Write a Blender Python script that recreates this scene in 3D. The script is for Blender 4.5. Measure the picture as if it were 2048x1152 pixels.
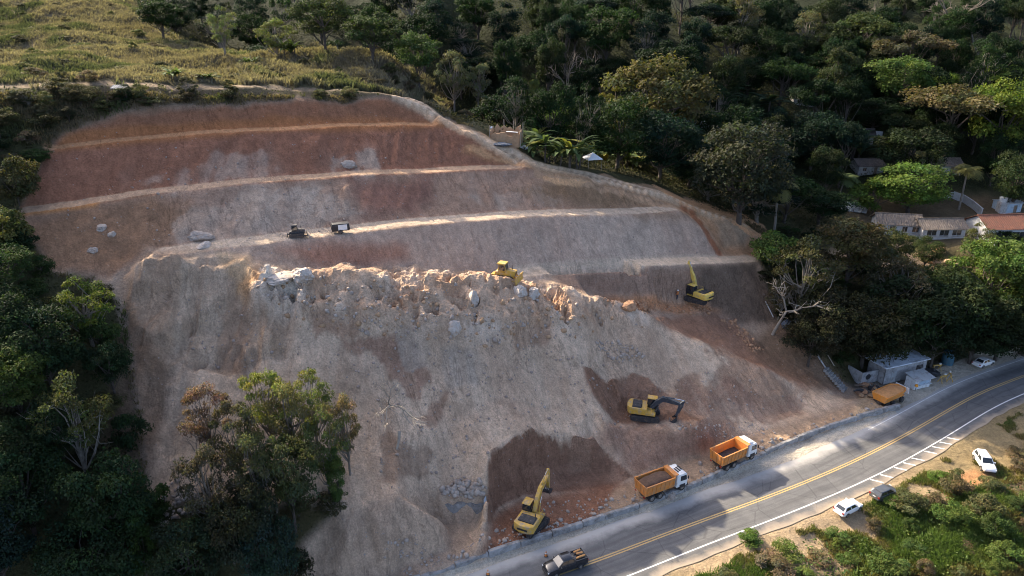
import bpy, bmesh, math, random, time
import numpy as np
from mathutils import Vector, Matrix, Euler, noise as mnoise
from mathutils.geometry import delaunay_2d_cdt
T0 = time.time()
for o in list(bpy.data.objects): bpy.data.objects.remove(o)
SC = bpy.context.scene
COL = SC.collection
# ------------------------------------------------------------------ camera, sky, sun, exposure
PIT = math.radians(22.0); FPX = 1370.0; CZ = 60.0
cam = bpy.data.cameras.new('camera'); camo = bpy.data.objects.new('camera', cam); COL.objects.link(camo)
camo.location = (0, 0, CZ); camo.rotation_euler = (math.pi/2 - PIT, 0, 0)
cam.sensor_width = 36.0; cam.lens = FPX/2048*36; cam.clip_start = 1.0; cam.clip_end = 3000
SC.camera = camo
SUN_EL = math.radians(33.0)
SUN_AZ = Vector((-0.71, 0.704))                       # horizontal direction towards the sun
W = bpy.data.worlds.new('World'); SC.world = W; W.use_nodes = True
wn = W.node_tree.nodes; wl = W.node_tree.links
sky = wn.new('ShaderNodeTexSky'); sky.sky_type = 'NISHITA'; sky.sun_disc = False
sky.sun_elevation = SUN_EL; sky.sun_rotation = math.atan2(SUN_AZ.x, SUN_AZ.y)
sky.air_density = 0.5; sky.dust_density = 3.0; sky.ozone_density = 0.3
wn['Background'].inputs[1].default_value = 0.15
wl.new(sky.outputs[0], wn['Background'].inputs[0])
sd = bpy.data.lights.new('sun', 'SUN'); sd.energy = 3.4; sd.angle = math.radians(0.6); sd.color = (1.0, 0.86, 0.66)
so = bpy.data.objects.new('sun', sd); COL.objects.link(so)
sv = Vector((SUN_AZ.x*math.cos(SUN_EL), SUN_AZ.y*math.cos(SUN_EL), math.sin(SUN_EL)))
so.rotation_euler = sv.to_track_quat('Z', 'Y').to_euler(); so.location = sv*300
SC.view_settings.view_transform = 'Standard'; SC.view_settings.look = 'None'
SC.view_settings.exposure = 1.75; SC.view_settings.gamma = 1.0; SC.view_settings.use_curve_mapping = False
SC.render.engine = 'CYCLES'
SC.cycles.max_bounces = 5; SC.cycles.diffuse_bounces = 2; SC.cycles.glossy_bounces = 2
SC.cycles.transmission_bounces = 3; SC.cycles.transparent_max_bounces = 8
SC.cycles.use_denoising = True; SC.cycles.filter_width = 1.0
rng = np.random.default_rng(7); random.seed(7)

# ------------------------------------------------------------------ surveying helpers: where a sight line from the lookout meets the ground
def ray(u, v):
    x = (u-1024)/FPX; y = (v-576)/FPX
    return x, math.cos(PIT)-y*math.sin(PIT), -math.sin(PIT)-y*math.cos(PIT)
def atz(u, v, z=0.0):
    d = ray(u, v); t = (z-CZ)/d[2]; return (d[0]*t, d[1]*t, z)
def aty(u, v, Y):
    d = ray(u, v); t = Y/d[1]; return (d[0]*t, Y, CZ+d[2]*t)
SA = math.radians(27); S_DIR = np.array([math.cos(SA), math.sin(SA)]); N_DIR = np.array([-math.sin(SA), math.cos(SA)])
def qs(x, y): return -x*math.sin(SA)+y*math.cos(SA), x*math.cos(SA)+y*math.sin(SA)
PA, PB, PQ, PS, PZ = 0.66, -0.08, 90.0, 55.0, 20.0
def zpl(x, y):
    q, s = qs(x, y); return PZ+PA*(q-PQ)+PB*(s-PS)
def hp(u, v, dz=0.0):
    d = ray(u, v)
    z0 = zpl(0, 0)+dz; g = zpl(d[0], d[1])-zpl(0, 0)
    t = (z0-CZ)/(d[2]-g); return (d[0]*t, d[1]*t, CZ+d[2]*t)
def hpx(p): return hp(p[0], p[1], p[2] if len(p) > 2 else 0.0)

# ------------------------------------------------------------------ terrain: break lines -> triangulation -> height grid
CP = []
def line(pts, step=1.6):
    out = []
    for a, b in zip(pts[:-1], pts[1:]):
        a = np.array(a, float); b = np.array(b, float)
        n = max(1, int(np.linalg.norm((b-a)[:2])/step))
        for i in range(n): out.append(tuple(a+(b-a)*i/n))
    out.append(tuple(pts[-1])); CP.extend(out); return out
def off(pts, dn, dz):
    return [(p[0]+N_DIR[0]*dn, p[1]+N_DIR[1]*dn, p[2]+dz) for p in pts]
WALL_PX = [(830,1166),(870,1152),(1010,1105),(1180,1050),(1330,1000),(1480,935),(1600,880),(1700,845),(1797,818)]
WALL = [atz(u, v) for u, v in WALL_PX]
WALL = [(-40., 44.0, 0), (-22, 53.6, 0)]+WALL[1:]
YEL = [(-60.,28.,0),(-24.,46.3,0),(-8.,54.2,0)]+[atz(u, v) for u, v in [(1100,1152),(1180,1128),(1360,1057),(1534,995),(1707,924),(1846,851),(1950,790),(2048,752)]]+[(106.,114.,0),(126.,122.,0),(160.,132.,0)]
def spline(pts, step=1.0):
    P = [np.array(p[:2], float) for p in pts]; out = []
    for i in range(len(P)-1):
        p0 = P[max(i-1,0)]; p1 = P[i]; p2 = P[i+1]; p3 = P[min(i+2,len(P)-1)]
        n = max(2, int(np.linalg.norm(p2-p1)/step))
        for k in range(n):
            t = k/n
            out.append(0.5*((2*p1)+(p2-p0)*t+(2*p0-5*p1+4*p2-p3)*t*t+(3*p1-p0-3*p2+p3)*t**3))
    out.append(P[-1]); return np.array(out)
def smooth_poly(a, n=25):
    for _ in range(n):
        b = a.copy(); b[1:-1] = (a[:-2]+2*a[1:-1]+a[2:])/4; a = b
    return a
YC = smooth_poly(spline(YEL, 1.0), 60)
tan = np.gradient(YC, axis=0); tan /= np.linalg.norm(tan, axis=1)[:, None]
YN = np.stack([tan[:, 1], -tan[:, 0]], 1)              # to the right of travel (towards the viewer)
def offset_line(d): return YC+YN*d
# road bed and verges
for d, z in ((-4.2, 0), (0, 0), (4.0, 0), (5.4, -.05)):
    L = offset_line(d); CP.extend((x, y, z) for x, y in L[::3])
for d, z in ((8, -.25), (14, -.7), (22, -1.8), (32, -3.6), (45, -5)):
    L = offset_line(d)[::6]; CP.extend((x, y, z+0.0*x) for x, y in L if y > 30)
# left verge behind the low wall
W2 = smooth_poly(spline(WALL, 1.0), 20)
wt = np.gradient(W2, axis=0); wt /= np.linalg.norm(wt, axis=1)[:, None]; WN = np.stack([-wt[:, 1], wt[:, 0]], 1)
for d, z in ((-0.5, 0.0), (0.35, .75), (2.2, .8)):
    CP.extend((x, y, z) for x, y in (W2+WN*d)[:-4:2])
# apron before the shed
for u, v in [(1840,812),(1760,800),(1730,785),(1700,778),(1720,760),(1800,770),(1880,745),(1960,735),(2040,705),(1900,720),(1980,712),(1780,735),(1860,725),(2090,690),(2200,660)]:
    CP.append(atz(u, v, 0.0))
# toe of the slide
line([atz(u, v, .9) for u, v in [(560,1170),(700,1160),(820,1135),(900,1108),(960,1085)]])
line([atz(u, v, 1.0) for u, v in [(980,1050),(1000,1012),(1050,988),(1110,975),(1170,972),(1225,972),(1260,962)]])
line([atz(u, v, .95) for u, v in [(1260,962),(1330,930),(1400,905),(1500,868),(1600,842),(1690,812),(1716,796)]])
# lower alcove rim
line([hp(u, v, 1.2) for u, v in [(966,1075),(972,1010),(974,950),(984,915),(1012,897),(1035,882),(1062,866),(1085,874),(1112,868),(1150,872),(1185,884)]], 1.0)
line([hp(u, v, -.1) for u, v in [(1185,884),(1215,905),(1240,925),(1268,955)]], 1.0)
AC = np.array(atz(1110, 985, 1.0))
RIMA = [hp(u+6*mnoise.noise((u*.05, v*.05, 1)), v+9*mnoise.noise((u*.06, v*.06, 5)), 1.2) for u, v in [(968,1060),(972,1010),(974,950),(984,915),(1012,897),(1035,882),(1062,866),(1085,874),(1112,868),(1150,872),(1185,884),(1215,905),(1240,925)]]
for drop, inn in ((3.2, .4), (5.0, .9)):
    L = []
    for p in RIMA:
        d = AC[:2]-np.array(p[:2]); d /= np.linalg.norm(d); q = np.array(p[:2])+d*inn; L.append((q[0], q[1], max(1.3, p[2]-drop)))
    line(L, .8)
# hollow before the culvert
CT = [atz(878, 1004, 3.1), atz(925, 1001, 3.3), atz(970, 994, 3.4)]; line(CT, .6)
line([(x+.05, y-.55, .5) for x, y, z in CT], .6); line([atz(u, v, .45) for u, v in [(885,1052),(905,1062),(932,1068),(958,1060)]], .8)
# upper alcove: lip on the left, pad inside
line([hp(u, v, 1.9) for u, v in [(1163,737),(1170,765),(1183,795),(1205,830),(1215,850)]], .8)
line([hp(u, v, -1.9) for u, v in [(1186,752),(1196,785),(1214,815),(1228,828)]], .8)
line([hp(u, v, -.9) for u, v in [(1200,742),(1250,745),(1300,752),(1340,775)]], 1.2)
PADB = [(1228,836),(1260,822),(1310,820),(1370,832),(1400,845)]
line([atz(u, v, 5.0) for u, v in PADB]); line([atz(u, v, 4.9) for u, v in [(1225,852),(1280,858),(1340,862),(1400,858)]])
line([hp(u, v, .4) for u, v in [(1420,838),(1500,836),(1600,822)]])
# face of the slide (gentle undulation)
FACE = [(1080,695,2.6),(1180,700,2.0),(1280,700,1.2),(1400,760,.6),(1500,790,.3),(1080,740,.3),(1000,725,2.0),(900,725,2.2),(800,715,2.0),(1000,800,0),(1100,820,.1),(900,850,-.1),(800,790,.2),(700,710,1.7),
 (620,690,1.6),(560,655,2.6),(560,720,1.2),(480,640,1.2),(480,720,.2),(400,640,1.2),(400,760,-.8),(340,600,.6),(330,700,-.8),(310,800,-1.6),(350,860,-2.0),(340,960,-1.6),(420,880,-1.2),(300,640,0),(260,700,-1.0),
 (560,820,0),(560,900,.2),(700,850,-.1),(800,900,0),(880,960,.2),(760,960,.3),(660,960,.5),(460,980,-.4),(560,1010,.2),(640,800,0),(720,1010,.9),(800,1000,1.1),(860,1040,.9),(700,1080,.8),(780,1090,.9),
 (300,1040,-1),(400,1080,-.6),(540,1090,.2),(220,800,-.5),(180,900,0),(100,1000,.4),(200,1080,0),(100,700,1.5),(50,560,2.5),(150,600,1),(0,800,2.5),(-120,700,3.5),(-200,900,4),(-100,1050,2)]
CP.extend(hpx(p) for p in FACE)
# crest of the slide and the floor behind it
CREST_PX = [(300,506,4.6),(380,513,4.6),(440,519,4.6),(490,512,4.4),(512,545,4.6),(560,546,4.9),(604,540,5.1),(625,556,5.0),(700,556,5.2),(800,556,5.4),(900,563,5.4),(1000,566,5.3),(1070,572,4.8),(1100,582,4.0)]
CREST = line([hpx(p) for p in CREST_PX], 1.2)
line([hpx(p) for p in [(1100,582,4.0),(1150,594,3.4),(1200,604,2.8),(1250,618,2.1),(1330,656,.5),(1400,690,.4),(1460,714,.4),(1560,752,.5),(1660,786,.6),(1700,800,.4)]], 1.2)
line([hpx(p) for p in [(530,598,4.0),(600,612,4.4),(680,628,4.7),(760,636,4.9),(880,648,4.9),(1000,650,4.8),(1080,645,4.4),(1160,645,3.6)]], 1.2)
FLOOR = off([hpx(p) for p in [(530,541,4.0),(604,536,4.1),(700,552,4.1),(800,552,4.3),(900,558,4.3),(1000,561,4.2),(1060,566,3.4)]], 1.4, -.6); line(FLOOR)
FOOT = [hpx(p) for p in [(532,520,1.4),(620,536,1.0),(700,540,.8),(800,543,.8),(900,546,.5),(1000,547,.2),(1060,545,0)]]; line(FOOT)
# top of bench 4 (right) and the pit below it
B4o = line([hpx(p) for p in [(1060,553,1.6),(1104,548,1.8),(1200,539,2.0),(1290,533,2.0),(1380,529,2.0),(1450,527,1.8),(1508,524,1.4)]], 1.0); CP.extend(off(B4o, -.4, -.6))
line(off(B4o, 3.6, .25))
PIT_F = [hpx(p) for p in [(1112,578,-2.6),(1180,584,-3.0),(1260,594,-3.6),(1320,602,-3.9),(1390,606,-3.9)]]; line(PIT_F, 1.0)
line([hpx(p) for p in [(1390,606,-3.9),(1450,634,-3.6),(1500,660,-3.0),(1560,700,-1.6),(1640,750,-.4),(1690,780,0)]], 1.0)
line([hpx(p) for p in [(1180,598,-1.6),(1240,612,-2.2),(1290,622,-2.8),(1350,625,-3.2),(1420,622,-3.3)]], 1.0)
line([hpx(p) for p in [(1330,650,-1.4),(1420,680,-1.2),(1500,715,-.9),(1600,760,-.3)]])
# benches 3,2,1
def bench(px, w, dz0):
    raw = []; P0 = [hp(u, v, dz0) for u, v in px]
    for a, b in zip(P0[:-1], P0[1:]):
        a = np.array(a); b = np.array(b); n = max(1, int(np.linalg.norm(b-a)/1.1))
        for i in range(n): raw.append(a+(b-a)*i/n)
    raw.append(np.array(P0[-1])); L = []
    for i, p in enumerate(raw):
        k = .45*mnoise.noise((i*.13, dz0*9, 0))+.22*mnoise.noise((i*.47, dz0*5, 3)); L.append((p[0]+N_DIR[0]*k, p[1]+N_DIR[1]*k, p[2]+.25*k))
    CP.extend(L); CP.extend(off(L, w, .30)); CP.extend(off(L, -.45, -.55)); return L
B3 = bench([(330,512),(420,500),(500,490),(600,479),(680,469),(850,448),(1000,437),(1150,431),(1362,423)], 3.7, 2.6)
B2 = bench([(34,431),(120,417),(200,406),(300,391),(400,379),(500,369),(600,360),(800,347),(1000,338),(1078,336)], 3.0, 1.6)
B1 = bench([(104,301),(200,288),(300,278),(400,270),(500,264),(600,258),(700,254),(800,251),(895,252)], 2.6, .9)
# gully and shoulder right of the upper faces
line([hpx(p) for p in [(1372,425,.6),(1400,444,.5),(1425,478,.3),(1440,508,-.4)]], 1.0)
line([hpx(p) for p in [(1400,428,.3),(1432,455,-.6),(1450,500,-1.0),(1500,506,-.6)]], 1.0)
CP.extend(hpx(p) for p in [(1470,450,1.3),(1500,470,1.0),(1540,480,.5),(1440,440,.7),(1520,505,-.2)])
# top edge of the cut, upper track
TOP = line([hp(u, v, .5) for u, v in [(60,345),(100,277),(190,241),(330,219),(480,211),(620,204),(760,201),(850,222),(900,243),(950,278),(1010,308),(1080,336),(1200,364),(1300,392),(1370,420)]], 1.3)
TRK = [hp(u, v, dz) for u, v, dz in [(-150,170,.6),(0,174,.6),(150,179,.5),(300,185,.4),(450,184,.3),(600,182,.3),(700,183,.4),(760,189,.7),(850,213,1.2),(930,262,1.6),(1000,297,1.7),(1080,329,1.7),(1200,353,1.6),(1330,389,1.4),(1420,424,1.2),(1490,448,1.2)]]
TRACK = line(TRK, 1.3); line(off(TRACK, 2.4, .15), 1.3)
0 and line([hp(u, v, dz) for u, v, dz in [(-150,160,0),(0,160,0),(200,166,-.1),(400,169,-.1),(600,170,0),(740,176,.3)]])
LEFT = [(60,500,1.5),(40,380,1.2),(0,300,1.5),(-100,250,1.8),(-150,420,2.5),(90,230,1.2),(240,560,.8),(120,520,1.2)]
CP.extend(hpx(p) for p in LEFT)
# grass hill above the track
G1 = [(-250,100,150),(0,100,150),(120,105,150),(250,105,150),(400,112,154),(-250,20,195),(0,40,185),(150,50,182),(280,70,178),(0,-20,215),(-250,-60,235),(180,0,205),(500,124,160),(560,130,150),(660,140,146),(760,150,144)]
CP.extend(aty(*p) for p in G1)
G2 = [aty(*p) for p in [(255,-20,225),(300,40,196),(340,80,180),(420,104,170),(500,121,163),(570,108,158),(620,94,156),(700,98,154),(780,118,152),(850,158,150),(890,196,148),(930,238,146)]]; line(G2)
CP.extend((x+4, y+22, z-12) for x, y, z in G2); CP.extend((x+8, y+38, z-15) for x, y, z in G2[2:])
# behind the right-hand path, the ground falls to the valley
RP = [p for p in TRACK if p[0] > -4]
CP.extend((x+2.5, y+7, z-.6) for x, y, z in RP[::3]); CP.extend((x+7, y+20, z-2.6) for x, y, z in RP[::5])
# bank beside the cut, down to the shed
CP.extend(atz(*p) for p in [(1560,520,15.5),(1600,560,13),(1560,620,9.5),(1620,660,7.5),(1660,720,4),(1700,740,1.6),(1750,700,3),(1850,690,2.5),(1950,675,2.2),(2050,655,2.2),(1700,640,8),(1850,620,8),(2000,600,8),(2150,580,8),(1700,560,12),(1850,545,12.5),(2000,530,13),(2150,520,13)])
CP.extend(atz(*p) for p in [(1720,480,14.8),(1800,485,15),(1900,488,15),(2000,492,15),(2100,495,15),(1750,440,15.6),(1850,440,15.8),(1950,440,16),(2060,440,16),(1650,440,16.5),(1700,400,17.5),(1850,395,18),(1950,392,18),(2100,400,18),(1580,430,18)])
# far hillside
for x in range(-280, 320, 14):
    for y in range(150, 400, 13):
        if x < 20 and y < 205-0.25*x-(60 if x > -25 else 0): continue
        if x >= 20 and y < 172+max(0, 40-x)*.2: continue
        z = 21+max(0, y-165)*.40+6*math.sin(x*.035+1)+4*math.sin(x*.021+y*.03)
        if x < -20: z += 10
        CP.append((x+3*math.sin(y), y+3*math.sin(x), min(z, 105)))
for x, y, z in [(-280,20,30),(-180,20,20),(-120,20,8),(-60,10,-2),(0,15,-3),(60,20,-5),(140,30,-6),(320,30,-6),(320,120,4),(220,110,-3),(-280,120,80),(-280,220,90),(-160,90,48),(-200,140,70)]:
    CP.append((x, y, z))
GX = np.concatenate([np.linspace(-280, -72, 90)[:-1], np.arange(-72, 76, .32), np.linspace(76, 130, 90)[1:], np.linspace(131.5, 320, 70)])
GY = np.concatenate([np.linspace(22, 57, 40)[:-1], np.arange(57, 146, .32), np.linspace(146.5, 200, 90), np.linspace(201, 398, 90)])
def build_height():
    pts = np.array(CP)
    key = np.round(pts[:, :2]/0.35).astype(int); _, idx = np.unique(key, axis=0, return_index=True); pts = pts[np.sort(idx)]
    r = delaunay_2d_cdt([Vector((p[0], p[1])) for p in pts], [], [], 0, 1e-4)
    vo = np.array([(v.x, v.y) for v in r[0]]); orig = [o[0] if o else -1 for o in r[3]]
    zz = np.array([pts[o, 2] if o >= 0 else 0 for o in orig])
    Z = np.full((len(GY), len(GX)), np.nan)
    for t in r[2]:
        a, b, c = vo[t[0]], vo[t[1]], vo[t[2]]
        x0, x1 = min(a[0], b[0], c[0]), max(a[0], b[0], c[0]); y0, y1 = min(a[1], b[1], c[1]), max(a[1], b[1], c[1])
        i0, i1 = np.searchsorted(GX, x0-1e-6), np.searchsorted(GX, x1+1e-6); j0, j1 = np.searchsorted(GY, y0-1e-6), np.searchsorted(GY, y1+1e-6)
        if i1 <= i0 or j1 <= j0: continue
        X, Y = np.meshgrid(GX[i0:i1], GY[j0:j1])
        d = (b[1]-c[1])*(a[0]-c[0])+(c[0]-b[0])*(a[1]-c[1])
        if abs(d) < 1e-9: continue
        l1 = ((b[1]-c[1])*(X-c[0])+(c[0]-b[0])*(Y-c[1]))/d; l2 = ((c[1]-a[1])*(X-c[0])+(a[0]-c[0])*(Y-c[1]))/d; l3 = 1-l1-l2
        m = (l1 >= -1e-6) & (l2 >= -1e-6) & (l3 >= -1e-6)
        zt = l1*zz[t[0]]+l2*zz[t[1]]+l3*zz[t[2]]
        sub = Z[j0:j1, i0:i1]; sub[m] = zt[m]
    m = np.isnan(Z)
    if m.any(): Z[m] = 0
    return Z
Z = build_height()
XX, YY = np.meshgrid(GX, GY)
def sstep(a, b, x):
    t = np.clip((x-a)/(b-a), 0, 1); return t*t*(3-2*t)
def blur(A, n):
    for _ in range(n):
        A = np.pad(A, 1, mode='edge'); A = (A[:-2]+2*A[1:-1]+A[2:])/4; A = (A[:, :-2]+2*A[:, 1:-1]+A[:, 2:])/4
    return A
Z = blur(Z, 1)
# value noise on the grid
_VN = {}
def vnoise(x, y, seed):
    if seed not in _VN: _VN[seed] = np.random.default_rng(seed).random((256, 256))
    P = _VN[seed]
    xi = np.floor(x).astype(int); yi = np.floor(y).astype(int); fx = x-xi; fy = y-yi
    fx = fx*fx*(3-2*fx); fy = fy*fy*(3-2*fy)
    a = P[yi % 256, xi % 256]; b = P[yi % 256, (xi+1) % 256]; c = P[(yi+1) % 256, xi % 256]; d = P[(yi+1) % 256, (xi+1) % 256]
    return (a+(b-a)*fx)*(1-fy)+(c+(d-c)*fx)*fy
def fbm(x, y, sc, seed, octv=4, gain=.5):
    s = 0; a = 1; t = 0
    for i in range(octv):
        s = s+a*(vnoise(x/sc+17*i, y/sc+31*i, seed+i)-.5); t += a; a *= gain; sc /= 2
    return s/t*2
def ridged(x, y, sc, seed, octv=4):
    s = 0; a = 1; t = 0
    for i in range(octv):
        s = s+a*(1-np.abs(2*vnoise(x/sc+13*i, y/sc+7*i, seed+i)-1)); t += a; a *= .5; sc /= 2
    return s/t
def to_px(x, y, z):
    dx, dy, dz = x, y, z-CZ
    dep = dy*math.cos(PIT)-dz*math.sin(PIT); dep = np.maximum(dep, 1)
    return 1024+FPX*dx/dep, 576+FPX*(-dy*math.sin(PIT)-dz*math.cos(PIT))/dep
UU, VV = to_px(XX, YY, Z)
def pmask(poly, soft=12, wob=0, seed=1):
    """soft mask of a surveyed area (signed distance to its outline), evaluated only round the area"""
    px = [p[0] for p in poly]; py = [p[1] for p in poly]; mg = soft+wob+4
    bx = (UU > min(px)-mg) & (UU < max(px)+mg) & (VV > min(py)-mg) & (VV < max(py)+mg)
    U = UU[bx]; V = VV[bx]
    if wob:
        X = XX[bx]; Y = YY[bx]; U = U+wob*fbm(X, Y, 6, seed, 4, .6); V = V+wob*fbm(X, Y, 6, seed+50, 4, .6)
    inside = np.zeros(U.shape, bool); dist = np.full(U.shape, 1e9)
    n = len(poly)
    for i in range(n):
        x1, y1 = poly[i]; x2, y2 = poly[(i+1) % n]
        c = ((y1 > V) != (y2 > V)) & (U < (x2-x1)*(V-y1)/((y2-y1) or 1e-9)+x1); inside ^= c
        ex, ey = x2-x1, y2-y1; t = np.clip(((U-x1)*ex+(V-y1)*ey)/(ex*ex+ey*ey+1e-9), 0, 1)
        dist = np.minimum(dist, (U-x1-t*ex)**2+(V-y1-t*ey)**2)
    dist = np.sqrt(dist); out = np.zeros(UU.shape); out[bx] = sstep(-soft, soft, np.where(inside, dist, -dist)); return out
Q, S = qs(XX, YY)
SK = S-.45*Q*0+(-.45)*(Q-70)*(1-sstep(-26, -2, XX))      # fall line: straighter down on the left flank
# distance to the road centre line / wall
def dist_line(L, X, Y):
    d = np.full(X.shape, 1e9)
    for p in L: d = np.minimum(d, (X-p[0])**2+(Y-p[1])**2)
    return np.sqrt(d)
sub = (slice(None), slice(None))
D_ROAD = dist_line(YC[::3], XX, YY)
D_WALL = dist_line(W2[::3], XX, YY)
CUT_POLY = [(35,435),(105,278),(200,238),(330,217),(620,202),(770,200),(900,243),(1010,308),(1090,340),(1210,366),(1370,420),(1500,455),(1560,480),(1520,525),(1560,640),(1690,765),(1735,790),(1790,818),(1600,880),(1480,935),(1180,1050),(960,1120),(830,1165),(560,1165),(640,1060),(700,1000),(560,1010),(400,1010),(300,1000),(290,880),(270,720),(250,610),(190,560),(110,540)]
M_CUT = pmask(CUT_POLY, 10, 14, 3)
SLIDE_POLY = [(230,560),(300,500),(470,515),(620,545),(1000,560),(1110,582),(1250,615),(1460,712),(1710,800),(1400,905),(1260,960),(960,1100),(560,1165),(680,1020),(300,1000)]
M_SLIDE = pmask(SLIDE_POLY, 10)
RUB_POLY = [(500,540),(620,545),(1000,556),(1110,578),(1330,650),(1300,668),(1180,655),(1060,665),(960,690),(850,680),(700,655),(560,625),(500,610)]
M_RUB = pmask(RUB_POLY, 16, 16, 5)
CLIFF_POLY = [(290,505),(500,515),(600,560),(560,700),(480,760),(400,720),(300,760),(250,620)]
M_CLIFF = pmask(CLIFF_POLY, 20, 10, 6)
ALC_POLY = [(972,1050),(974,950),(984,915),(1062,868),(1185,884),(1268,955),(1225,975),(1050,990),(1000,1012)]
M_ALC = pmask(ALC_POLY, 3, 7, 8)
ALB_POLY = [(1166,738),(1186,748),(1215,768),(1262,752),(1300,762),(1325,795),(1362,822),(1405,846),(1232,844),(1206,826),(1180,786)]
M_ALB = pmask(ALB_POLY, 4, 9, 9)
# relief
flat = np.clip(sstep(5.5, 9, D_ROAD), 0, 1)
NB = np.zeros(Z.shape)
for L_, w_ in ((B3, 3.7), (B2, 3.0), (B1, 2.6), (B4o, 4.2), (TRACK, 2.4)):
    mid_ = off(L_, w_*.5, 0); P_ = np.array([(p[0], p[1]) for p in mid_]); bx_ = (XX > P_[:, 0].min()-6) & (XX < P_[:, 0].max()+6) & (YY > P_[:, 1].min()-6) & (YY < P_[:, 1].max()+6)
    xs_, ys_ = XX[bx_], YY[bx_]; dd_ = np.full(xs_.shape, 1e9)
    for p in P_[::2]: dd_ = np.minimum(dd_, (xs_-p[0])**2+(ys_-p[1])**2)
    NB[bx_] = np.maximum(NB[bx_], 1-sstep(w_*.5+.5, w_*.5+2.0, np.sqrt(dd_)))
Z0_ = Z.copy()
ztmp = Z.copy()
Z = Z+flat*(.55*fbm(XX, YY, 22, 11, 3)*(1-M_CUT)*1.6)
Z = Z+M_SLIDE*(.9*fbm(XX, YY, 10, 21, 4)+.30*fbm(XX, YY, 2.2, 23, 4))*sstep(1.0, 3.0, Z)
# gullies running down the slide: noise stretched down slope
Z = Z+M_SLIDE*(1.5*(ridged(SK+1.5*fbm(XX, YY, 8, 33, 2), Q*.13, 4.5, 31, 4)-.55))*sstep(1.0, 3.0, Z)
Z = Z+M_CUT*(1-M_SLIDE)*(.45*fbm(SK, Q*.22, 2.2, 41, 4)+.55*fbm(XX, YY, 4, 44, 4))
Z = Z+M_RUB*(4.0*(ridged(SK, Q*.5, 7.0, 51, 5)-.50)+4.0*(ridged(XX, YY, 2.6, 55, 4)-.5)+2.2*(ridged(XX+5, YY, 1.1, 53, 2)-.5))
zw = Z/2.3+1.1*fbm(XX, YY, 9, 57, 4); fr = zw-np.floor(zw); Z = Z+np.clip(M_RUB*1.2, 0, 1)*.9*(sstep(.55, .95, fr)-fr)
Z = Z+M_CLIFF*(6.0*(ridged(SK, Q*.2+3, 7.0, 61, 4)-.55)+1.6*fbm(XX, YY, 2.5, 63, 4))
zw = Z/5.0+.8*fbm(XX, YY, 12, 67, 4); fr = zw-np.floor(zw); Z = Z+M_CLIFF*2.2*(sstep(.7, 1.0, fr)-fr)*.6
Z = Z+M_ALC*(4.5*(ridged(S, Q*.5, 3.2, 71, 4)-.5)*sstep(1.2, 3.0, Z))
Z = Z+M_ALB*(3.2*(ridged(S, Q*.5, 2.8, 73, 4)-.5)*sstep(5.2, 6.5, Z))
Z = Z0_+(Z-Z0_)*(1-.92*NB)
up = np.maximum(Z-ztmp, 0); lim = 1.5; Z = np.where(Z > ztmp, ztmp+lim*np.tanh(up/lim), Z)      # keep spires in check
plat = M_CUT*(1-sstep(.9, 2.5, Z))*(D_WALL > .6)
Z = Z+plat*.12*fbm(XX, YY, 2.2, 81, 4)
Z = Z+flat*(1-M_CUT)*.22*fbm(XX, YY, 3.5, 91, 3)
Z = Z+flat*(1-M_CUT)*sstep(103, 112, YY)*(1-sstep(0, 8, XX))*(2.6*fbm(XX, YY, 15, 95, 4))
def ground(x, y):
    i = np.clip(np.searchsorted(GX, x)-1, 0, len(GX)-2); j = np.clip(np.searchsorted(GY, y)-1, 0, len(GY)-2)
    fx = (x-GX[i])/(GX[i+1]-GX[i]); fy = (y-GY[j])/(GY[j+1]-GY[j])
    return (Z[j, i]*(1-fx)+Z[j, i+1]*fx)*(1-fy)+(Z[j+1, i]*(1-fx)+Z[j+1, i+1]*fx)*fy
def hit(u, v, y0=40.0, y1=390.0):
    """first meeting of a sight line with the terrain"""
    d = ray(u, v); Ys = np.arange(y0, y1, .25); t = Ys/d[1]
    xs = d[0]*t; zs = CZ+d[2]*t; g = ground(xs, Ys)
    k = np.argmax(zs <= g)
    if zs[k] > g[k]: k = len(Ys)-1
    return Vector((xs[k], Ys[k], g[k]))
# ------------------------------------------------------------------ materials
def nt(name):
    m = bpy.data.materials.new(name); m.use_nodes = True
    return m, m.node_tree.nodes, m.node_tree.links, m.node_tree.nodes['Principled BSDF']
def setin(b, **k):
    for n, v in k.items():
        n = n.replace('_', ' ')
        if n in b.inputs: b.inputs[n].default_value = v
def noise(N, L, sc, det=4, rough=.6, vec=None, dist=0):
    n = N.new('ShaderNodeTexNoise'); n.inputs['Scale'].default_value = sc; n.inputs['Detail'].default_value = det
    n.inputs['Roughness'].default_value = rough; n.inputs['Distortion'].default_value = dist
    if vec is not None: L.new(vec, n.inputs['Vector'])
    return n
def ramp(N, L, fac, stops):
    r = N.new('ShaderNodeValToRGB'); e = r.color_ramp.elements
    while len(e) < len(stops): e.new(.5)
    for k, (p, c) in enumerate(stops):
        e[k].position = p; e[k].color = tuple(c)+(1,) if len(c) == 3 else c
    L.new(fac, r.inputs[0]); return r
def mixc(N, L, kind, fac, a, b):
    m = N.new('ShaderNodeMix'); m.data_type = 'RGBA'; m.blend_type = kind
    for sock, v in ((m.inputs['Factor'], fac), (m.inputs[6], a), (m.inputs[7], b)):
        if hasattr(v, 'is_linked') or hasattr(v, 'links'): L.new(v, sock)
        elif isinstance(v, (int, float)): sock.default_value = v
        else: sock.default_value = tuple(v)+(1,)
    return m.outputs[2]
def bump(N, L, b, h, strength=.5, dist=.1, prev=None):
    n = N.new('ShaderNodeBump'); n.inputs['Strength'].default_value = strength; n.inputs['Distance'].default_value = dist
    L.new(h, n.inputs['Height'])
    if prev is not None: L.new(prev, n.inputs['Normal'])
    L.new(n.outputs[0], b.inputs['Normal']); return n.outputs[0]
MATS = {}
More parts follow.
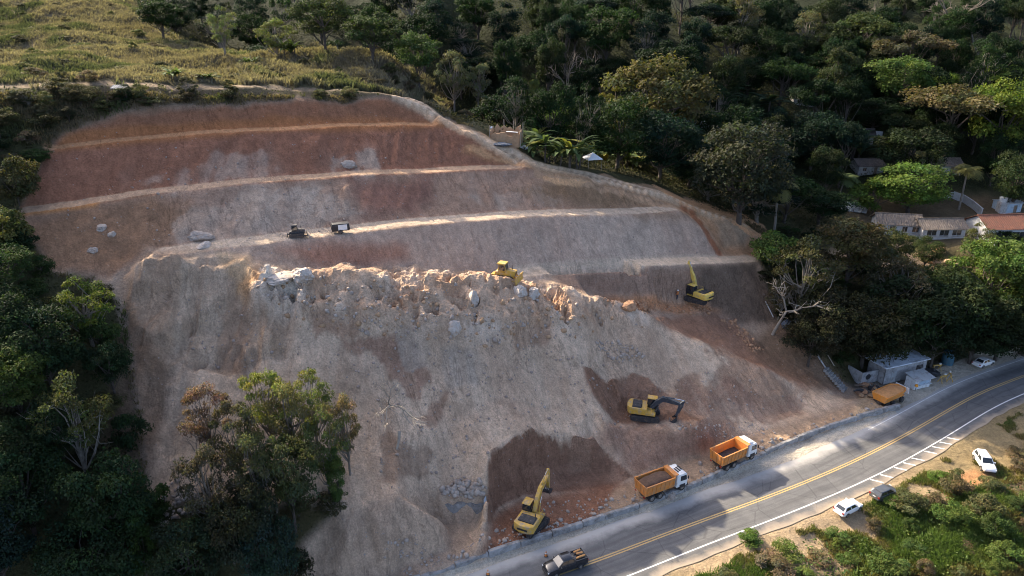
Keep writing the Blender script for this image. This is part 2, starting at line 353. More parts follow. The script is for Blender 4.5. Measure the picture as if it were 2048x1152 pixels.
def mat(name, col, rough=.7, metal=0, var=.18, vscale=3.0, bmp=0.0, dirt=None, dirt_amt=.0, dscale=2.0, coat=0, spec=.5):
    """painted / worn surface with tonal variation and patches of dirt"""
    if name in MATS: return MATS[name]
    m, N, L, b = nt(name); tc = N.new('ShaderNodeTexCoord').outputs['Object']
    n1 = noise(N, L, vscale, 5, .65, tc)
    r = ramp(N, L, n1.outputs[0], [(.25, tuple(c*(1-var) for c in col)), (.75, tuple(min(1, c*(1+var)) for c in col))])
    out = r.outputs[0]
    if dirt is not None:
        n2 = noise(N, L, dscale, 6, .7, tc, .4)
        f = ramp(N, L, n2.outputs[0], [(.62-.35*dirt_amt, (0, 0, 0)), (.80-.25*dirt_amt, (1, 1, 1))])
        out = mixc(N, L, 'MIX', f.outputs[0], out, dirt)
    L.new(out, b.inputs['Base Color']); setin(b, Roughness=rough, Metallic=metal)
    b.inputs['Coat Weight'].default_value = coat; b.inputs['Coat Roughness'].default_value = .1; b.inputs['Specular IOR Level'].default_value = spec
    if bmp: bump(N, L, b, noise(N, L, vscale*6, 4, .6, tc).outputs[0], bmp, .05)
    MATS[name] = m; return m
DUST = (.30, .24, .19)
mat('yellow_paint', (.55, .33, .05), .5, 0, .2, 1.5, 0, DUST, .45, 1.6)
mat('yellow_pale_paint', (.66, .46, .09), .42, 0, .12, 1.5, 0, DUST, .35, 1.6)
mat('orange_paint', (.60, .225, .045), .55, 0, .2, 1.2, 0, (.38, .23, .13), .46, 1.8)
mat('orange_dusty', (.68, .25, .035), .6, 0, .2, 1.2, 0, (.52, .30, .13), .35, 1.8)
mat('white_paint', (.74, .74, .72), .35, 0, .05, 1.5, 0, (.5, .44, .36), .14, 1.4, .3)
mat('white_car', (.80, .80, .79), .3, 0, .03, 1.5, 0, (.55, .5, .43), .06, 1.4, .6)
mat('black_car', (.018, .020, .024), .22, .2, .2, 1.5, 0, (.10, .09, .08), .12, 1.4, .8)
mat('grey_car', (.10, .105, .105), .28, .4, .15, 1.5, 0, (.25, .22, .18), .14, 1.4, .6)
mat('steel_dark', (.045, .045, .048), .55, .3, .3, 2.0, 0, (.16, .12, .09), .35, 2)
mat('boom_dark', (.035, .045, .06), .45, .1, .25, 2.0, 0, (.16, .13, .11), .25, 2)
mat('steel_bare', (.30, .27, .24), .45, .6, .25, 2.0, 0, (.2, .13, .09), .4, 2)
mat('chrome', (.7, .7, .7), .2, 1.0, .05)
mat('rubber', (.022, .021, .020), .85, 0, .3, 3, 0, (.17, .14, .11), .4, 3)
mat('plastic_black', (.02, .02, .022), .5, 0, .2)
mat('lamp_red', (.35, .02, .015), .25); mat('lamp_clear', (.7, .7, .66), .12); mat('lamp_amber', (.7, .28, .03), .25)
mat('concrete', (.33, .33, .33), .9, 0, .28, .8, .4, (.16, .155, .15), .45, 1.2)
mat('concrete_pale', (.42, .42, .42), .9, 0, .22, .7, .3, (.2, .19, .18), .35, .9)
mat('concrete_wall', (.30, .29, .275), .92, 0, .3, .9, .5, (.13, .115, .10), .5, 1.0)
mat('plaster_white', (.46, .46, .455), .85, 0, .12, .8, .15, (.32, .30, .27), .35, 1.1)
mat('plaster_dirty', (.42, .41, .39), .88, 0, .2, .8, .2, (.18, .17, .15), .45, 1.1)
mat('plaster_blue', (.36, .45, .52), .85, 0, .15, .8, .15, (.25, .25, .24), .3, 1.1)
mat('tile_old', (.19, .15, .115), .9, 0, .35, 1.5, .5, (.12, .10, .08), .45, 1.0)
mat('tile_red', (.18, .072, .042), .85, 0, .35, 1.6, .5, (.12, .06, .04), .4, 1.2)
mat('tile_dark', (.10, .085, .075), .9, 0, .35, 1.5, .4, (.05, .05, .045), .4, 1.0)
mat('metal_sheet', (.46, .49, .50), .5, .3, .15, 1.0, .1, (.22, .18, .15), .3, 1.3)
mat('shed_roof', (.62, .68, .74), .6, .1, .2, 1.0, .1, (.26, .26, .26), .35, .8)
mat('metal_sheet_white', (.66, .69, .70), .5, .1, .1, 1.0, .1, (.35, .32, .28), .3, 1.3)
mat('tarp_white', (.75, .76, .78), .7, 0, .08); mat('tarp_blue', (.10, .12, .15), .7, 0, .2, 1.5, .2, (.3, .28, .26), .3)
mat('tank_blue', (.04, .12, .17), .5, 0, .2, 1.0, 0, (.1, .1, .1), .3)
mat('wood_old', (.20, .15, .11), .9, 0, .35, 3, .4); mat('wood_orange', (.48, .24, .08), .7, 0, .3, 3, .2)
mat('dead_wood', (.31, .265, .21), .9, 0, .25, 2, .3); mat('bark', (.075, .06, .048), .95, 0, .35, 2, .5); mat('bark_pale', (.20, .175, .14), .9, 0, .3, 1.5, .4, (.10, .085, .065), .4, 1)
mat('bare_twig', (.15, .125, .10), .9, 0, .3, 1.5)
mat('rock', (.40, .34, .285), .95, 0, .35, 1.6, .9, (.32, .23, .17), .5, 1.3)
mat('rock_white', (.54, .475, .41), .94, 0, .3, 1.6, .9, (.42, .32, .24), .55, 1.3)
mat('rock_orange', (.42, .27, .155), .95, 0, .3, .9, .7, (.3, .18, .10), .4, .8)
mat('soil_load', (.11, .065, .042), .98, 0, .4, 2.5, .8); mat('soil_dark_load', (.06, .055, .055), .98, 0, .4, 2.5, .8)
mat('soil_orange_load', (.50, .24, .09), .98, 0, .35, 3, .8); mat('soil_heap', (.42, .235, .13), .98, 0, .35, 1.5, .9)
mat('soil_clod', (.34, .27, .22), .98, 0, .4, 1.5, .6)
mat('rust_scrap', (.22, .12, .07), .85, .2, .4, 2, .4)
mat('orange_vest', (.75, .25, .05), .8); mat('cloth_dark', (.05, .055, .07), .9); mat('skin', (.35, .2, .13), .6); mat('helmet_white', (.8, .8, .78), .35)
def glass(name, col=(.012, .016, .02), rough=.06):
    m, N, L, b = nt(name); tc = N.new('ShaderNodeTexCoord').outputs['Object']
    r = ramp(N, L, noise(N, L, 1.2, 3, .5, tc).outputs[0], [(.3, col), (.7, tuple(c*1.8+.004 for c in col))]); L.new(r.outputs[0], b.inputs['Base Color'])
    setin(b, Roughness=rough); b.inputs['Specular IOR Level'].default_value = .7; b.inputs['Coat Weight'].default_value = .5; MATS[name] = m
glass('glass'); glass('window_dark', (.02, .022, .025), .25)
def corrugated(name, src_col, per=.22, axis=0, dirt=(.22, .18, .15)):
    pass
def foliage(name, sat=1.0):
    m, N, L, b = nt(name)
    at = N.new('ShaderNodeAttribute'); at.attribute_name = 'leaf'
    oi = N.new('ShaderNodeObjectInfo')
    c = mixc(N, L, 'MULTIPLY', 1.0, oi.outputs['Color'], at.outputs['Color'])
    L.new(c, b.inputs['Base Color']); setin(b, Roughness=.75); b.inputs['Specular IOR Level'].default_value = .12
    tr = N.new('ShaderNodeBsdfTranslucent'); tcol = mixc(N, L, 'MULTIPLY', 1.0, c, (1.12, 1.2, .55)); L.new(tcol, tr.inputs[0])
    mx = N.new('ShaderNodeMixShader'); mx.inputs[0].default_value = .30
    L.new(b.outputs[0], mx.inputs[1]); L.new(tr.outputs[0], mx.inputs[2]); L.new(mx.outputs[0], N['Material Output'].inputs[0])
    MATS[name] = m
foliage('foliage')

# terrain material: soil colour from the painted zones, broken up by grain, streaks and pebbles
def terrain_mat():
    m, N, L, b = nt('hillside_soil')
    at = N.new('ShaderNodeAttribute'); at.attribute_name = 'soil'
    wt_ = N.new('ShaderNodeAttribute'); wt_.attribute_name = 'bare'
    geo = N.new('ShaderNodeNewGeometry').outputs['Position']
    rot = N.new('ShaderNodeMapping'); rot.inputs['Rotation'].default_value = (0, 0, -SA); L.new(geo, rot.inputs[0])
    st = N.new('ShaderNodeMapping'); st.inputs['Scale'].default_value = (1.0, .26, .26); L.new(rot.outputs[0], st.inputs[0])
    n_st = noise(N, L, 1.7, 5, .7, st.outputs[0], 0)
    n_big = noise(N, L, .11, 3, .6, geo); n_mid = noise(N, L, .75, 7, .72, geo); n_fine = noise(N, L, 4.5, 3, .75, geo)
    def mul(c, n, lo, hi, p0=.3, p1=.7, fac=1.0):
        r = ramp(N, L, n.outputs[0], [(p0, (lo,)*3), (p1, (hi,)*3)]); return mixc(N, L, 'MULTIPLY', fac, c, r.outputs[0])
    c = at.outputs['Color']
    c = mul(c, n_big, .88, 1.12); c = mul(c, n_mid, .84, 1.15, .36, .64); c = mul(c, n_fine, .78, 1.20, .34, .66)
    c = mul(c, n_st, .85, 1.13, .33, .67, wt_.outputs['Fac'])
    # hairline cracks and scrape marks, only in places
    n_ck = noise(N, L, .42, 5, .6, st.outputs[0], .8)
    ck = ramp(N, L, n_ck.outputs[0], [(.478, (1, 1, 1)), (.494, (.72,)*3), (.506, (.72,)*3), (.522, (1, 1, 1))])
    n_cm = ramp(N, L, n_big.outputs[0], [(.46, (0, 0, 0)), (.58, (1, 1, 1))]); ckf = mixc(N, L, 'MULTIPLY', 1.0, n_cm.outputs[0], wt_.outputs['Color'])
    c = mixc(N, L, 'MULTIPLY', ckf, c, ck.outputs[0])
    # pale mineral flecks and stones
    vo = N.new('ShaderNodeTexVoronoi'); vo.inputs['Scale'].default_value = 1.3; L.new(geo, vo.inputs['Vector'])
    pk = ramp(N, L, vo.outputs['Distance'], [(.10, (1, 1, 1)), (.17, (0, 0, 0))])
    msk = ramp(N, L, n_mid.outputs[0], [(.52, (0, 0, 0)), (.60, (1, 1, 1))])
    f = mixc(N, L, 'MULTIPLY', 1.0, pk.outputs[0], msk.outputs[0]); f = mixc(N, L, 'MULTIPLY', 1.0, f, wt_.outputs['Color'])
    c = mixc(N, L, 'MIX', f, c, (.38, .335, .30))
    L.new(c, b.inputs['Base Color']); setin(b, Roughness=.97); b.inputs['Specular IOR Level'].default_value = .15
    h = None
    for src, k in ((n_mid.outputs[0], 1.15), (n_st.outputs[0], .30), (n_fine.outputs[0], .16), (f, .05)):
        mu = N.new('ShaderNodeMath'); mu.operation = 'MULTIPLY_ADD'; L.new(src, mu.inputs[0]); mu.inputs[1].default_value = k
        if h is not None: L.new(h, mu.inputs[2])
        else: mu.inputs[2].default_value = 0
        h = mu.outputs[0]
    bump(N, L, b, h, .8, 1.0)
    return m
M_TERR = terrain_mat()

# ------------------------------------------------------------------ object helpers
def tag(o, label=None, cat=None, group=None, kind=None):
    if label: o['label'] = label
    if cat: o['category'] = cat
    if group: o['group'] = group
    if kind: o['kind'] = kind
    return o
def empty(name, loc=(0, 0, 0), rz=0.0, rx=0.0, ry=0.0):
    o = bpy.data.objects.new(name, None); COL.objects.link(o); o.location = loc; o.rotation_euler = (rx, ry, rz); return o
def mesh_np(name, V, F, mats, smooth=False, attrs=None, parent=None):
    me = bpy.data.meshes.new(name); V = np.asarray(V, float); F = np.asarray(F)
    me.vertices.add(len(V)); me.vertices.foreach_set('co', V.ravel())
    k = F.shape[1]; me.loops.add(F.size); me.loops.foreach_set('vertex_index', F.ravel().astype(np.int32))
    me.polygons.add(len(F)); me.polygons.foreach_set('loop_start', np.arange(len(F), dtype=np.int32)*k); me.polygons.foreach_set('loop_total', np.full(len(F), k, np.int32))
    if smooth: me.polygons.foreach_set('use_smooth', np.ones(len(F), bool))
    for an, arr in (attrs or {}).items():
        a = me.color_attributes.new(an, 'FLOAT_COLOR', 'POINT')
        c = np.ones((len(V), 4)); c[:, :3] = arr; a.data.foreach_set('color', c.ravel())
    me.update(); me.validate()
    for mm in (mats if isinstance(mats, (list, tuple)) else [mats]): me.materials.append(mm if not isinstance(mm, str) else MATS[mm])
    o = bpy.data.objects.new(name, me); COL.objects.link(o)
    if parent: o.parent = parent
    return o
class MB:
    def __init__(s): s.v = []; s.f = []
    def add(s, V, F):
        k = len(s.v); s.v.extend(tuple(p) for p in V); s.f.extend(tuple(i+k for i in f) for f in F); return s
    def box(s, c, d, rz=0, ry=0, top=(1, 1), shift=(0, 0)):
        """centre, size; top = scale of the upper face, shift = its offset"""
        V = []
        for z in (-.5, .5):
            kx, ky = (top if z > 0 else (1, 1)); ox, oy = (shift if z > 0 else (0, 0))
            for x, y in ((-.5, -.5), (.5, -.5), (.5, .5), (-.5, .5)): V.append(Vector((x*d[0]*kx+ox, y*d[1]*ky+oy, z*d[2])))
        R = Euler((0, ry, rz)).to_matrix(); V = [R @ p+Vector(c) for p in V]
        return s.add(V, [(3, 2, 1, 0), (4, 5, 6, 7), (0, 1, 5, 4), (1, 2, 6, 5), (2, 3, 7, 6), (3, 0, 4, 7)])
    def prism(s, prof, y0, y1, inset=0):
        """side profile (x,z), counter-clockwise, pushed out from y0 to y1"""
        n = len(prof); V = [(x, y0, z) for x, z in prof]+[(x, y1, z) for x, z in prof]
        F = [tuple(range(n)), tuple(range(2*n-1, n-1, -1))]+[((i+1) % n, i, n+i, n+(i+1) % n) for i in range(n)]
        return s.add(V, F)
    def cyl(s, a, b, r0, r1=None, n=10, caps=True):
        a = Vector(a); b = Vector(b); r1 = r0 if r1 is None else r1
        q = (b-a).to_track_quat('Z', 'Y'); V = []
        for p, r in ((a, r0), (b, r1)):
            for i in range(n): t = 2*math.pi*i/n; V.append(p+q @ Vector((r*math.cos(t), r*math.sin(t), 0)))
        F = [(i, (i+1) % n, n+(i+1) % n, n+i) for i in range(n)]
        if caps: F += [tuple(range(n-1, -1, -1)), tuple(range(n, 2*n))]
        return s.add(V, F)
    def loft(s, rings, caps=True):
        k = len(rings[0]); V = [p for r in rings for p in r]; F = []
        for i in range(len(rings)-1):
            for j in range(k): F.append((i*k+j, i*k+(j+1) % k, (i+1)*k+(j+1) % k, (i+1)*k+j))
        if caps: F += [tuple(range(k-1, -1, -1)), tuple((len(rings)-1)*k+j for j in range(k))]
        return s.add(V, F)
    def build(s, name, m, parent=None, smooth=False, bevel=0, loc=None, rot=None):
        me = bpy.data.meshes.new(name); me.from_pydata([tuple(p) for p in s.v], [], s.f); me.update()
        bm = bmesh.new(); bm.from_mesh(me); bmesh.ops.recalc_face_normals(bm, faces=bm.faces)
        if bevel: 
            es = [e for e in bm.edges if len(e.link_faces) == 2 and e.calc_face_angle(0) > .5]
            bmesh.ops.bevel(bm, geom=es, offset=bevel, segments=2, affect='EDGES', profile=.6, clamp_overlap=True)
        bm.to_mesh(me); bm.free()
        if smooth:
            me.polygons.foreach_set('use_smooth', np.ones(len(me.polygons), bool)); me.set_sharp_from_angle(angle=math.radians(38))
        me.materials.append(MATS[m] if isinstance(m, str) else m)
        o = bpy.data.objects.new(name, me); COL.objects.link(o)
        if parent: o.parent = parent
        if loc is not None: o.location = loc
        if rot is not None: o.rotation_euler = rot
        return o
def kids(o): return [c for c in COL.objects if c.parent == o]
def copy_tree(o, parent=None, table=None):
    if table is None:
        table = {}
        for c in COL.objects: table.setdefault(c.parent, []).append(c)
    c = o.copy(); COL.objects.link(c); c.parent = parent
    for ch in table.get(o, []): copy_tree(ch, c, table)
    return c

# ------------------------------------------------------------------ soil zones
def C(r, g, b): return np.array([r, g, b])
UU, VV = to_px(XX, YY, ztmp)
soil = np.zeros(Z.shape+(3,)); soil[:] = C(.060, .062, .032)
def paint(mask, col, amt=1.0):
    global soil
    m = np.clip(mask*amt, 0, 1)[..., None]; soil = soil*(1-m)+np.asarray(col)*m
_CR = {}
def crisp(m, seed, sc=3.2):
    seed = 141+seed % 2
    if seed not in _CR: _CR[seed] = fbm(SK+1.2*fbm(XX, YY, 5, seed+7, 3), Q*.4, sc, seed, 5, .62)
    n = _CR[seed]; return sstep(.40, .60, m+1.5*n*m*(1-m)*1.6)
nz1 = fbm(XX, YY, 14, 101, 5); nz2 = fbm(XX, YY, 5, 111, 5); nz3 = fbm(SK, Q*.22, 4, 121, 5)
paint(sstep(-.1, .3, nz1), C(.085, .075, .040), .7); paint(sstep(150, 172, YY)*np.ones(Z.shape), C(.022, .030, .014), .95)
GRASS_POLY = [(-400,-200),(270,-30),(340,85),(430,108),(520,124),(620,96),(760,104),(850,160),(905,235),(760,186),(600,180),(300,182),(0,172),(-400,165)]
M_GRASS = pmask(GRASS_POLY, 14, 16, 12)
paint(M_GRASS, C(.19, .16, .105)); paint(M_GRASS*sstep(.0, .35, nz2), C(.10, .10, .06), .7)
UPB_POLY = [(90,275),(190,180),(760,186),(880,225),(760,204),(480,212),(330,220)]
paint(pmask(UPB_POLY, 8, 8, 14), C(.16, .125, .085), .75)
ROADSIDE = sstep(4.0, 5.2, D_ROAD)*(1-sstep(9, 15, D_ROAD+4*nz2))*((YY < np.interp(XX, YC[:, 0], YC[:, 1])))
paint(ROADSIDE, C(.37, .29, .20)); paint(ROADSIDE*sstep(.05, .4, nz2), C(.30, .24, .15), .6)
paint(pmask([(1880,830),(2100,740),(2200,900),(2000,980),(1900,960),(1850,930)], 30, 40, 15), C(.27, .215, .125), .9)
paint(pmask([(1912,950),(1950,935),(1990,955),(1945,972)], 6), C(.48, .27, .14))
paint(pmask([(1700,790),(1720,755),(1900,725),(2060,680),(2100,700),(1900,775),(1800,825)], 12, 12, 16), C(.27, .245, .225))
paint(pmask([(1690,400),(1960,385),(2060,400),(2060,490),(1700,480)], 20, 25, 17), C(.15, .115, .08), .8)
paint(pmask([(1650,500),(1760,480),(1830,500),(1930,520),(1900,545),(1650,560)], 14, 16, 18), C(.46, .34, .23), .8)
shoulder = (1-sstep(.2, 1.2, D_WALL-3.5))*(YY > np.interp(XX, YC[:, 0], YC[:, 1]))*(YY < np.interp(XX, W2[:, 0], W2[:, 1])+.3)*(XX < 64)
paint(np.clip(shoulder+(D_ROAD < 8.5)*(YY > np.interp(XX, YC[:, 0], YC[:, 1])), 0, 1)*(XX > -40), C(.52, .48, .43))
# the cut, face by face
face = C(.38, .31, .265)
paint(M_CUT, face)
paint(M_CUT*pmask([(20,440),(105,270),(200,230),(640,195),(780,195),(1100,345),(400,372)], 10), C(.275, .145, .095))
paint(M_CUT*pmask([(95,302),(300,279),(600,259),(890,253),(1080,335),(800,346),(400,378),(30,432)], 5), C(.255, .135, .098))
paint(M_CUT*pmask([(30,432),(400,379),(800,347),(1080,336),(1370,420),(1000,437),(680,468),(330,512),(230,560),(60,520)], 6), C(.34, .245, .20))
paint(M_CUT*pmask([(30,432),(300,392),(420,430),(300,510),(230,560),(60,520)], 25, 20, 19), C(.26, .17, .12))
paint(M_CUT*pmask([(330,512),(680,468),(1000,437),(1370,420),(1440,510),(1060,548),(620,540)], 6), C(.42, .345, .31))
paint(M_CUT*pmask([(1130,345),(1210,366),(1370,420),(1150,428),(1040,380)], 25, 30, 20), C(.22, .155, .10), .8)
paint(M_CUT*pmask([(640,480),(820,500),(810,535),(660,530),(560,500)], 16, 20, 21), C(.30, .16, .12), .75)
paint(M_CUT*pmask([(700,350),(880,350),(830,420),(720,430)], 22, 26, 22), C(.24, .125, .105), .75)
for poly, col in [([(330,330),(400,300),(480,290),(560,340),(520,370),(380,376),(290,365)], C(.46, .415, .385)), ([(670,320),(730,315),(740,340),(670,345)], C(.44, .41, .38)),
                  ([(950,380),(1060,370),(1130,420),(1000,432)], C(.47, .43, .40)), ([(330,430),(640,380),(700,440),(560,485),(380,498)], C(.44, .395, .365)),
                  ([(960,470),(1250,440),(1420,480),(1380,515),(1000,525)], C(.45, .40, .37)), ([(480,370),(640,390),(600,420),(500,420)], C(.45, .40, .37))]:
    paint(M_CUT*(.5*crisp(pmask(poly, 30, 46, 23), 143)*sstep(-.25, .15, nz3+.1)+.5*pmask(poly, 50, 46, 23)*sstep(-.2, .4, nz3)), col, .72)
paint(M_CUT*pmask([(130,258),(620,230),(900,245),(890,256),(500,266),(110,302)], 9, 8, 24), C(.36, .165, .075), .75)
paint(M_CUT*pmask([(930,285),(1060,330),(1000,330),(920,300)], 8, 10, 25), C(.42, .24, .14), .8)
paint(M_CUT*pmask([(35,432),(40,415),(200,398),(190,412)], 6, 4, 26), C(.46, .235, .10), .9)
# bench floors
def on_line(L, w, soft=.7):
    d = np.full(Z.shape, 1e9)
    P = np.array([(p[0], p[1]) for p in L])
    bx = (XX > P[:, 0].min()-w-3) & (XX < P[:, 0].max()+w+3) & (YY > P[:, 1].min()-w-3) & (YY < P[:, 1].max()+w+3)
    xs, ys = XX[bx], YY[bx]; dd = np.full(xs.shape, 1e9)
    for p in P: dd = np.minimum(dd, (xs-p[0])**2+(ys-p[1])**2)
    d[bx] = np.sqrt(dd); return 1-sstep(w-soft, w+soft, d)
for L, w, c, lo in ((B3, 3.7, C(.50, .455, .41), None), (B2, 3.0, C(.46, .36, .285), None), (B1, 2.6, C(.47, .285, .17), None), (B4o, 4.2, C(.50, .44, .39), None)):
    mid = off(L, w*.5, 0); paint(on_line(mid, w*.5-.28, .14), c, .85)
paint(on_line(off(TRACK, 1.0, 0), 1.0, .3)*np.where(XX < -30, .8, 1), C(.33, .26, .195), .9)
paint(crisp(pmask([(930,262),(1000,290),(1080,325),(1200,348),(1330,380),(1430,412),(1520,445),(1500,462),(1400,440),(1300,398),(1200,372),(1080,342),(1000,312)], 7, 8, 63), 163), C(.40, .27, .18), .85)
paint(on_line(off(TRACK, 1.0, 0), 1.6, .3)*(XX > -22), C(.60, .45, .33), .9); paint(on_line(off(TRACK, -2.2, 0), .8, .3)*(XX > 4), C(.46, .33, .235), .8)
paint(pmask([(1370,420),(1500,452),(1550,480),(1500,520),(1440,510),(1400,440)], 14, 12, 27), C(.43, .27, .17), .85)
paint(pmask([(620,540),(1060,546),(1110,560),(1000,566),(800,560),(620,558)], 5), C(.42, .36, .325), .9)
# the slide
paint(M_SLIDE, C(.53, .445, .38)); paint(M_SLIDE*sstep(.0, .4, nz3), C(.58, .50, .435), .7); paint(M_SLIDE*sstep(.0, .4, -nz3), C(.46, .365, .30), .6); paint(M_SLIDE*sstep(.1, .5, fbm(SK, Q*.2, 9, 131, 4)), C(.40, .30, .24), .5)
for poly, col in [([(700,690),(820,670),(860,760),(760,780)], C(.25, .155, .125)), ([(400,560),(500,560),(500,740),(410,700)], C(.27, .19, .165)), ([(840,760),(900,780),(880,860),(830,830)], C(.27, .175, .14)),
                  ([(760,900),(880,920),(850,980),(750,980)], C(.25, .185, .15)), ([(1350,640),(1480,700),(1640,790),(1420,840),(1300,760),(1450,760)], C(.25, .175, .14)), ([(1340,760),(1500,800),(1650,800),(1560,850),(1400,880),(1340,840)], C(.26, .175, .145)), ([(620,620),(700,600),(740,660),(640,680)], C(.30, .20, .155)), ([(880,700),(940,690),(960,760),(900,770)], C(.37, .34, .32)), ([(1020,640),(1100,640),(1090,700),(1010,700)], C(.30, .21, .165)), ([(560,560),(640,580),(620,620),(560,610)], C(.36, .24, .16)), ([(800,640),(860,640),(850,720),(790,720)], C(.38, .35, .33)), ([(330,620),(380,620),(370,900),(320,900)], C(.32, .285, .255))]:
    paint(crisp(pmask(poly, 34, 50, 28), 153), col, .75)
paint(M_CLIFF, C(.31, .24, .19), .75); paint(M_CLIFF*sstep(.0, .4, nz3), C(.40, .335, .28), .7)
st1 = fbm(SK+.4*fbm(XX, YY, 6, 311, 2), Q*.06, 1.9, 301, 4, .6); st2 = fbm(SK, Q*.05, .9, 305, 3, .6)
M_LFT = pmask([(240,590),(300,500),(500,515),(540,640),(520,800),(420,980),(290,990)], 20, 14, 71)
paint(np.maximum(M_SLIDE*.45, M_LFT*.9)*(1-M_RUB)*sstep(.05, .30, st1), C(.38, .285, .225), .6); paint(np.maximum(M_SLIDE*.45, M_LFT*.9)*(1-M_RUB)*sstep(.08, .35, -st1), C(.50, .425, .365), .7); paint((M_SLIDE+M_LFT*.6)*.4*sstep(.1, .4, st2), C(.42, .32, .255), .6)
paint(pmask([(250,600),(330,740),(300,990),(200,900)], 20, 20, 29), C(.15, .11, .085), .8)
paint(M_RUB, C(.48, .385, .32), .9); paint(M_RUB*sstep(.05, .3, nz2), C(.62, .56, .52), .85); paint(M_RUB*sstep(.05, .35, -nz2), C(.47, .33, .245), .85); paint(crisp(pmask([(512,540),(604,536),(622,572),(520,578)], 10, 10, 61), 161), C(.68, .66, .64), .9)
paint(pmask([(490,515),(520,545),(500,600),(470,560)], 10, 10, 30), C(.42, .285, .175), .9)
paint(pmask([(430,505),(500,505),(512,545),(470,535)], 8, 8, 31), C(.50, .39, .28), .9)
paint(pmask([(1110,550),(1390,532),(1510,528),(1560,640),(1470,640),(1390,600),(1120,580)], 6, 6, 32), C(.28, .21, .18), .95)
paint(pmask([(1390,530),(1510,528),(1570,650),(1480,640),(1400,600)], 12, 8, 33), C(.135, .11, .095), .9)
paint(pmask([(1180,592),(1400,604),(1440,625),(1300,628),(1210,606)], 8, 8, 34), C(.50, .275, .165), .95)
paint(pmask([(1300,640),(1430,622),(1530,690),(1690,780),(1600,770),(1460,712)], 10, 10, 35), C(.27, .165, .125), .9)
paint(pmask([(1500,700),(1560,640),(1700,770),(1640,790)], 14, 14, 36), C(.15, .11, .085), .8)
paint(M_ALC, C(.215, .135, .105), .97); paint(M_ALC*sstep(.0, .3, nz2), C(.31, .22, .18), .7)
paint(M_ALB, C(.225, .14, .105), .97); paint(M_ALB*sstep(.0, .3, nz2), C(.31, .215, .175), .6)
paint(pmask([(1210,850),(1420,850),(1500,870),(1400,905),(1260,955),(1230,920),(1200,880)], 16, 24, 37), C(.28, .185, .15), .85)
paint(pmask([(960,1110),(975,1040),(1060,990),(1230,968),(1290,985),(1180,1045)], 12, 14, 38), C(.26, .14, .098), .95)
paint(pmask([(1230,980),(1400,905),(1690,812),(1797,812),(1600,878),(1330,997),(1200,1040)], 8, 8, 39), C(.42, .32, .245), .9)
paint(pmask([(560,1165),(690,1020),(860,1000),(930,1090),(830,1140)], 14, 12, 40), C(.42, .34, .285), .9)
paint(pmask([(1720,790),(1700,840),(1797,815),(1810,800)], 8, 8, 41), C(.46, .37, .27), .8)
mid = off(B4o, 1.8, 0); paint(on_line(mid, 1.6, .2), C(.58, .51, .44), .95)
paint(on_line([hpx(p) for p in [(1368,418,.6),(1385,428,.6),(1400,442,.5),(1412,460,.4),(1425,480,.3),(1436,505,-.4)]]+[tuple(np.array(hpx((1385,428,.6)))*(1-t)+np.array(hpx((1436,505,-.4)))*t) for t in np.linspace(0, 1, 14)], .8, .3), C(.30, .13, .075), .85)
paint(pmask([(1432,442),(1470,438),(1502,462),(1490,492),(1450,490)], 8, 8, 65), C(.30, .25, .20), .85)
paint(crisp(pmask([(1310,372),(1420,405),(1530,448),(1548,478),(1500,462),(1430,432),(1340,396)], 8, 12, 66), 167), C(.60, .36, .21), .85)
paint(pmask([(1050,549),(1110,546),(1260,535),(1260,526),(1110,538),(1050,544)], 3, 3, 77), C(.56, .49, .43), .9)
paint(crisp(pmask([(925,283),(990,312),(1060,332),(1010,330),(940,300)], 6, 8, 67), 169), C(.56, .36, .22), .8); paint(crisp(pmask([(1080,352),(1180,366),(1160,374),(1090,364)], 6, 8, 68), 171), C(.56, .38, .24), .8)
for dn, col, wd in ((.2, (.70, .56, .44), .45), (1.9, (.70, .56, .44), .45), (1.05, (.30, .215, .155), .36)):
    paint(on_line(off(TRACK, dn, 0), wd, .2)*(XX > -22), C(*col), .85)
bare = np.clip(M_CUT+0, 0, 1)
soil = np.clip(soil*np.where(M_CUT[..., None] > .5, np.array([1.20, 1.05, .86]), np.array([1.06, 1.0, .88])), .01, .9)
print('soil', time.time()-T0)
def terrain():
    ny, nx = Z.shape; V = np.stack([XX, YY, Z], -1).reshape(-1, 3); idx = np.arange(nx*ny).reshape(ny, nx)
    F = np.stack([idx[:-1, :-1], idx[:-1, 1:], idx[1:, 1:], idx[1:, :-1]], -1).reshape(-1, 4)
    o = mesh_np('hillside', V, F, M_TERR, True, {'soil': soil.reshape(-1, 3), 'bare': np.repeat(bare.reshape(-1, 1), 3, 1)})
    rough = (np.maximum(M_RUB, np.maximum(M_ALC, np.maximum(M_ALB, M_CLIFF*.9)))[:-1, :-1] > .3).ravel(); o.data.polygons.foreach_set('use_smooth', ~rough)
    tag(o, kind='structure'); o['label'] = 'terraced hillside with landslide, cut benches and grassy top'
terrain()

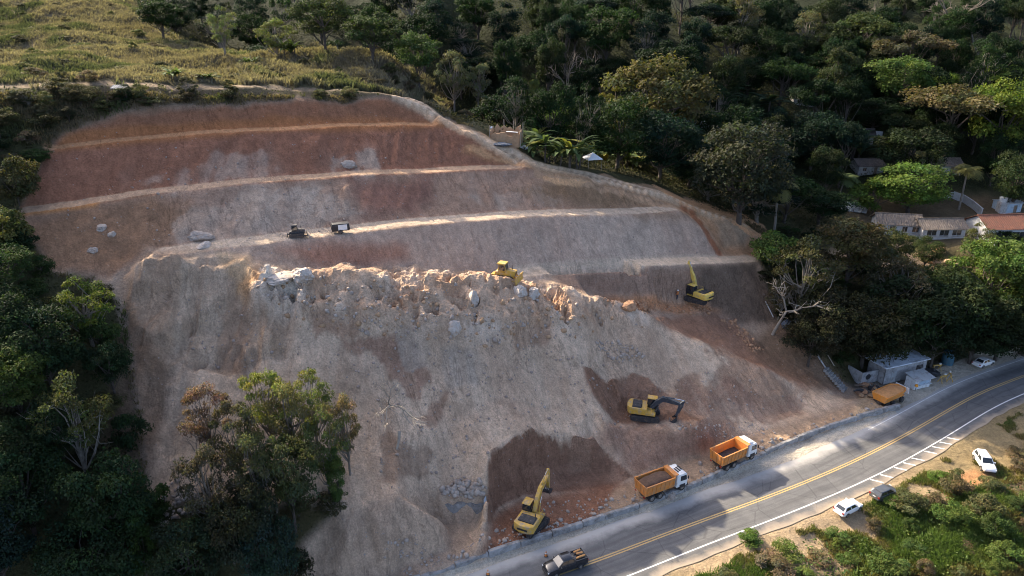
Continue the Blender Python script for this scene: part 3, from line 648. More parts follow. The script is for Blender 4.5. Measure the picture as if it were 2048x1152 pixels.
# ------------------------------------------------------------------ road, markings, low wall
def strip(name, d0, d1, z, m, i0=0, i1=None, parent=None, jag=0):
    sl = slice(i0, i1); A = offset_line(d0)[sl]; B = offset_line(d1)[sl]; n = len(A)
    if jag: A = A+YN[sl]*(np.array([mnoise.noise((k*.21, d0, 3)) for k in range(n)])*jag)[:, None]; B = B+YN[sl]*(np.array([mnoise.noise((k*.27, d1, 7)) for k in range(n)])*jag)[:, None]
    V = np.concatenate([np.c_[A, np.full(n, z)], np.c_[B, np.full(n, z)]]); k = np.arange(n-1)
    F = np.stack([k, n+k, n+k+1, k+1], 1)
    o = mesh_np(name, V, F, m, parent=parent)
    uv = o.data.uv_layers.new(name='UVMap'); arc = np.r_[0, np.cumsum(np.linalg.norm(np.diff(YC[sl], axis=0), axis=1))]
    u = np.r_[arc, arc]; w = np.r_[np.full(n, d0), np.full(n, d1)]
    li = F.ravel(); uv.data.foreach_set('uv', np.c_[u[li], w[li]].ravel()); return o
def road_mat():
    m, N, L, b = nt('asphalt'); uvn = N.new('ShaderNodeTexCoord').outputs['UV']; sep = N.new('ShaderNodeSeparateXYZ'); L.new(uvn, sep.inputs[0])
    geo = N.new('ShaderNodeNewGeometry').outputs['Position']
    n1 = noise(N, L, .35, 6, .65, geo); n2 = noise(N, L, 9.0, 4, .7, geo)
    mp = N.new('ShaderNodeMapping'); mp.inputs['Scale'].default_value = (.05, 1.6, 1); L.new(uvn, mp.inputs[0]); n3 = noise(N, L, 1.0, 5, .6, mp.outputs[0])
    c = ramp(N, L, n1.outputs[0], [(.3, (.085, .085, .085)), (.7, (.135, .131, .126))]).outputs[0]
    c = mixc(N, L, 'MULTIPLY', 1.0, c, ramp(N, L, n3.outputs[0], [(.3, (.72,)*3), (.7, (1.25,)*3)]).outputs[0])
    c = mixc(N, L, 'MULTIPLY', 1.0, c, ramp(N, L, n2.outputs[0], [(.3, (.85,)*3), (.7, (1.15,)*3)]).outputs[0])
    # patches and cracks
    vo = N.new('ShaderNodeTexVoronoi'); vo.feature = 'DISTANCE_TO_EDGE'; vo.inputs['Scale'].default_value = .16; L.new(geo, vo.inputs['Vector'])
    ck = ramp(N, L, vo.outputs[0], [(.004, (.55,)*3), (.012, (1,)*3)]); c = mixc(N, L, 'MULTIPLY', .6, c, ck.outputs[0])
    # dust blown off the works, against the wall
    add = N.new('ShaderNodeMath'); add.operation = 'MULTIPLY_ADD'; L.new(n1.outputs[0], add.inputs[0]); add.inputs[1].default_value = 2.6; L.new(sep.outputs[1], add.inputs[2])
    f = ramp(N, L, add.outputs[0], [(0.0, (1, 1, 1)), (1, (0, 0, 0))]); 
    mr = N.new('ShaderNodeMapRange'); mr.inputs['From Min'].default_value = -2.5; mr.inputs['From Max'].default_value = -1.1; mr.inputs['To Min'].default_value = .85; mr.inputs['To Max'].default_value = 0; L.new(add.outputs[0], mr.inputs['Value'])
    c = mixc(N, L, 'MIX', mr.outputs[0], c, (.43, .41, .375))
    mr2 = N.new('ShaderNodeMapRange'); mr2.inputs['From Min'].default_value = 5.4; mr2.inputs['From Max'].default_value = 6.5; mr2.inputs['To Min'].default_value = 0; mr2.inputs['To Max'].default_value = .9; L.new(add.outputs[0], mr2.inputs['Value'])
    c = mixc(N, L, 'MIX', mr2.outputs[0], c, (.34, .27, .19))
    L.new(c, b.inputs['Base Color']); setin(b, Roughness=.8); bump(N, L, b, n2.outputs[0], .25, .03); return m
M_ROAD = road_mat()
def line_mat(name, col):
    m, N, L, b = nt(name); geo = N.new('ShaderNodeNewGeometry').outputs['Position']
    n = noise(N, L, 2.2, 6, .7, geo); c = ramp(N, L, n.outputs[0], [(.30, tuple(.45*x+.04 for x in col)), (.48, col), (.8, tuple(x*.9 for x in col))])
    L.new(c.outputs[0], b.inputs['Base Color']); setin(b, Roughness=.7); MATS[name] = m
line_mat('line_yellow', (.46, .32, .12)); line_mat('line_white', (.68, .67, .64))
n0 = 0; road = strip('road', -4.45, 5.25, .02, M_ROAD, jag=.35); tag(road, kind='structure'); road['label'] = 'two lane asphalt road curving past the foot of the slide'
for d in (-.26, .08): strip('centre_line', d, d+.17, .026, 'line_yellow', parent=road)
strip('edge_line', 3.5, 3.68, .026, 'line_white', parent=road)
iF = int(np.argmin(np.hypot(YC[:, 0]-62, YC[:, 1]-90)))
strip('edge_line', -3.9, -3.76, .026, 'line_white', iF-6, None, parent=road)
for u, v in [(1739,960),(1764,948),(1788,936),(1813,924),(1833,914),(1853,904),(1870,893),(1887,884),(1902,876)]:
    p = atz(u, v); k = int(np.argmin(np.hypot(YC[:, 0]-p[0], YC[:, 1]-p[1])))
    a = YC[k]+YN[k]*3.8-tan[k]*.35; b_ = YC[k]+YN[k]*5.1+tan[k]*.55; w = tan[k]*.16
    V = [(*(a-w), .028), (*(a+w), .028), (*(b_+w), .028), (*(b_-w), .028)]
    mesh_np('hatch_mark', V, [(0, 3, 2, 1)], 'line_white', parent=road)
def low_wall():
    root = empty('roadside_wall', tuple(W2[0])+(0,)); tag(root, 'low grey concrete wall between the works and the road', 'wall')
    i = int(np.argmin(np.hypot(W2[:, 0]+14, W2[:, 1]-58))); R = random.Random(4); base = Vector((*W2[0], 0))
    n = len(W2)-1
    while i < n:
        L = R.choice((3, 4, 4, 5)); j = min(i+L, n); h0 = .98+R.uniform(-.12, .1); rings = []
        K = 9
        if R.random() < .09 : h0 *= .72
        for k in range(K):
            t = i+(j-i)*(.012+.976*k/(K-1)); a = int(t); f = t-a; b_ = min(a+1, n)
            p = W2[a]*(1-f)+W2[b_]*f; nn = WN[a]; h = h0+R.uniform(-.06, .05)+(.10*mnoise.noise((t*.9, 1, 2)))
            o1 = -.28+R.uniform(-.02, .02); o2 = .26
            rings.append([(p[0]+nn[0]*o1-base.x, p[1]+nn[1]*o1-base.y, -.1), (p[0]+nn[0]*(o1+.05)-base.x, p[1]+nn[1]*(o1+.05)-base.y, h*.9), (p[0]+nn[0]*(o1+.13)-base.x, p[1]+nn[1]*(o1+.13)-base.y, h), (p[0]+nn[0]*o2-base.x, p[1]+nn[1]*o2-base.y, h+R.uniform(-.05, .03)), (p[0]+nn[0]*(o2+.05)-base.x, p[1]+nn[1]*(o2+.05)-base.y, -.1)])
        MB().loft(rings).build('wall_segment', 'concrete_wall', root); i = j
low_wall()
# ------------------------------------------------------------------ vegetation
def zone(A, x, y):
    i = np.clip(np.searchsorted(GX, x), 0, len(GX)-1); j = np.clip(np.searchsorted(GY, y), 0, len(GY)-1); return A[j, i]
def leaf_cloud(P, Nrm, size, R, aspect=.5, cvar=None, droop=0.0):
    """one small rhomb per point; returns vertices, faces, colours"""
    n = len(P); a = R.normal(size=(n, 3)); t = np.cross(Nrm, a); t /= np.linalg.norm(t, axis=1)[:, None]+1e-9
    t[:, 2] -= droop; t /= np.linalg.norm(t, axis=1)[:, None]
    b = np.cross(Nrm, t); b /= np.linalg.norm(b, axis=1)[:, None]+1e-9
    L = (size*R.uniform(.6, 1.4, n))[:, None]; w = L*aspect
    fold = Nrm*L*.12
    V = np.stack([P-t*L*.5, P+b*w*.5-fold, P+t*L*.5, P-b*w*.5-fold], 1).reshape(-1, 3)
    F = np.arange(4*n).reshape(-1, 4)
    c = np.ones((n, 3)) if cvar is None else cvar
    c = c*R.uniform(.7, 1.3, (n, 1)); c = c*np.c_[R.uniform(.85, 1.2, n), np.ones(n), R.uniform(.75, 1.2, n)]
    return V, F, np.repeat(c, 4, 0)
def unit(v): return v/(np.linalg.norm(v, axis=-1, keepdims=True)+1e-9)
def limb(mb, pts, r0, r1, n=5):
    P = [Vector(p) for p in pts]; rings = []; m = len(P)-1
    for k, p in enumerate(P):
        q = (P[min(k+1, m)]-P[max(k-1, 0)]).to_track_quat('Z', 'Y'); r = r0+(r1-r0)*k/m
        rings.append([p+q @ Vector((r*math.cos(6.2832*i/n), r*math.sin(6.2832*i/n), 0)) for i in range(n)])
    mb.loft(rings, caps=False)
def bend(a, b, R, k=4, amt=.12):
    a = np.array(a, float); b = np.array(b, float); d = np.linalg.norm(b-a); m = R.normal(size=3)*amt*d
    return [tuple(a+(b-a)*t+m*math.sin(math.pi*t)) for t in np.linspace(0, 1, k+1)]
PROTO = {}
def make_tree(kind, seed):
    """a tree 10 m tall and about 8 m wide: trunk with limbs, crown of leaf clumps"""
    R = np.random.default_rng(seed); tb = MB(); Vs, Fs, Cs = [], [], []; k0 = 0
    spec = dict(broad=(38, 4.0, 3.6, 6.2, 1.35, 9500, .33), dome=(32, 4.4, 2.0, 7.4, 1.25, 8500, .32), airy=(38, 3.7, 3.9, 5.9, .92, 5200, .29), tall=(38, 2.7, 4.5, 5.4, 1.15, 7500, .32), dense=(52, 4.1, 4.3, 5.3, 1.4, 11500, .31), bush=(20, 4.2, 3.6, 4.2, 1.8, 4200, .52))[kind]
    nc, rx, rz, zc, cr, nl, ls = spec
    C_ = []
    lob = R.normal(size=(5, 3)); lob = unit(lob)*np.array([1, 1, .5]); lobr = R.uniform(.7, 1.25, 5)
    while len(C_) < nc:
        d = unit(R.normal(size=3)); r = R.uniform(.45, 1)**.5
        k = .78+.32*max(0, max(float(d@l)*s for l, s in zip(unit(lob), lobr)))
        p = np.array([d[0]*rx*r*k, d[1]*rx*r*k, zc+d[2]*rz*r*k*.85])
        if kind == 'dome' and p[2] < zc-.9: continue
        if p[2] < (1.6 if kind not in ('bush', 'dense') else .6): continue
        C_.append(p)
    C_ = np.array(C_); top = np.array([R.normal()*.3, R.normal()*.3, zc*.72])
    trunk = bend((0, 0, -.6), top, R, 5, .05); limb(tb, trunk, .30 if kind != 'bush' else .12, .16 if kind != 'bush' else .06, 7)
    for p in C_[:: (1 if kind == 'airy' else 2)]:
        s = trunk[R.integers(2, len(trunk))]; limb(tb, bend(s, p, R, 3, .10), .10, .03, 4)
        if kind == 'airy':
            for _ in range(2): limb(tb, bend(p, p+R.normal(size=3)*.8, R, 2, .1), .035, .012, 3)
    w = R.uniform(.5, 1.4, nc); w /= w.sum()
    for p, wi in zip(C_, w):
        n = int(nl*wi)+8; d = unit(R.normal(size=(n, 3))); d[:, 2] = np.where(d[:, 2] < -.25, -d[:, 2]*.6, d[:, 2]); d = unit(d)
        rr = cr*R.uniform(.7, 1.25)*(.55+.5*R.random((n, 1))**.6); bumpy = 1+.25*np.sin(d[:, :1]*7+p[0])*np.cos(d[:, 1:2]*6+p[1])
        P = p+d*rr*bumpy*np.array([1.05, 1.05, .78])
        Nn = unit(d*.7+np.array([0, 0, .55])+R.normal(size=(n, 3))*.55)
        cl = np.ones((n, 3))*R.uniform(.72, 1.3)*np.array([R.uniform(.88, 1.18), 1, R.uniform(.8, 1.15)])
        V, F, c = leaf_cloud(P, Nn, ls, R, .55, cl, .25); Vs.append(V); Fs.append(F+k0); Cs.append(c); k0 += len(V)
    return tb, np.concatenate(Vs), np.concatenate(Fs), np.concatenate(Cs)
def make_bare(seed, depth=4):
    R = np.random.default_rng(seed); tb = MB()
    tw = MB()
    def grow(p, d, L, r, k):
        pts = [p]; q = np.array(p, float); dd = np.array(d, float)
        for _ in range(3):
            dd = unit(dd+R.normal(size=3)*.14); q = q+dd*L/3; pts.append(tuple(q))
        limb(tb if k >= depth else tw, pts, r, r*.62, 6 if k > 1 else 3)
        if k <= 0: return
        for _ in range(R.integers(2, 4)):
            nd = unit(dd+R.normal(size=3)*.55+np.array([0, 0, .12])); grow(tuple(q), nd, L*R.uniform(.55, .8), r*.58, k-1)
        if k >= 2: grow(pts[2], unit(dd+R.normal(size=3)*.7), L*.55, r*.4, k-2)
    grow((0, 0, -.4), (.02, 0, 1), 4.0, .22, depth); return tb, tw
def make_palm(seed, coco=True):
    R = np.random.default_rng(seed); tb = MB(); top = (R.uniform(-.6, .6), R.uniform(-.6, .6), 7.4)
    limb(tb, bend((0, 0, -.4), top, R, 6, .04), .20, .13, 7); Vs, Fs, Cs = [], [], []; k0 = 0
    for i in range(20):
        az = i*2.4+R.uniform(-.2, .2); el = R.uniform(-.1, 1.15); Ln = R.uniform(2.6, 3.5); p = np.array(top, float); hd = np.array([math.cos(az), math.sin(az), 0.])
        pts = []
        for k in range(9): pts.append(p.copy()); e = el-k*.21; p = p+(hd*math.cos(e)+np.array([0, 0, math.sin(e)]))*Ln/8
        side = np.array([-hd[1], hd[0], 0]); shade = R.uniform(.75, 1.2)
        for k in range(8):
            for s_ in (-1, 1):
                for h in (0, .5):
                    a = pts[k]*(1-h)+pts[k+1]*h; fw = unit(pts[k+1]-pts[k]); ln = (.95*math.sin(math.pi*min(1, (k+h+1.2)/9.6))+.1)
                    tip = a+side*s_*ln+fw*.45+np.array([0, 0, -.32*ln]); wv = fw*.085
                    Vs.append(np.array([a-wv, a+wv, tip+wv*.4, tip-wv*.4])); Fs.append(np.arange(4)+k0); k0 += 4; Cs.append(np.ones((4, 3))*shade)
    return tb, np.concatenate(Vs), np.array(Fs), np.concatenate(Cs)
def make_banana(seed):
    R = np.random.default_rng(seed); tb = MB(); Vs, Fs, Cs = [], [], []; k0 = 0
    for s in range(4):
        bx, by = R.normal(size=2)*.8; h = R.uniform(.7, 2.2); limb(tb, [(bx, by, -.3), (bx+R.normal()*.1, by, h)], .10, .06, 6)
        for i in range(9):
            az = R.uniform(0, 6.28); el = R.uniform(.45, 1.45); Ln = R.uniform(2.0, 3.2); p = np.array([bx, by, h*R.uniform(.7, 1)]); hd = np.array([math.cos(az), math.sin(az), 0.]); side = np.array([-hd[1], hd[0], 0]); pts = []
            for k in range(7): pts.append(p.copy()); e = el-k*.24; p = p+(hd*math.cos(e)+np.array([0, 0, math.sin(e)]))*Ln/6
            sh = R.uniform(.75, 1.3); yl = R.random() < .15; c = np.array([1.6, 1.15, .7]) if yl else np.ones(3)
            for k in range(6):
                w0 = .33*math.sin(math.pi*(k+.35)/6.4); w1 = .33*math.sin(math.pi*(k+1.25)/6.6)
                for s_ in (-1, 1):
                    e = side*s_*.9+np.array([0, 0, .28]); Vs.append(np.array([pts[k], pts[k]+e*w0, pts[k+1]+e*w1*R.uniform(.7, 1.05), pts[k+1]])); Fs.append(np.arange(4)+k0); k0 += 4; Cs.append(np.ones((4, 3))*sh*c)
    return tb, np.concatenate(Vs), np.array(Fs), np.concatenate(Cs)
def store(key, tb, V, F, c, bark='bark'):
    t = tb.build('trunk', bark, smooth=True); cr = mesh_np('crown', V, F, 'foliage', False, {'leaf': c})
    for o in (t, cr): COL.objects.unlink(o)
    PROTO[key] = (t.data, cr.data); bpy.data.objects.remove(t); bpy.data.objects.remove(cr)
for kind, cnt in (('broad', 5), ('dense', 3), ('dome', 3), ('airy', 4), ('tall', 3), ('bush', 4)):
    for i in range(cnt): store((kind, i), *make_tree(kind, 1000+37*i+len(kind)*7), bark='bark_pale' if kind == 'airy' else 'bark')
for i in range(3): store(('palm', i), *make_palm(50+i), bark='bark_pale'); store(('banana', i), *make_banana(80+i))
for i in range(3):
    tb, tw = make_bare(300+i); a = tb.build('trunk', 'bare_twig', smooth=True); b_ = tw.build('branches', 'bare_twig')
    for o in (a, b_): COL.objects.unlink(o)
    PROTO[('bare', i)] = (a.data, b_.data); bpy.data.objects.remove(a); bpy.data.objects.remove(b_)
print('protos', time.time()-T0)
COUNT = {}
DARK = (.030, .056, .024); MID = (.050, .088, .030); LIT = (.10, .145, .032); YEL = (.17, .155, .040); OLIVE = (.105, .095, .038); GREY = (.10, .115, .07); BRIGHT = (.13, .205, .030); REDBR = (.16, .085, .055); BLUE = (.028, .055, .040); BROWN = (.13, .10, .055); PALE = (.16, .185, .085)
TREES = []
def plant(name, kind, loc, H, Wd, tint, label, cat='tree', group=None, rz=None, lean=(0, 0), var=None, parts=True, cname='crown'):
    n = sum(1 for k in PROTO if k[0] == kind); i = COUNT.get(kind, 0); COUNT[kind] = i+1; i = i % n if var is None else var
    dt, dc = PROTO[(kind, i)]
    r = bpy.data.objects.new(name, None); COL.objects.link(r); r.location = loc
    r.rotation_euler = (lean[0], lean[1], random.uniform(0, 6.28) if rz is None else rz)
    base = dict(palm=(9.0, 6.5), banana=(4.2, 4.5), bare=(11.0, 7.5), bush=(8.5, 10.0)).get(kind, (10.3, 9.2))
    r.scale = (Wd/base[1], Wd/base[1], H/base[0]); r.empty_display_size = .2
    for nm, d in (('trunk', dt), ('branches' if kind == 'bare' else cname, dc)):
        o = bpy.data.objects.new(nm, d); COL.objects.link(o); o.parent = r; k = random.uniform(.85, 1.15); o.color = (tint[0]*k, tint[1]*k, tint[2]*k, 1)
        if nm == 'branches': o['kind'] = 'stuff'
    tag(r, label, cat, group); TREES.append(r); return r
def px_scale(p): return FPX/(p.y*math.cos(PIT)+(CZ-p.z)*math.sin(PIT))
def tree_px(name, kind, u, vt, vb, w, tint, label, group=None, cat='tree', Y=None, **kw):
    p = hit(u, vb) if Y is None else Vector(aty(u, vb, Y))
    if Y is not None: p.z = float(ground(p.x, p.y))
    s = px_scale(p); dep = math.atan2(CZ-p.z, p.y); H = (vb-vt)/(s*math.cos(dep)); return plant(name, kind, p, max(H, .8), w/s, tint, label, cat, group, **kw)
T = tree_px
# --- trees that can be told apart; brighter leaf tints put sun on lit ones
T('tree', 'airy', 450, 12, 112, 68, (.13, .165, .07), 'small round pale green tree on a thin trunk above the grassy ridge')
T('tree', 'airy', 560, 40, 124, 92, (.12, .15, .045), 'loose yellow-green tree behind the grassy ridge, beside the round pale tree')
T('tree', 'broad', 652, -6, 112, 110, (.048, .07, .028), 'mid green tree above the pampas covered bank at the top of the cut')
T('tree', 'broad', 745, 22, 130, 105, (.045, .07, .027), 'leafy green tree at the forest edge over the end of the grassy ridge')
T('tree', 'broad', 838, 66, 178, 96, MID, 'dark green tree where the grassy ridge falls towards the valley')
T('tree', 'airy', 908, 98, 222, 76, (.095, .105, .055), 'slim grey-green tree standing on the spur above the dirt track')
T('tree', 'airy', 958, 112, 225, 58, (.12, .13, .07), 'thin grey-green sapling close behind the slim tree on the spur')
T('tree', 'tall', 1066, 146, 222, 36, (.12, .16, .055), 'little pale green tree in front of the dark valley forest')
T('tree', 'bare', 1126, 96, 225, 90, BROWN, 'leafless brown tree in the dark valley forest')
T('tree', 'bare', 1205, 92, 200, 70, BROWN, 'faint leafless tree behind the big olive crown')
T('tree', 'bush', 1118, 200, 268, 108, (.095, .15, .03), 'low bright green rounded tree behind the banana plants', var=1)
T('tree', 'broad', 1308, 110, 322, 196, (.080, .082, .034), 'large spreading olive-brown tree with pale trunk behind the dirt track', var=2)
T('tree', 'airy', 1236, 168, 300, 90, (.13, .14, .035), 'yellow-green tree tucked against the large olive-brown tree')
T('tree', 'dense', 1478, 232, 445, 188, (.034, .042, .026), 'big dark rounded tree standing below the dirt track')
T('tree', 'tall', 1655, 100, 262, 108, (.036, .052, .022), 'tall dark feathery tree above the hut in the forest')
T('tree', 'broad', 1785, 116, 236, 120, (.06, .10, .027), 'sunlit green rounded crown high on the right-hand forest slope')
T('tree', 'dense', 1868, 132, 220, 80, (.095, .15, .028), 'small bright green crown lit by sun in the forest')
T('tree', 'broad', 1990, 130, 222, 96, (.08, .13, .028), 'bright green crown behind the yellow-green domed tree')
T('tree', 'broad', 1978, 164, 345, 134, (.105, .15, .026), 'vivid yellow-green domed tree on the right-hand forest slope', var=3)
T('tree', 'dome', 1888, 172, 310, 160, (.095, .09, .042), 'dry yellow-brown spreading tree beside the vivid domed tree')
T('tree', 'dome', 1808, 66, 190, 130, (.075, .07, .042), 'grey-brown flat-topped tree high in the forest')
T('tree', 'broad', 1705, 26, 150, 130, (.042, .062, .024), 'broad green crown at the top of the forest slope')
T('tree', 'bare', 1905, -30, 105, 130, BROWN, 'leafless spreading tree near the top edge of the forest', var=0)
T('tree', 'bare', 1960, 20, 120, 90, BROWN, 'smaller leafless tree beside the spreading bare one at the top', var=1)
T('tree', 'bare', 1745, -20, 70, 70, BROWN, 'leafless upright tree on the forest skyline', var=2)
T('tree', 'airy', 1478, -14, 108, 80, (.11, .11, .05), 'thin tall tree with long pale trunk in the dark forest')
T('tree', 'airy', 1605, 20, 130, 90, (.10, .11, .055), 'grey-green loose tree high in the dark forest')
T('tree', 'broad', 2030, 226, 340, 90, (.055, .065, .04), 'grey-green tree at the far right above the houses')
T('tree', 'dense', 2022, 298, 425, 100, (.035, .055, .022), 'dark green tree above the red-roofed house')
T('tree', 'airy', 1842, 286, 400, 70, (.13, .14, .07), 'small greyish tree above the tile-roofed houses')
T('tree', 'dense', 1815, 318, 428, 140, (.07, .12, .026), 'sunlit vine-covered tree behind the tile-roofed houses')
T('tree', 'bush', 1742, 358, 430, 84, (.08, .13, .028), 'bright green bushy tree left of the vine-covered one')
T('palm', 'palm', 1548, 352, 470, 96, (.13, .125, .045), 'tall dusty palm standing alone by the end of the dirt track', cat='palm')
T('palm', 'palm', 1678, 346, 412, 64, (.12, .155, .06), 'small palm in the gardens, before the vine-covered tree', cat='palm')
T('palm', 'palm', 1917, 330, 420, 74, (.12, .12, .04), 'coconut palm on a thin trunk beside the white garden wall', cat='palm')
T('palm', 'palm', 2038, 484, 556, 74, (.12, .17, .045), 'short green palm below the red-roofed house', cat='palm')
T('tree', 'bush', 1538, 462, 535, 96, (.085, .13, .033), 'bright shrubby tree at the edge of the cut, under the lone palm')
bank = [('broad', 1776, 462, 560, 74, (.085, .10, .04), 'small olive tree before the older tile-roofed house'), ('dense', 1846, 470, 540, 56, (.06, .085, .03), 'bushy green tree between the two tile-roofed houses'), ('airy', 1946, 440, 530, 70, (.11, .13, .05), 'loose tree standing before the grey boundary wall'), ('airy', 1592, 478, 640, 150, (.11, .115, .05), 'loose olive tree on the bank behind the leaning bare trunk'), ('broad', 1688, 436, 580, 150, (.10, .095, .042), 'wide dry olive tree on the bank below the collapsed roof'),
 ('airy', 1770, 506, 650, 140, (.12, .11, .055), 'grey-olive thin-leaved tree in front of the tile-roofed houses'), ('dense', 1650, 560, 690, 130, (.055, .06, .03), 'dark tree hung with creepers beside the cut'),
 ('dense', 1722, 590, 735, 150, (.06, .062, .03), 'dark brownish tree directly behind the concrete shed'), ('broad', 1805, 556, 730, 170, (.035, .058, .024), 'big black-green tree over the shed roof'), ('broad', 1902, 548, 715, 160, (.038, .060, .024), 'big dark tree on the bank above the blue tank'),
 ('broad', 1962, 486, 660, 150, (.085, .14, .032), 'sunlit green tree on the bank below the red-roofed house'), ('broad', 2036, 520, 705, 140, (.085, .13, .03), 'sunlit green tree at the right edge of the bank'), ('dense', 1868, 520, 640, 110, (.05, .075, .028), 'rounded dark tree between the boulders and the sunlit bank tree'),
 ('dense', 1990, 606, 722, 130, (.035, .055, .023), 'low dark tree on the bank behind the parked white car'), ('broad', 1858, 640, 742, 110, (.03, .05, .022), 'small dark tree between shed and blue tank'), ('broad', 1938, 636, 728, 110, (.03, .05, .022), 'small dark tree right of the blue tank'),
 ('dense', 2044, 612, 712, 110, (.035, .055, .024), 'dark tree at the right edge above the road'), ('dense', 1615, 620, 735, 100, (.05, .052, .03), 'scrubby dark tree beside the fallen pipe'), ('broad', 1760, 640, 736, 120, (.04, .055, .025), 'dark leafy tree touching the shed roof from behind'),
 ('airy', 1556, 548, 640, 70, (.12, .105, .06), 'thin dry tree on the rim of the cut')]
for k, u, a, b_, w, c, l in bank: T('tree', k, u, a, b_, w, tuple(q*.7 for q in c), l)
left = [('airy', 186, 548, 690, 124, (.12, .165, .035), 'sunlit airy tree standing out against the left edge of the landslide'), ('broad', 52, 706, 860, 130, (.075, .115, .032), 'green lit crown at the left edge below the airy tree'),
 ('airy', 178, 768, 960, 150, (.12, .135, .05), 'large olive tree at lower left with sunlit top'), ('dense', 30, 560, 710, 130, DARK, 'dark tree at the left edge level with the slide crest'), ('dense', 110, 610, 780, 150, DARK, 'dark tree below the sunlit airy tree'),
 ('bush', 14, 408, 500, 100, (.085, .10, .035), 'olive bushy tree at the left edge beside the second bench'), ('bush', 40, 318, 415, 90, (.09, .095, .04), 'dry bushy tree left of the cut near its top'), ('dense', 20, 480, 590, 110, MID, 'mid green tree at the left edge under the olive bushy one'),
 ('dense', 70, 910, 1070, 140, DARK, 'wide dark tree at lower left below the sunlit olive crown'), ('dense', 20, 1010, 1170, 140, BLUE, 'blue-green dark tree in the lower left corner'), ('broad', 250, 950, 1130, 150, DARK, 'dark tree beside the foot of the dusty chute'),
 ('tall', 300, 1036, 1170, 70, (.06, .105, .03), 'narrow green tree at the bottom below the chute'), ('dense', 200, 1060, 1200, 170, DARK, 'dark tree at the bottom edge left of the narrow green tree'), ('dense', 130, 790, 930, 120, DARK, 'dark tree hidden between the lit crowns at lower left'),
 ('broad', 232, 690, 800, 90, DARK, 'dark tree leaning over the left side of the chute'), ('dense', -20, 850, 1010, 150, DARK, 'dark tree half out of frame at lower left')]
for k, u, a, b_, w, c, l in left: T('tree', k, u, a, b_, w, tuple(q*.78 for q in c), l)  # lowered leaf tints put the hill's shade into the left trees
clump = [('airy', 432, 772, 930, 110, (.115, .078, .055), 'reddish-brown dying tree at the left of the clump below the slide'), ('airy', 548, 732, 900, 120, (.15, .16, .045), 'yellow-green airy tree at the top of the clump below the slide'), ('airy', 636, 742, 900, 110, (.14, .155, .05), 'pale green airy tree at the upper right of the clump'), ('airy', 592, 775, 930, 100, (.12, .115, .05), 'olive twiggy tree between the two airy trees of the clump'),
 ('airy', 700, 790, 950, 80, (.11, .09, .05), 'brownish twiggy tree at the right edge of the clump'), ('airy', 492, 800, 990, 120, (.065, .062, .036), 'dark creeper-hung tree in the middle of the clump'), ('airy', 660, 830, 1000, 110, (.085, .10, .04), 'loose green tree on the right half of the clump'), ('broad', 590, 880, 1060, 120, (.055, .068, .03), 'broad mid green tree in the middle of the clump'), ('airy', 530, 880, 1050, 110, (.08, .085, .04), 'grey-green thin tree before the creeper-hung one'),
 ('tall', 682, 905, 1030, 56, (.055, .085, .026), 'narrow green tree low on the right of the clump'), ('airy', 440, 900, 1080, 120, (.045, .042, .028), 'dark thin tree low on the left of the clump'), ('dense', 500, 990, 1160, 120, (.030, .034, .02), 'dark rounded tree low on the left of the clump'), ('dense', 545, 1040, 1180, 110, (.02, .036, .026), 'blue-green dark tree at the foot of the clump'), 
 ('dense', 390, 1060, 1200, 130, (.022, .034, .018), 'dark tree at the bottom between chute and clump'), ('bare', 412, 850, 990, 80, BROWN, 'leafless twiggy tree left of the clump'), ('bare', 560, 930, 1070, 80, BROWN, 'leafless twiggy tree in the middle of the clump'), ('bare', 470, 1000, 1130, 70, BROWN, 'leafless twiggy tree low on the left of the clump')]
for k, u, a, b_, w, c, l in clump: T('tree', k, u, a, b_, w, tuple(q*1.4 for q in c), l)
def leaning_bare():
    p = hit(1545, 668); s = px_scale(p)
    r = plant('tree', 'bare', p, 165/s, 120/s, BROWN, 'pale leafless tree leaning right on the edge of the cut', lean=(0, .28), rz=.3, var=2)
    for c in kids(r): 
        c.data = c.data.copy(); c.data.materials[0] = MATS['dead_wood']
leaning_bare()
p = hit(1596, 660); s = px_scale(p); plant('tree', 'bare', p, 100/s, 70/s, BROWN, 'shorter grey dead tree right of the leaning pale one', var=0, lean=(0, .1))
# banana plants
ban = [(1082, 238, 318, 70, 'banana plant beside the ruined hut'), (1146, 250, 336, 70, 'tall banana plant with hanging dead leaves before the valley trees'), (1112, 262, 326, 56, 'banana plant between the two taller ones near the ruin'), (1222, 258, 330, 80, 'banana plant right of the white canopy'), (1256, 276, 340, 70, 'low banana plant at the foot of the large olive-brown tree'),
 (1405, 150, 215, 80, 'dark banana plant in shade behind the large olive-brown tree'), (1522, 165, 228, 80, 'shaded banana plant left of the forest hut'), (1490, 200, 250, 70, 'shaded banana plant below the one by the forest hut'), (1668, 256, 320, 100, 'wide dark banana plant between the two forest huts'), (1600, 240, 300, 80, 'dark banana plant behind the big rounded tree'), (1010, 180, 245, 80, 'dark banana plant in the valley behind the spur'), (365, 128, 160, 36, 'spiky plant on the grassy bank over the track'), (508, 104, 136, 30, 'small yellow-leaved banana plant on the ridge'), (415, 140, 162, 34, 'low broad-leaved plant right of the spiky one on the bank'), (596, 68, 118, 40, 'pale banana plant behind the ridge')]
for k, (u, a, b_, w, l) in enumerate(ban): T('banana_plant', 'banana', u, a+(b_-a)*.12, b_, w*1.35, (.09, .125, .05) if k not in (5, 6, 7, 8, 9, 10) else (.055, .085, .05), l, cat='banana plant')  # dimmer tint puts the wood's shade into leaves of the shaded plants
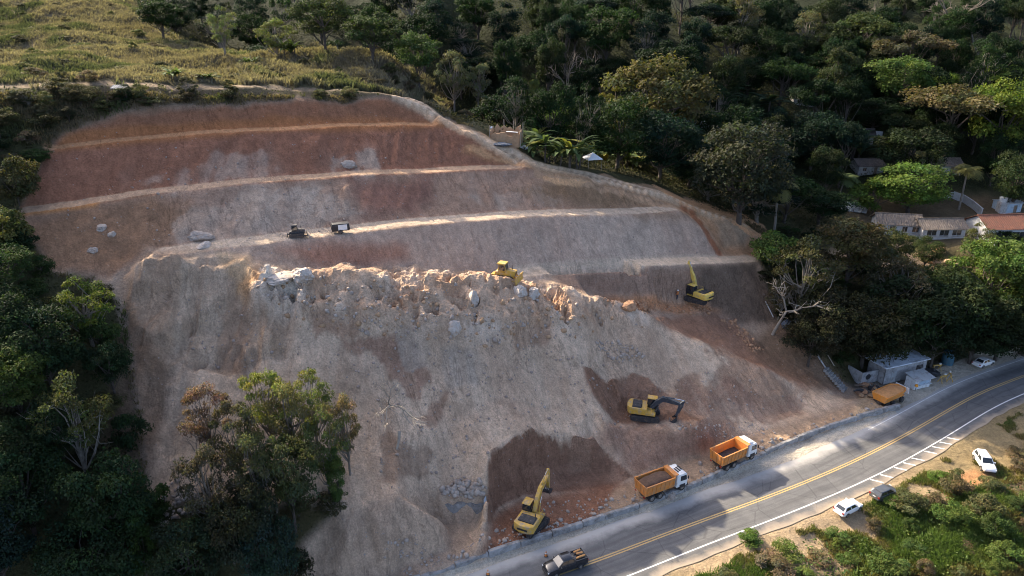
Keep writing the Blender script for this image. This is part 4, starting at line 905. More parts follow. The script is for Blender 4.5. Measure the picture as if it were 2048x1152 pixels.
# --- the wood on the far hillside: trees nobody could tell apart
def poisson(n, rad, x0, x1, y0, y1, ok, seed):
    R = np.random.default_rng(seed); cell = {}; out = []
    for _ in range(n):
        x = R.uniform(x0, x1); y = R.uniform(y0, y1)
        if not ok(x, y): continue
        k = (int(x//rad), int(y//rad)); 
        if any((x-a)**2+(y-b)**2 < rad*rad for i in (-1, 0, 1) for j in (-1, 0, 1) for a, b in cell.get((k[0]+i, k[1]+j), ())): continue
        cell.setdefault(k, []).append((x, y)); out.append((x, y))
    return out
LAND = pmask([(1680,380),(2100,380),(2120,500),(1680,490)], 10)
YARDS = [hit(u, v) for u, v in ((1600,215),(1395,275),(1735,285),(1735,350),(1890,350),(1183,335),(1010,290))]
named = [(o.location.x, o.location.y) for o in TREES]
def forest_ok(x, y):
    z = float(ground(x, y)); u, v = to_px(x, y, z); u = float(u); v = float(v)
    if not (-140 < u < 2190 and -150 < v < 470): return False
    if zone(M_CUT, x, y) > .2 or zone(M_GRASS, x, y) > .25 or zone(LAND, x, y) > .3: return False
    if x < 45 and y < 138: return False
    if u < 1000 and v > 200: return False
    tr = min((x-p[0])**2+(y-p[1])**2 for p in TRACK[::4])
    if tr < 60: return False
    if any((x-a)**2+(y-b)**2 < 14 for a, b in named): return False
    for q in YARDS:                                   # keep clearings before the huts
        if abs(x-q.x) < 5 and -11 < y-q.y < 4: return False
    return True
FR = random.Random(11); nf = 0
KN = dict(broad='broad', dense='round dense', dome='flat-topped', tall='narrow', airy='loose-leaved')
TN = [(DARK, 'dark green'), (MID, 'mid green'), (BLUE, 'blue-green'), ((.055, .070, .032), 'dull olive')]
cand = []
for x, y in poisson(9000, 7.4, -140, 235, 128, 285, forest_ok, 5):
    k = FR.choice(['broad', 'broad', 'dense', 'dense', 'dome', 'tall', 'airy']); c, cn = FR.choice(TN+TN[:1]); cand.append((y, x, k, c, cn, FR.uniform(8, 16), FR.uniform(9, 19)))
cand.sort(); buf = np.zeros((144, 256), bool); jj, ii = np.mgrid[0:144, 0:256]
def cover(x, y, z, w, h):
    p = Vector((x, y, z+h*.6)); s_ = px_scale(p)/8; u, v = to_px(x, y, z+h*.58); u /= 8; v /= 8
    return ((ii-u)/(w*.46*s_))**2+((jj-v)/(h*.42*s_))**2 < 1
for y, x, k, c, cn, w, h in cand:                       # near to far: keep the trees that show
    z = float(ground(x, y)); m = cover(x, y, z, w, h); n_all = m.sum()
    Yr = np.arange(40, y-6, 2.0); t_ = Yr/y
    if n_all == 0 or (ground(x*t_, Yr) > CZ+(z+h*.8-CZ)*t_).any() or (m & ~buf).sum() < .22*n_all: continue
    buf |= m; part = 'above the houses' if x > 70 else ('in the valley wood' if y < 185 else 'high on the far hillside')
    plant('tree', k, (x, y, z-.2), h, w, tuple(q*k_ for q, k_ in zip(c, (.36, .46, .40))), cn+' '+KN[k]+' tree '+part, group='trees of the far wood'); nf += 1
# --- single shrubs
SHRUB = [(120,190),(150,205),(235,205),(275,200),(210,225),(180,165),(40,205),(80,235),(20,250),(60,290),(30,330),(100,215),(300,212),(385,195),(640,192),(700,195),(370,205),(820,185),(860,200),(790,180),(900,215),(930,240),(760,172),(680,165),(560,168),(480,165),(720,160),(650,150),(610,140),(780,150),(830,170)]
for u, v in SHRUB: 
    p = hit(u, v); plant('shrub', 'bush', p-Vector((0, 0, .3)), FR.uniform(1.6, 3.0), FR.uniform(2.2, 3.6), FR.choice([(.085, .085, .045), (.08, .09, .04), (.12, .10, .06)]), 'low dry green shrub on the slope along the upper track', 'shrub', 'shrubs along the upper track', cname='foliage')
def hill_ok(x, y):
    z = float(ground(x, y)); u, v = to_px(x, y, z); return zone(M_GRASS, x, y) > .6 and -60 < u < 960 and v > -30 and fbm(np.array([x]), np.array([y]), 16, 211, 4)[0] > -.12
for x, y in poisson(5000, 5.4, -180, 0, 100, 225, hill_ok, 29):
    z = float(ground(x, y)); kk = FR.random(); plant('shrub', 'bush', (x, y, z-.35), FR.uniform(.8, 2.4), FR.uniform(1.4, 4.0), (.12, .105, .06) if kk < .4 else ((.075, .08, .042) if kk < .75 else (.11, .125, .05)), ('dry brown' if kk < .4 else ('dark olive' if kk < .75 else 'fresh green'))+' scrub tussock on the grassy hill above the cut', 'shrub', 'scrub on the grassy hill', cname='foliage')
R2 = np.random.default_rng(3)
def verge_ok(x, y):
    z = float(ground(x, y)); u, v = to_px(x, y, z); u = float(u); v = float(v)
    d = float(np.min(np.hypot(YC[::3, 0]-x, YC[::3, 1]-y)))
    if d < 8.6 or y > np.interp(x, YC[:, 0], YC[:, 1]): return False
    if not (1250 < u < 2120 and v < 1230): return False
    if u > 1840 and v < 965+max(0, (u-1980))*.3 and not (u > 2030 and v > 900): return False
    if 1640 < u < 1810 and v < 1030: return False
    return True
for x, y in poisson(4000, 3.1, 10, 110, 42, 95, verge_ok, 9):
    z = float(ground(x, y)); plant('bush', 'bush', (x, y, z-.3), FR.uniform(1.0, 3.6), FR.uniform(1.8, 4.6), *FR.choice([((.075, .118, .030), 'leafy green bush in the thicket on the near side of the road'), ((.056, .09, .028), 'deep green bush in the thicket on the near side of the road'), ((.10, .14, .036), 'light green bush in the thicket on the near side of the road'), ((.088, .098, .042), 'olive bush in the thicket on the near side of the road'), ((.125, .105, .06), 'dry brownish bush in the thicket on the near side of the road')]), 'bush', 'bushes beside the road', cname='foliage')
for u, v, l in [(1790,1010,'green bush crowding the dark grey hatchback'), (1880,965,'low green bush left of the bare parking patch'), (1500,1085,'low green bush at the edge of the asphalt')]:
    p = hit(u, v); plant('bush', 'bush', p-Vector((0, 0, .2)), 1.5, 3, (.085, .15, .03), l, 'bush', cname='foliage')
# scrub on the left slope and along the cut's rim
def scrub_ok(x, y):
    z = float(ground(x, y)); u, v = to_px(x, y, z); u = float(u); v = float(v)
    return -60 < u < 760 and 200 < v < 1230 and zone(M_CUT, x, y) < .12 and not (u > 560 and v < 760) and float(np.min(np.hypot(W2[:, 0]-x, W2[:, 1]-y))) > 3
for x, y in poisson(5000, 3.3, -95, 5, 52, 128, scrub_ok, 21):
    z = float(ground(x, y)); plant('shrub', FR.choice(['bush', 'bush', 'airy', 'tall', 'dense']), (x, y, z-.4), FR.uniform(2.2, 5.5), FR.uniform(3.0, 5.0), FR.choice([tuple(q*.8 for q in DARK), tuple(q*.8 for q in MID), (.042, .046, .025), (.07, .07, .034)]), ('dark shrub on the wooded slope beside the upper benches' if y > 100 else ('dark shrub between the left trees and the dusty chute' if x > -42 else 'dark shrub under the trees at lower left')), 'shrub', 'shrubs on the left slope', cname='foliage')
def bank_ok(x, y):
    z = float(ground(x, y)); u, v = to_px(x, y, z); u = float(u); v = float(v)
    return 1500 < u < 2120 and 470 < v < 735 and zone(M_CUT, x, y) < .1 and not (1640 < u < 1960 and v < 545) and v < 742-max(0, u-1700)*.16
for x, y in poisson(3000, 3.0, 40, 140, 100, 145, bank_ok, 23):
    z = float(ground(x, y)); plant('shrub', 'bush', (x, y, z-.4), FR.uniform(2, 3.6), FR.uniform(3.4, 5.4), FR.choice([tuple(q*.6 for q in DARK), tuple(q*.6 for q in MID), (.03, .036, .018)]), 'dark shrub on the bank behind the shed', 'shrub', 'shrubs on the bank', cname='foliage')
print('trees', len(TREES), nf, time.time()-T0)
# --- stuff: undergrowth and grass
def in_view(n, seed, x0, x1, y0, y1):
    R = np.random.default_rng(seed); x = R.uniform(x0, x1, n); y = R.uniform(y0, y1, n); z = ground(x, y); u, v = to_px(x, y, z)
    k = (u > -80) & (u < 2130) & (v > -60) & (v < 1240); return R, x[k], y[k], z[k], u[k], v[k]
def undergrowth():
    R, x, y, z, u, v = in_view(420000, 31, -150, 190, 45, 250)
    d = np.full(x.shape, 1e9)
    for p in YC[::2]: d = np.minimum(d, (x-p[0])**2+(y-p[1])**2)
    d = np.sqrt(d); near = y < np.interp(x, YC[:, 0], YC[:, 1])
    tr = np.full(x.shape, 1e9)
    for p in off(TRACK, 1.2, 0)[::2]: tr = np.minimum(tr, (x-p[0])**2+(y-p[1])**2)
    ok = (zone(M_CUT, x, y) < .25) & (zone(M_GRASS, x, y) < .4) & (d > np.where(near, 8.2, 12)) & (zone(LAND, x, y) < .5) & (tr > np.where(x > -10, 16, 4))
    ok &= ~((near) & (u > 1850) & (v < 965)); ok &= ~((u > 1690) & (v > 690) & (~near)); ok &= ~((u > 1640) & (u < 1940) & (v > 495) & (v < 545))
    dens = fbm(x, y, 7, 201, 3) > -.35
    k = ok & dens; x, y, z = x[k], y[k], z[k]; u = u[k]; n = len(x)
    if n > 170000: s_ = R.permutation(n)[:170000]; x, y, z, u = x[s_], y[s_], z[s_], u[s_]; n = len(x)
    P = np.c_[x, y, z+R.random(n)**1.6*1.1]; Nn = unit(R.normal(size=(n, 3))*.8+np.array([0, 0, .7]))
    t = .5+.5*fbm(x, y, 12, 205, 3); nearf = (y < np.interp(x, YC[:, 0], YC[:, 1]))[:, None]
    c = (np.array([.035, .046, .022])*(1-t[:, None])+np.array([.07, .068, .036])*t[:, None]); c = np.where(nearf, c*np.array([1.7, 2.2, 1.4]), c)
    V, F, cc = leaf_cloud(P, Nn, .42, R, .5, c)
    o = mesh_np('undergrowth', V, F, 'foliage', False, {'leaf': cc}); o.color = (1, 1, 1, 1); tag(o, 'low leafy undergrowth covering the wooded slopes', 'undergrowth', kind='stuff')
undergrowth()
def blades(name, x, y, z, hgt, col, R, label, nb=4, wid=.10):
    n = len(x); V = []; cs = []
    for b in range(nb):
        a = R.uniform(0, 6.28, n); l = R.uniform(.15, .6, n); h = hgt*R.uniform(.6, 1.25, n); dx = np.cos(a); dy = np.sin(a)
        bx = x+R.normal(size=n)*.15; by = y+R.normal(size=n)*.15; w = wid*R.uniform(.6, 1.3, n)
        p0 = np.c_[bx-dy*w/2, by+dx*w/2, z-.1]; p1 = np.c_[bx+dy*w/2, by-dx*w/2, z-.1]
        p2 = np.c_[bx+dx*l*h*.6+dy*w*.4, by+dy*l*h*.6-dx*w*.4, z+h*.75]; p3 = np.c_[bx+dx*l*h*1.2, by+dy*l*h*1.2, z+h]
        V.append(np.stack([p0, p1, p2, p3], 1)); cs.append(np.repeat((col*R.uniform(.7, 1.3, (n, 1)))[:, None, :], 4, 1))
    V = np.concatenate(V).reshape(-1, 3); cs = np.concatenate(cs).reshape(-1, 3); F = np.arange(len(V)).reshape(-1, 4)
    o = mesh_np(name, V, F, 'foliage', False, {'leaf': cs}); o.color = (1, 1, 1, 1); tag(o, label, 'grass', kind='stuff')
def hill_grass():
    R, x, y, z, u, v = in_view(330000, 41, -190, -5, 98, 235)
    k = (zone(M_GRASS, x, y) > .35); tr = np.full(x.shape, 1e9)
    for p in off(TRACK, 1.2, 0)[::2]: tr = np.minimum(tr, (x-p[0])**2+(y-p[1])**2)
    k &= tr > 2.2; x, y, z, u, v = x[k], y[k], z[k], u[k], v[k]
    s_ = R.permutation(len(x))[:64000]; x, y, z, u, v = x[s_], y[s_], z[s_], u[s_], v[s_]
    n1 = fbm(x, y, 16, 211, 4); n2 = fbm(x, y, 5, 215, 4)
    col = np.array([.205, .172, .125])*np.ones((len(x), 1)); g = sstep(.0, .35, n1+.5*n2)[:, None]; col = col*(1-g)+np.array([.085, .095, .055])*g
    d = sstep(.15, .45, -n1)[:, None]*.6; col = col*(1-d)+np.array([.16, .13, .095])*d
    blades('hill_grass', x, y, z, (.75+.5*n2)*np.where((u > 480) & (v > 80), 1.7, 1.0), col, R, 'tall dry grass covering the hill above the cut', 4, .14)
hill_grass()
def verge_grass():
    R, x, y, z, u, v = in_view(300000, 43, 5, 130, 42, 112)
    d = np.full(x.shape, 1e9)
    for p in YC[::2]: d = np.minimum(d, (x-p[0])**2+(y-p[1])**2)
    d = np.sqrt(d); near = y < np.interp(x, YC[:, 0], YC[:, 1]); n2 = fbm(x, y, 5, 221, 4)
    k = near & (d > 6.4+2.0*n2) & ((d > 9) | (n2 > -.05)) & ~((u > 1905) & (u < 1995) & (v > 930) & (v < 975)) & ((n2 > -.12) | (d > 22)); x, y, z, d, n2 = x[k], y[k], z[k], d[k], n2[k]
    s_ = R.permutation(len(x))[:62000]; x, y, z, d, n2 = x[s_], y[s_], z[s_], d[s_], n2[s_]
    g = sstep(-.2, .3, n2)[:, None]; col = np.array([.21, .165, .075])*(1-g)+np.array([.10, .15, .042])*g
    blades('verge_grass', x, y, z, (.32+.25*np.clip(n2+.3, 0, 1))*np.where(d > 14, 1.9, 1), col, R, 'dry grass on the near verge of the road', 4, .09)
verge_grass()
def rim_grass():
    R, x, y, z, u, v = in_view(200000, 45, -90, 60, 60, 150)
    m = zone(M_CUT, x, y); k = (m < .35) & (m > .02) & (zone(D_WALL, x, y) > 5) & (zone(D_ROAD, x, y) > 14); k |= (zone(M_CUT, x, y) < .3) & (u < 720) & (v > 178) & (v < 290)
    tr = np.full(x.shape, 1e9)
    for p in off(TRACK, 1.0, 0)[::2]: tr = np.minimum(tr, (x-p[0])**2+(y-p[1])**2)
    k &= tr > 7
    x, y, z = x[k][:24000], y[k][:24000], z[k][:24000]; n2 = fbm(x, y, 5, 231, 4); g = sstep(-.2, .3, n2)[:, None]
    col = np.array([.17, .13, .075])*(1-g)+np.array([.085, .10, .04])*g
    blades('rim_grass', x, y, z, .5+.3*n2, col, R, 'rough grass along the rim of the cut', 3, .11)
rim_grass()
print('veg', time.time()-T0)
# ------------------------------------------------------------------ machines and vehicles (local +X is forwards, z = 0 the ground)
def wheel(parent, x, y, r, w, rimmat='steel_dark'):
    mb = MB(); n = 16; rings = []
    for yy, rr in ((-w/2, r*.80), (-w/2, r*.95), (-w*.32, r), (w*.32, r), (w/2, r*.95), (w/2, r*.80)):
        rings.append([(math.cos(2*math.pi*k/n)*rr, yy, math.sin(2*math.pi*k/n)*rr) for k in range(n)])
    o = mb.loft(rings).build('wheel', 'rubber', parent, True, loc=(x, y, r))
    s = 1 if y > 0 else -1; rm = MB(); rm.cyl((0, s*(w/2-.02), 0), (0, s*(w/2+.025), 0), r*.58, r*.5, 12); rm.cyl((0, s*w/2, 0), (0, s*(w/2+.06), 0), r*.16, r*.14, 8)
    rm.build('rim', rimmat, o); return o
def bar(mb, a, b, w, h0, h1=None):
    """box beam in the XZ plane from a to b (x,z), thickness w in y, depth h0 -> h1"""
    h1 = h0 if h1 is None else h1; ax, az = a; bx, bz = b; d = math.hypot(bx-ax, bz-az); nx, nz = -(bz-az)/d, (bx-ax)/d
    mb.prism([(ax-nx*h0/2, az-nz*h0/2), (bx-nx*h1/2, bz-nz*h1/2), (bx+nx*h1/2, bz+nz*h1/2), (ax+nx*h0/2, az+nz*h0/2)], -w/2, w/2)
def track_unit(parent, y, L, w, h, x0=0, m='steel_dark'):
    r = h/2; prof = []
    for k in range(7): a = math.pi/2+math.pi*k/6; prof.append((-L/2+r+math.cos(a)*r, r+math.sin(a)*r))
    for k in range(7): a = -math.pi/2+math.pi*k/6; prof.append((L/2-r+math.cos(a)*r, r+math.sin(a)*r))
    mb = MB(); mb.prism([(x+x0, z) for x, z in prof], y-w/2, y+w/2)
    # shoe grousers
    P = prof+[prof[0]]; n = 30; seg = [math.dist(P[i], P[i+1]) for i in range(len(P)-1)]; tot = sum(seg)
    for k in range(n):
        s = tot*k/n; i = 0
        while s > seg[i]: s -= seg[i]; i += 1
        t = s/seg[i]; x = P[i][0]+(P[i+1][0]-P[i][0])*t; z = P[i][1]+(P[i+1][1]-P[i][1])*t; a = math.atan2(P[i+1][1]-P[i][1], P[i+1][0]-P[i][0])
        mb.box((x+x0, y, z), (.10, w*1.02, .10), ry=-a)
    o = mb.build('track', m, parent)
    fr = MB(); s = 1 if y > 0 else -1
    fr.box((x0, y+s*(w/2+.01), r), (L-2.2*r, .06, h*.38))
    for k in range(6): fr.cyl((x0-L/2+r+(L-2*r)*k/5, y+s*(w/2-.02), r*.75), (x0-L/2+r+(L-2*r)*k/5, y+s*(w/2+.04), r*.75), r*.42 if k in (0, 5) else r*.26, None, 10)
    fr.build('track_frame', m, o); return o
def cab_glass(parent, pts, nm='window', m='glass', off_=.012):
    """flat pane given by 4 points"""
    P = [Vector(p) for p in pts]; n = (P[1]-P[0]).cross(P[2]-P[0]).normalized()
    MB().add([p+n*off_ for p in P]+[p-n*.02 for p in P], [(0, 1, 2, 3), (7, 6, 5, 4), (0, 4, 5, 1), (1, 5, 6, 2), (2, 6, 7, 3), (3, 7, 4, 0)]).build(nm, m, parent)
def excavator(loc, fw, track_fw, label, paint_='yellow_paint', boomm='yellow_paint', knee=(2.2, 4.0), tip=(4.6, 3.8), stick=(4.9, 1.6), bucket_a=-.6, sc=1.0, nm='excavator'):
    a = math.atan2(fw[1], fw[0]); r = empty(nm, loc, a); r.scale = (sc,)*3; tag(r, label, 'excavator')
    ta = math.atan2(track_fw[1], track_fw[0])-a
    for y in (-1.1, 1.1):
        o = track_unit(r, y, 4.1, .6, .86); o.rotation_euler = (0, 0, ta)
    u = MB(); u.box((0, 0, .62), (1.9, 1.7, .45), top=(.8, .8)); u.cyl((0, 0, .8), (0, 0, 1.05), .75, .75, 18); o = u.build('undercarriage', 'steel_dark', r); o.rotation_euler = (0, 0, ta)
    # house
    h = MB(); h.prism([(-2.05, 1.05), (1.45, 1.05), (1.45, 1.35), (.2, 1.5), (.2, 2.02), (-2.05, 2.1)], -1.28, 1.28); h.build('house', paint_, r, True, .05)
    cw = MB(); rings = []
    for yy in np.linspace(-1.3, 1.3, 9):
        bx = -2.72+.42*abs(yy/1.3)**2.4; rings.append([(bx, yy, 1.12), (-1.95, yy, 1.02), (-1.95, yy, 2.14), (bx+.06, yy, 2.10), (bx, yy, 1.95)])
    cw.loft(rings).build('counterweight', paint_, r, True, .03)
    MB().box((-1.25, -.05, 2.17), (1.35, 2.1, .12), top=(.94, .92)).build('engine_hood', 'plastic_black', r, False, .03)
    for yy in (-.7, 0, .7): MB().box((-1.25, yy, 2.245), (1.0, .4, .03)).build('vent', 'steel_dark', r)
    MB().cyl((-.6, -.8, 2.1), (-.6, -.8, 2.65), .07, .07, 8).build('exhaust_pipe', 'steel_dark', r)
    MB().box((-2.738, 0, 1.62), (.02, 1.3, .26)).build('decal', 'plastic_black', r)
    c = MB(); c.prism([(.12, 1.15), (1.75, 1.15), (1.85, 1.9), (1.5, 2.92), (.22, 2.98), (.12, 2.2)], .32, 1.28); cab = c.build('cab', 'plastic_black', r, True, .04)
    MB().prism([(.10, 2.96), (1.58, 2.90), (1.5, 3.02), (.16, 3.06)], .26, 1.34).build('roof', paint_, cab, True, .02)
    for yy in (1.29, .31):
        s = 1 if yy > 1 else -1; q = [(.25, yy, 2.0), (1.62, yy, 2.0), (1.42, yy, 2.8), (.28, yy, 2.86)]
        cab_glass(cab, q if s < 0 else q[::-1], 'side_window')
        q = [(.25, yy, 1.3), (1.6, yy, 1.3), (1.7, yy, 1.9), (.25, yy, 1.9)]
    cab_glass(cab, [(1.83, .4, 1.95), (1.83, 1.2, 1.95), (1.55, 1.2, 2.82), (1.55, .4, 2.82)], 'windshield')
    cab_glass(cab, [(.115, 1.2, 2.25), (.115, .4, 2.25), (.20, .4, 2.85), (.20, 1.2, 2.85)], 'rear_window')
    for yy in (1.18, .42): MB().box((.9, yy, 3.0), (1.3, .07, .09)).build('roof_rail', paint_, cab)
    # handrail on the right side
    hr = MB(); 
    for p, q in (((.9, -1.2, 1.4), (.9, -1.2, 2.3)), ((.0, -1.2, 2.0), (.0, -1.2, 2.4)), ((.9, -1.2, 2.3), (0, -1.2, 2.4))): hr.cyl(p, q, .025, None, 5)
    hr.build('handrail', paint_, r)
    # boom
    b0 = (.75, 1.75); bm_ = MB(); k = knee
    P = [b0, (b0[0]+(k[0]-b0[0])*.55, b0[1]+(k[1]-b0[1])*.68), k, (k[0]+(tip[0]-k[0])*.5, k[1]+(tip[1]-k[1])*.45), tip]; D = [.42, .66, .74, .56, .34]; rings = []
    for i, p in enumerate(P):
        q0 = P[max(i-1, 0)]; q1 = P[min(i+1, len(P)-1)]; d = math.hypot(q1[0]-q0[0], q1[1]-q0[1]); nx, nz = -(q1[1]-q0[1])/d, (q1[0]-q0[0])/d; w = .24
        rings.append([(p[0]-nx*D[i]/2, -w-.35*0, p[1]-nz*D[i]/2), (p[0]-nx*D[i]/2, w, p[1]-nz*D[i]/2), (p[0]+nx*D[i]/2, w, p[1]+nz*D[i]/2), (p[0]+nx*D[i]/2, -w, p[1]+nz*D[i]/2)])
    boom = bm_.loft(rings).build('boom', boomm, r, False, .02); boom.location.y = -.12
    for yy in (-.46, .22):
        cy = MB(); mid = (k[0]*.8+b0[0]*.2, k[1]*.72+b0[1]*.28-.15); cy.cyl((1.35, yy, 1.3), (1.35+(mid[0]-1.35)*.6, yy, 1.3+(mid[1]-1.3)*.6), .10, None, 8); cy.build('boom_cylinder', boomm, r)
        MB().cyl((1.35+(mid[0]-1.35)*.58, yy, 1.3+(mid[1]-1.3)*.58), (mid[0], yy, mid[1]), .05, None, 8).build('piston_rod', 'chrome', r)
    # stick with its lever end above the pin
    dx, dz = stick[0]-tip[0], stick[1]-tip[1]; d = math.hypot(dx, dz); ux, uz = dx/d, dz/d; back = (tip[0]-ux*.75-uz*.12, tip[1]-uz*.75+ux*.12)
    sb = MB(); px_, pz_ = -uz, ux
    sb.prism([(back[0], back[1]), (tip[0]-px_*.30, tip[1]-pz_*.30), (stick[0]-px_*.14, stick[1]-pz_*.14), (stick[0]+px_*.14, stick[1]+pz_*.14), (tip[0]+px_*.28, tip[1]+pz_*.28), (back[0]+px_*.2, back[1]+pz_*.2)], -.19, .19)
    st = sb.build('stick', boomm, r, False, .02); st.location.y = -.12
    ac = MB(); t0 = (k[0]*.85+tip[0]*.15, k[1]*.85+tip[1]*.15+.46); ac.cyl((t0[0], -.12, t0[1]), ((t0[0]+back[0])/2, -.12, (t0[1]+back[1])/2), .10, None, 8); ac.build('stick_cylinder', boomm, r)
    MB().cyl(((t0[0]+back[0])/2, -.12, (t0[1]+back[1])/2), (back[0], -.12, back[1]), .05, None, 8).build('piston_rod', 'chrome', r)
    bc = MB(); bc.cyl((tip[0]+px_*.36, -.12, tip[1]+pz_*.36), (stick[0]+px_*.30-ux*.5, -.12, stick[1]+pz_*.30-uz*.5), .07, None, 7); bc.build('bucket_cylinder', 'chrome', r)
    # bucket: open shell, curved back
    n = 7; prof = [(.0, .12)]+[(.62*math.sin(t)+.05, -.55+.62*math.cos(t)) for t in np.linspace(.2, 2.9, n)]
    inn = [(x*.90, z*.90-.04) for x, z in prof]; mb = MB(); w = .58; V = []
    m_ = len(prof)
    for yy in (-w, w):
        V += [(x, yy, z) for x, z in prof]
    F = [(i, i+1, m_+i+1, m_+i) for i in range(m_-1)]; mb.add(V, F)
    V2 = [(x, yy*.97, z) for yy in (-w, w) for x, z in inn]; mb.add(V2, [(m_+i, m_+i+1, i+1, i) for i in range(m_-1)])
    for yy in (-w, w):
        mb.add([(x, yy, z) for x, z in prof], [tuple(range(m_))])
    ob = mb.build('bucket', 'steel_dark', r); ob.location = (stick[0], -.12, stick[1]); ob.rotation_euler = (0, bucket_a, 0)
    for i in range(5):
        tx, tz = prof[-1]; MB().box((tx-.10, -w+.12+i*(2*w-.24)/4, tz-.02), (.24, .10, .07), top=(.6, .8)).build('tooth', 'steel_bare', ob)
    return r
pA = hit(1060, 1058); pA.z = float(ground(pA.x, pA.y))
def seat(p, dx=1.5, dy=1.5):
    """level spot: the mean ground height under a machine"""
    return Vector((p.x, p.y, float(np.mean([ground(p.x+a, p.y+b) for a in (-dx, 0, dx) for b in (-dy, 0, dy)]))))
def level(p, rx, ry=None):
    """grade the soil flat under a machine (used by the terrain before it is meshed)"""
    return p
excavator(seat(hit(1062, 1056)), (.42, .90), (.62, .78), 'yellow excavator in the lower hollow with its boom raised away from the road', 'yellow_paint', 'yellow_paint', (2.5, 3.9), (4.9, 4.5), (5.25, 2.2), 2.2, 1.0)
excavator(seat(hit(1290, 836)), (.965, -.26), (.97, -.24), 'excavator with yellow body and dark boom in the upper hollow', 'yellow_paint', 'boom_dark', (2.3, 3.5), (4.9, 3.0), (4.35, 1.05), .9, 1.0)
excavator(seat(hit(1394, 612)), (-.62, .78), (-.80, .60), 'pale yellow excavator on the upper pad reaching up the cut face', 'yellow_pale_paint', 'yellow_pale_paint', (1.6, 4.2), (2.7, 6.0), (3.5, 3.3), 1.9, 1.0)

def dozer(loc, fw, label, sc=1.0, pm='yellow_paint'):
    r = empty('bulldozer', loc, math.atan2(fw[1], fw[0])); r.scale = (sc,)*3; tag(r, label, 'bulldozer')
    for y in (-.95, .95): track_unit(r, y, 3.3, .52, .95)
    MB().prism([(-1.5, .5), (1.7, .5), (1.75, 1.55), (.3, 1.7), (-1.5, 1.45)], -.62, .62).build('body', pm, r, True, .04)
    MB().prism([(.35, 1.0), (1.85, 1.0), (1.85, 1.75), (.35, 1.85)], -.56, .56).build('engine_hood', pm, r, True, .05)
    for k in range(4): MB().box((1.86, -.36+k*.24, 1.35), (.03, .12, .5)).build('grille_bar', 'steel_dark', r)
    MB().cyl((1.1, .25, 1.8), (1.1, .25, 2.5), .06, None, 8).build('exhaust_pipe', 'steel_dark', r)
    cab = MB().prism([(-1.0, 1.4), (.32, 1.4), (.32, 2.0), (.18, 2.75), (-.95, 2.75)], -.62, .62).build('cab', pm, r, True, .03)
    MB().box((-.4, 0, 2.83), (1.5, 1.5, .14), top=(.9, .9)).build('roof', pm, cab, False, .03)
    for s in (-1, 1):
        q = [(-.85, s*.63, 1.75), (.22, s*.63, 1.75), (.12, s*.63, 2.62), (-.85, s*.63, 2.62)]; cab_glass(cab, q if s < 0 else q[::-1], 'side_window')
    cab_glass(cab, [(-1.01, .5, 1.85), (-1.01, -.5, 1.85), (-.975, -.5, 2.62), (-.975, .5, 2.62)], 'rear_window'); cab_glass(cab, [(.34, -.5, 1.9), (.34, .5, 1.9), (.22, .5, 2.65), (.22, -.5, 2.65)], 'windshield')
    bl = MB(); rings = []
    for yy in (-1.65, -1.5, 1.5, 1.65): rings.append([(2.35+.16*(z-.65)**2*4*.6-.02+t, yy, z) for z, t in ((.05, 0), (.4, 0), (.8, 0), (1.2, 0), (1.2, -.1), (.8, -.1), (.4, -.1), (.05, -.1))])
    bl.loft(rings).build('blade', pm, r)
    for s in (-1, 1): m_ = MB(); bar(m_, (-.2, .5), (2.35, .45), .14, .2); o = m_.build('push_arm', pm, r); o.location.y = s*1.3; MB().cyl((1.2, s*.45, 1.5), (2.3, s*.45, .8), .06, None, 7).build('blade_cylinder', 'chrome', r)
    rp = MB(); rp.box((-1.9, 0, .85), (.5, 1.2, .22)); rp.build('ripper_beam', pm, r)
    for yy in (-.4, .4): MB().box((-2.1, yy, .5), (.16, .1, .8), ry=.2).build('ripper_tine', 'steel_dark', r)
    return r
pD = hit(1010, 559); pD = Vector((pD.x, pD.y+1.9, 0)); dozer(seat(pD), (.93, -.36), 'yellow bulldozer working behind the crest of the slide', .96)
p = hit(594, 474); dozer(seat(p, .6, .6), (.9, .3), 'small dark crawler tractor on the third bench', .62, 'steel_dark')
def compressor(loc, rz):
    r = empty('compressor', loc, rz); tag(r, 'dark site compressor with a white side panel on the third bench', 'compressor')
    MB().prism([(-1.3, .45), (1.2, .45), (1.3, .7), (1.2, 1.5), (-1.2, 1.55), (-1.35, 1.0)], -.62, .62).build('housing', 'plastic_black', r, True, .05)
    MB().box((.25, -.635, 1.0), (1.3, .03, .78)).build('panel', 'white_paint', r)
    MB().cyl((1.25, 0, .5), (2.1, 0, .35), .05, None, 6).build('tow_bar', 'steel_dark', r)
    for y in (-.6, .6): wheel(r, -.1, y, .33, .2)
compressor(seat(hit(682, 466), .5, .5), .35)

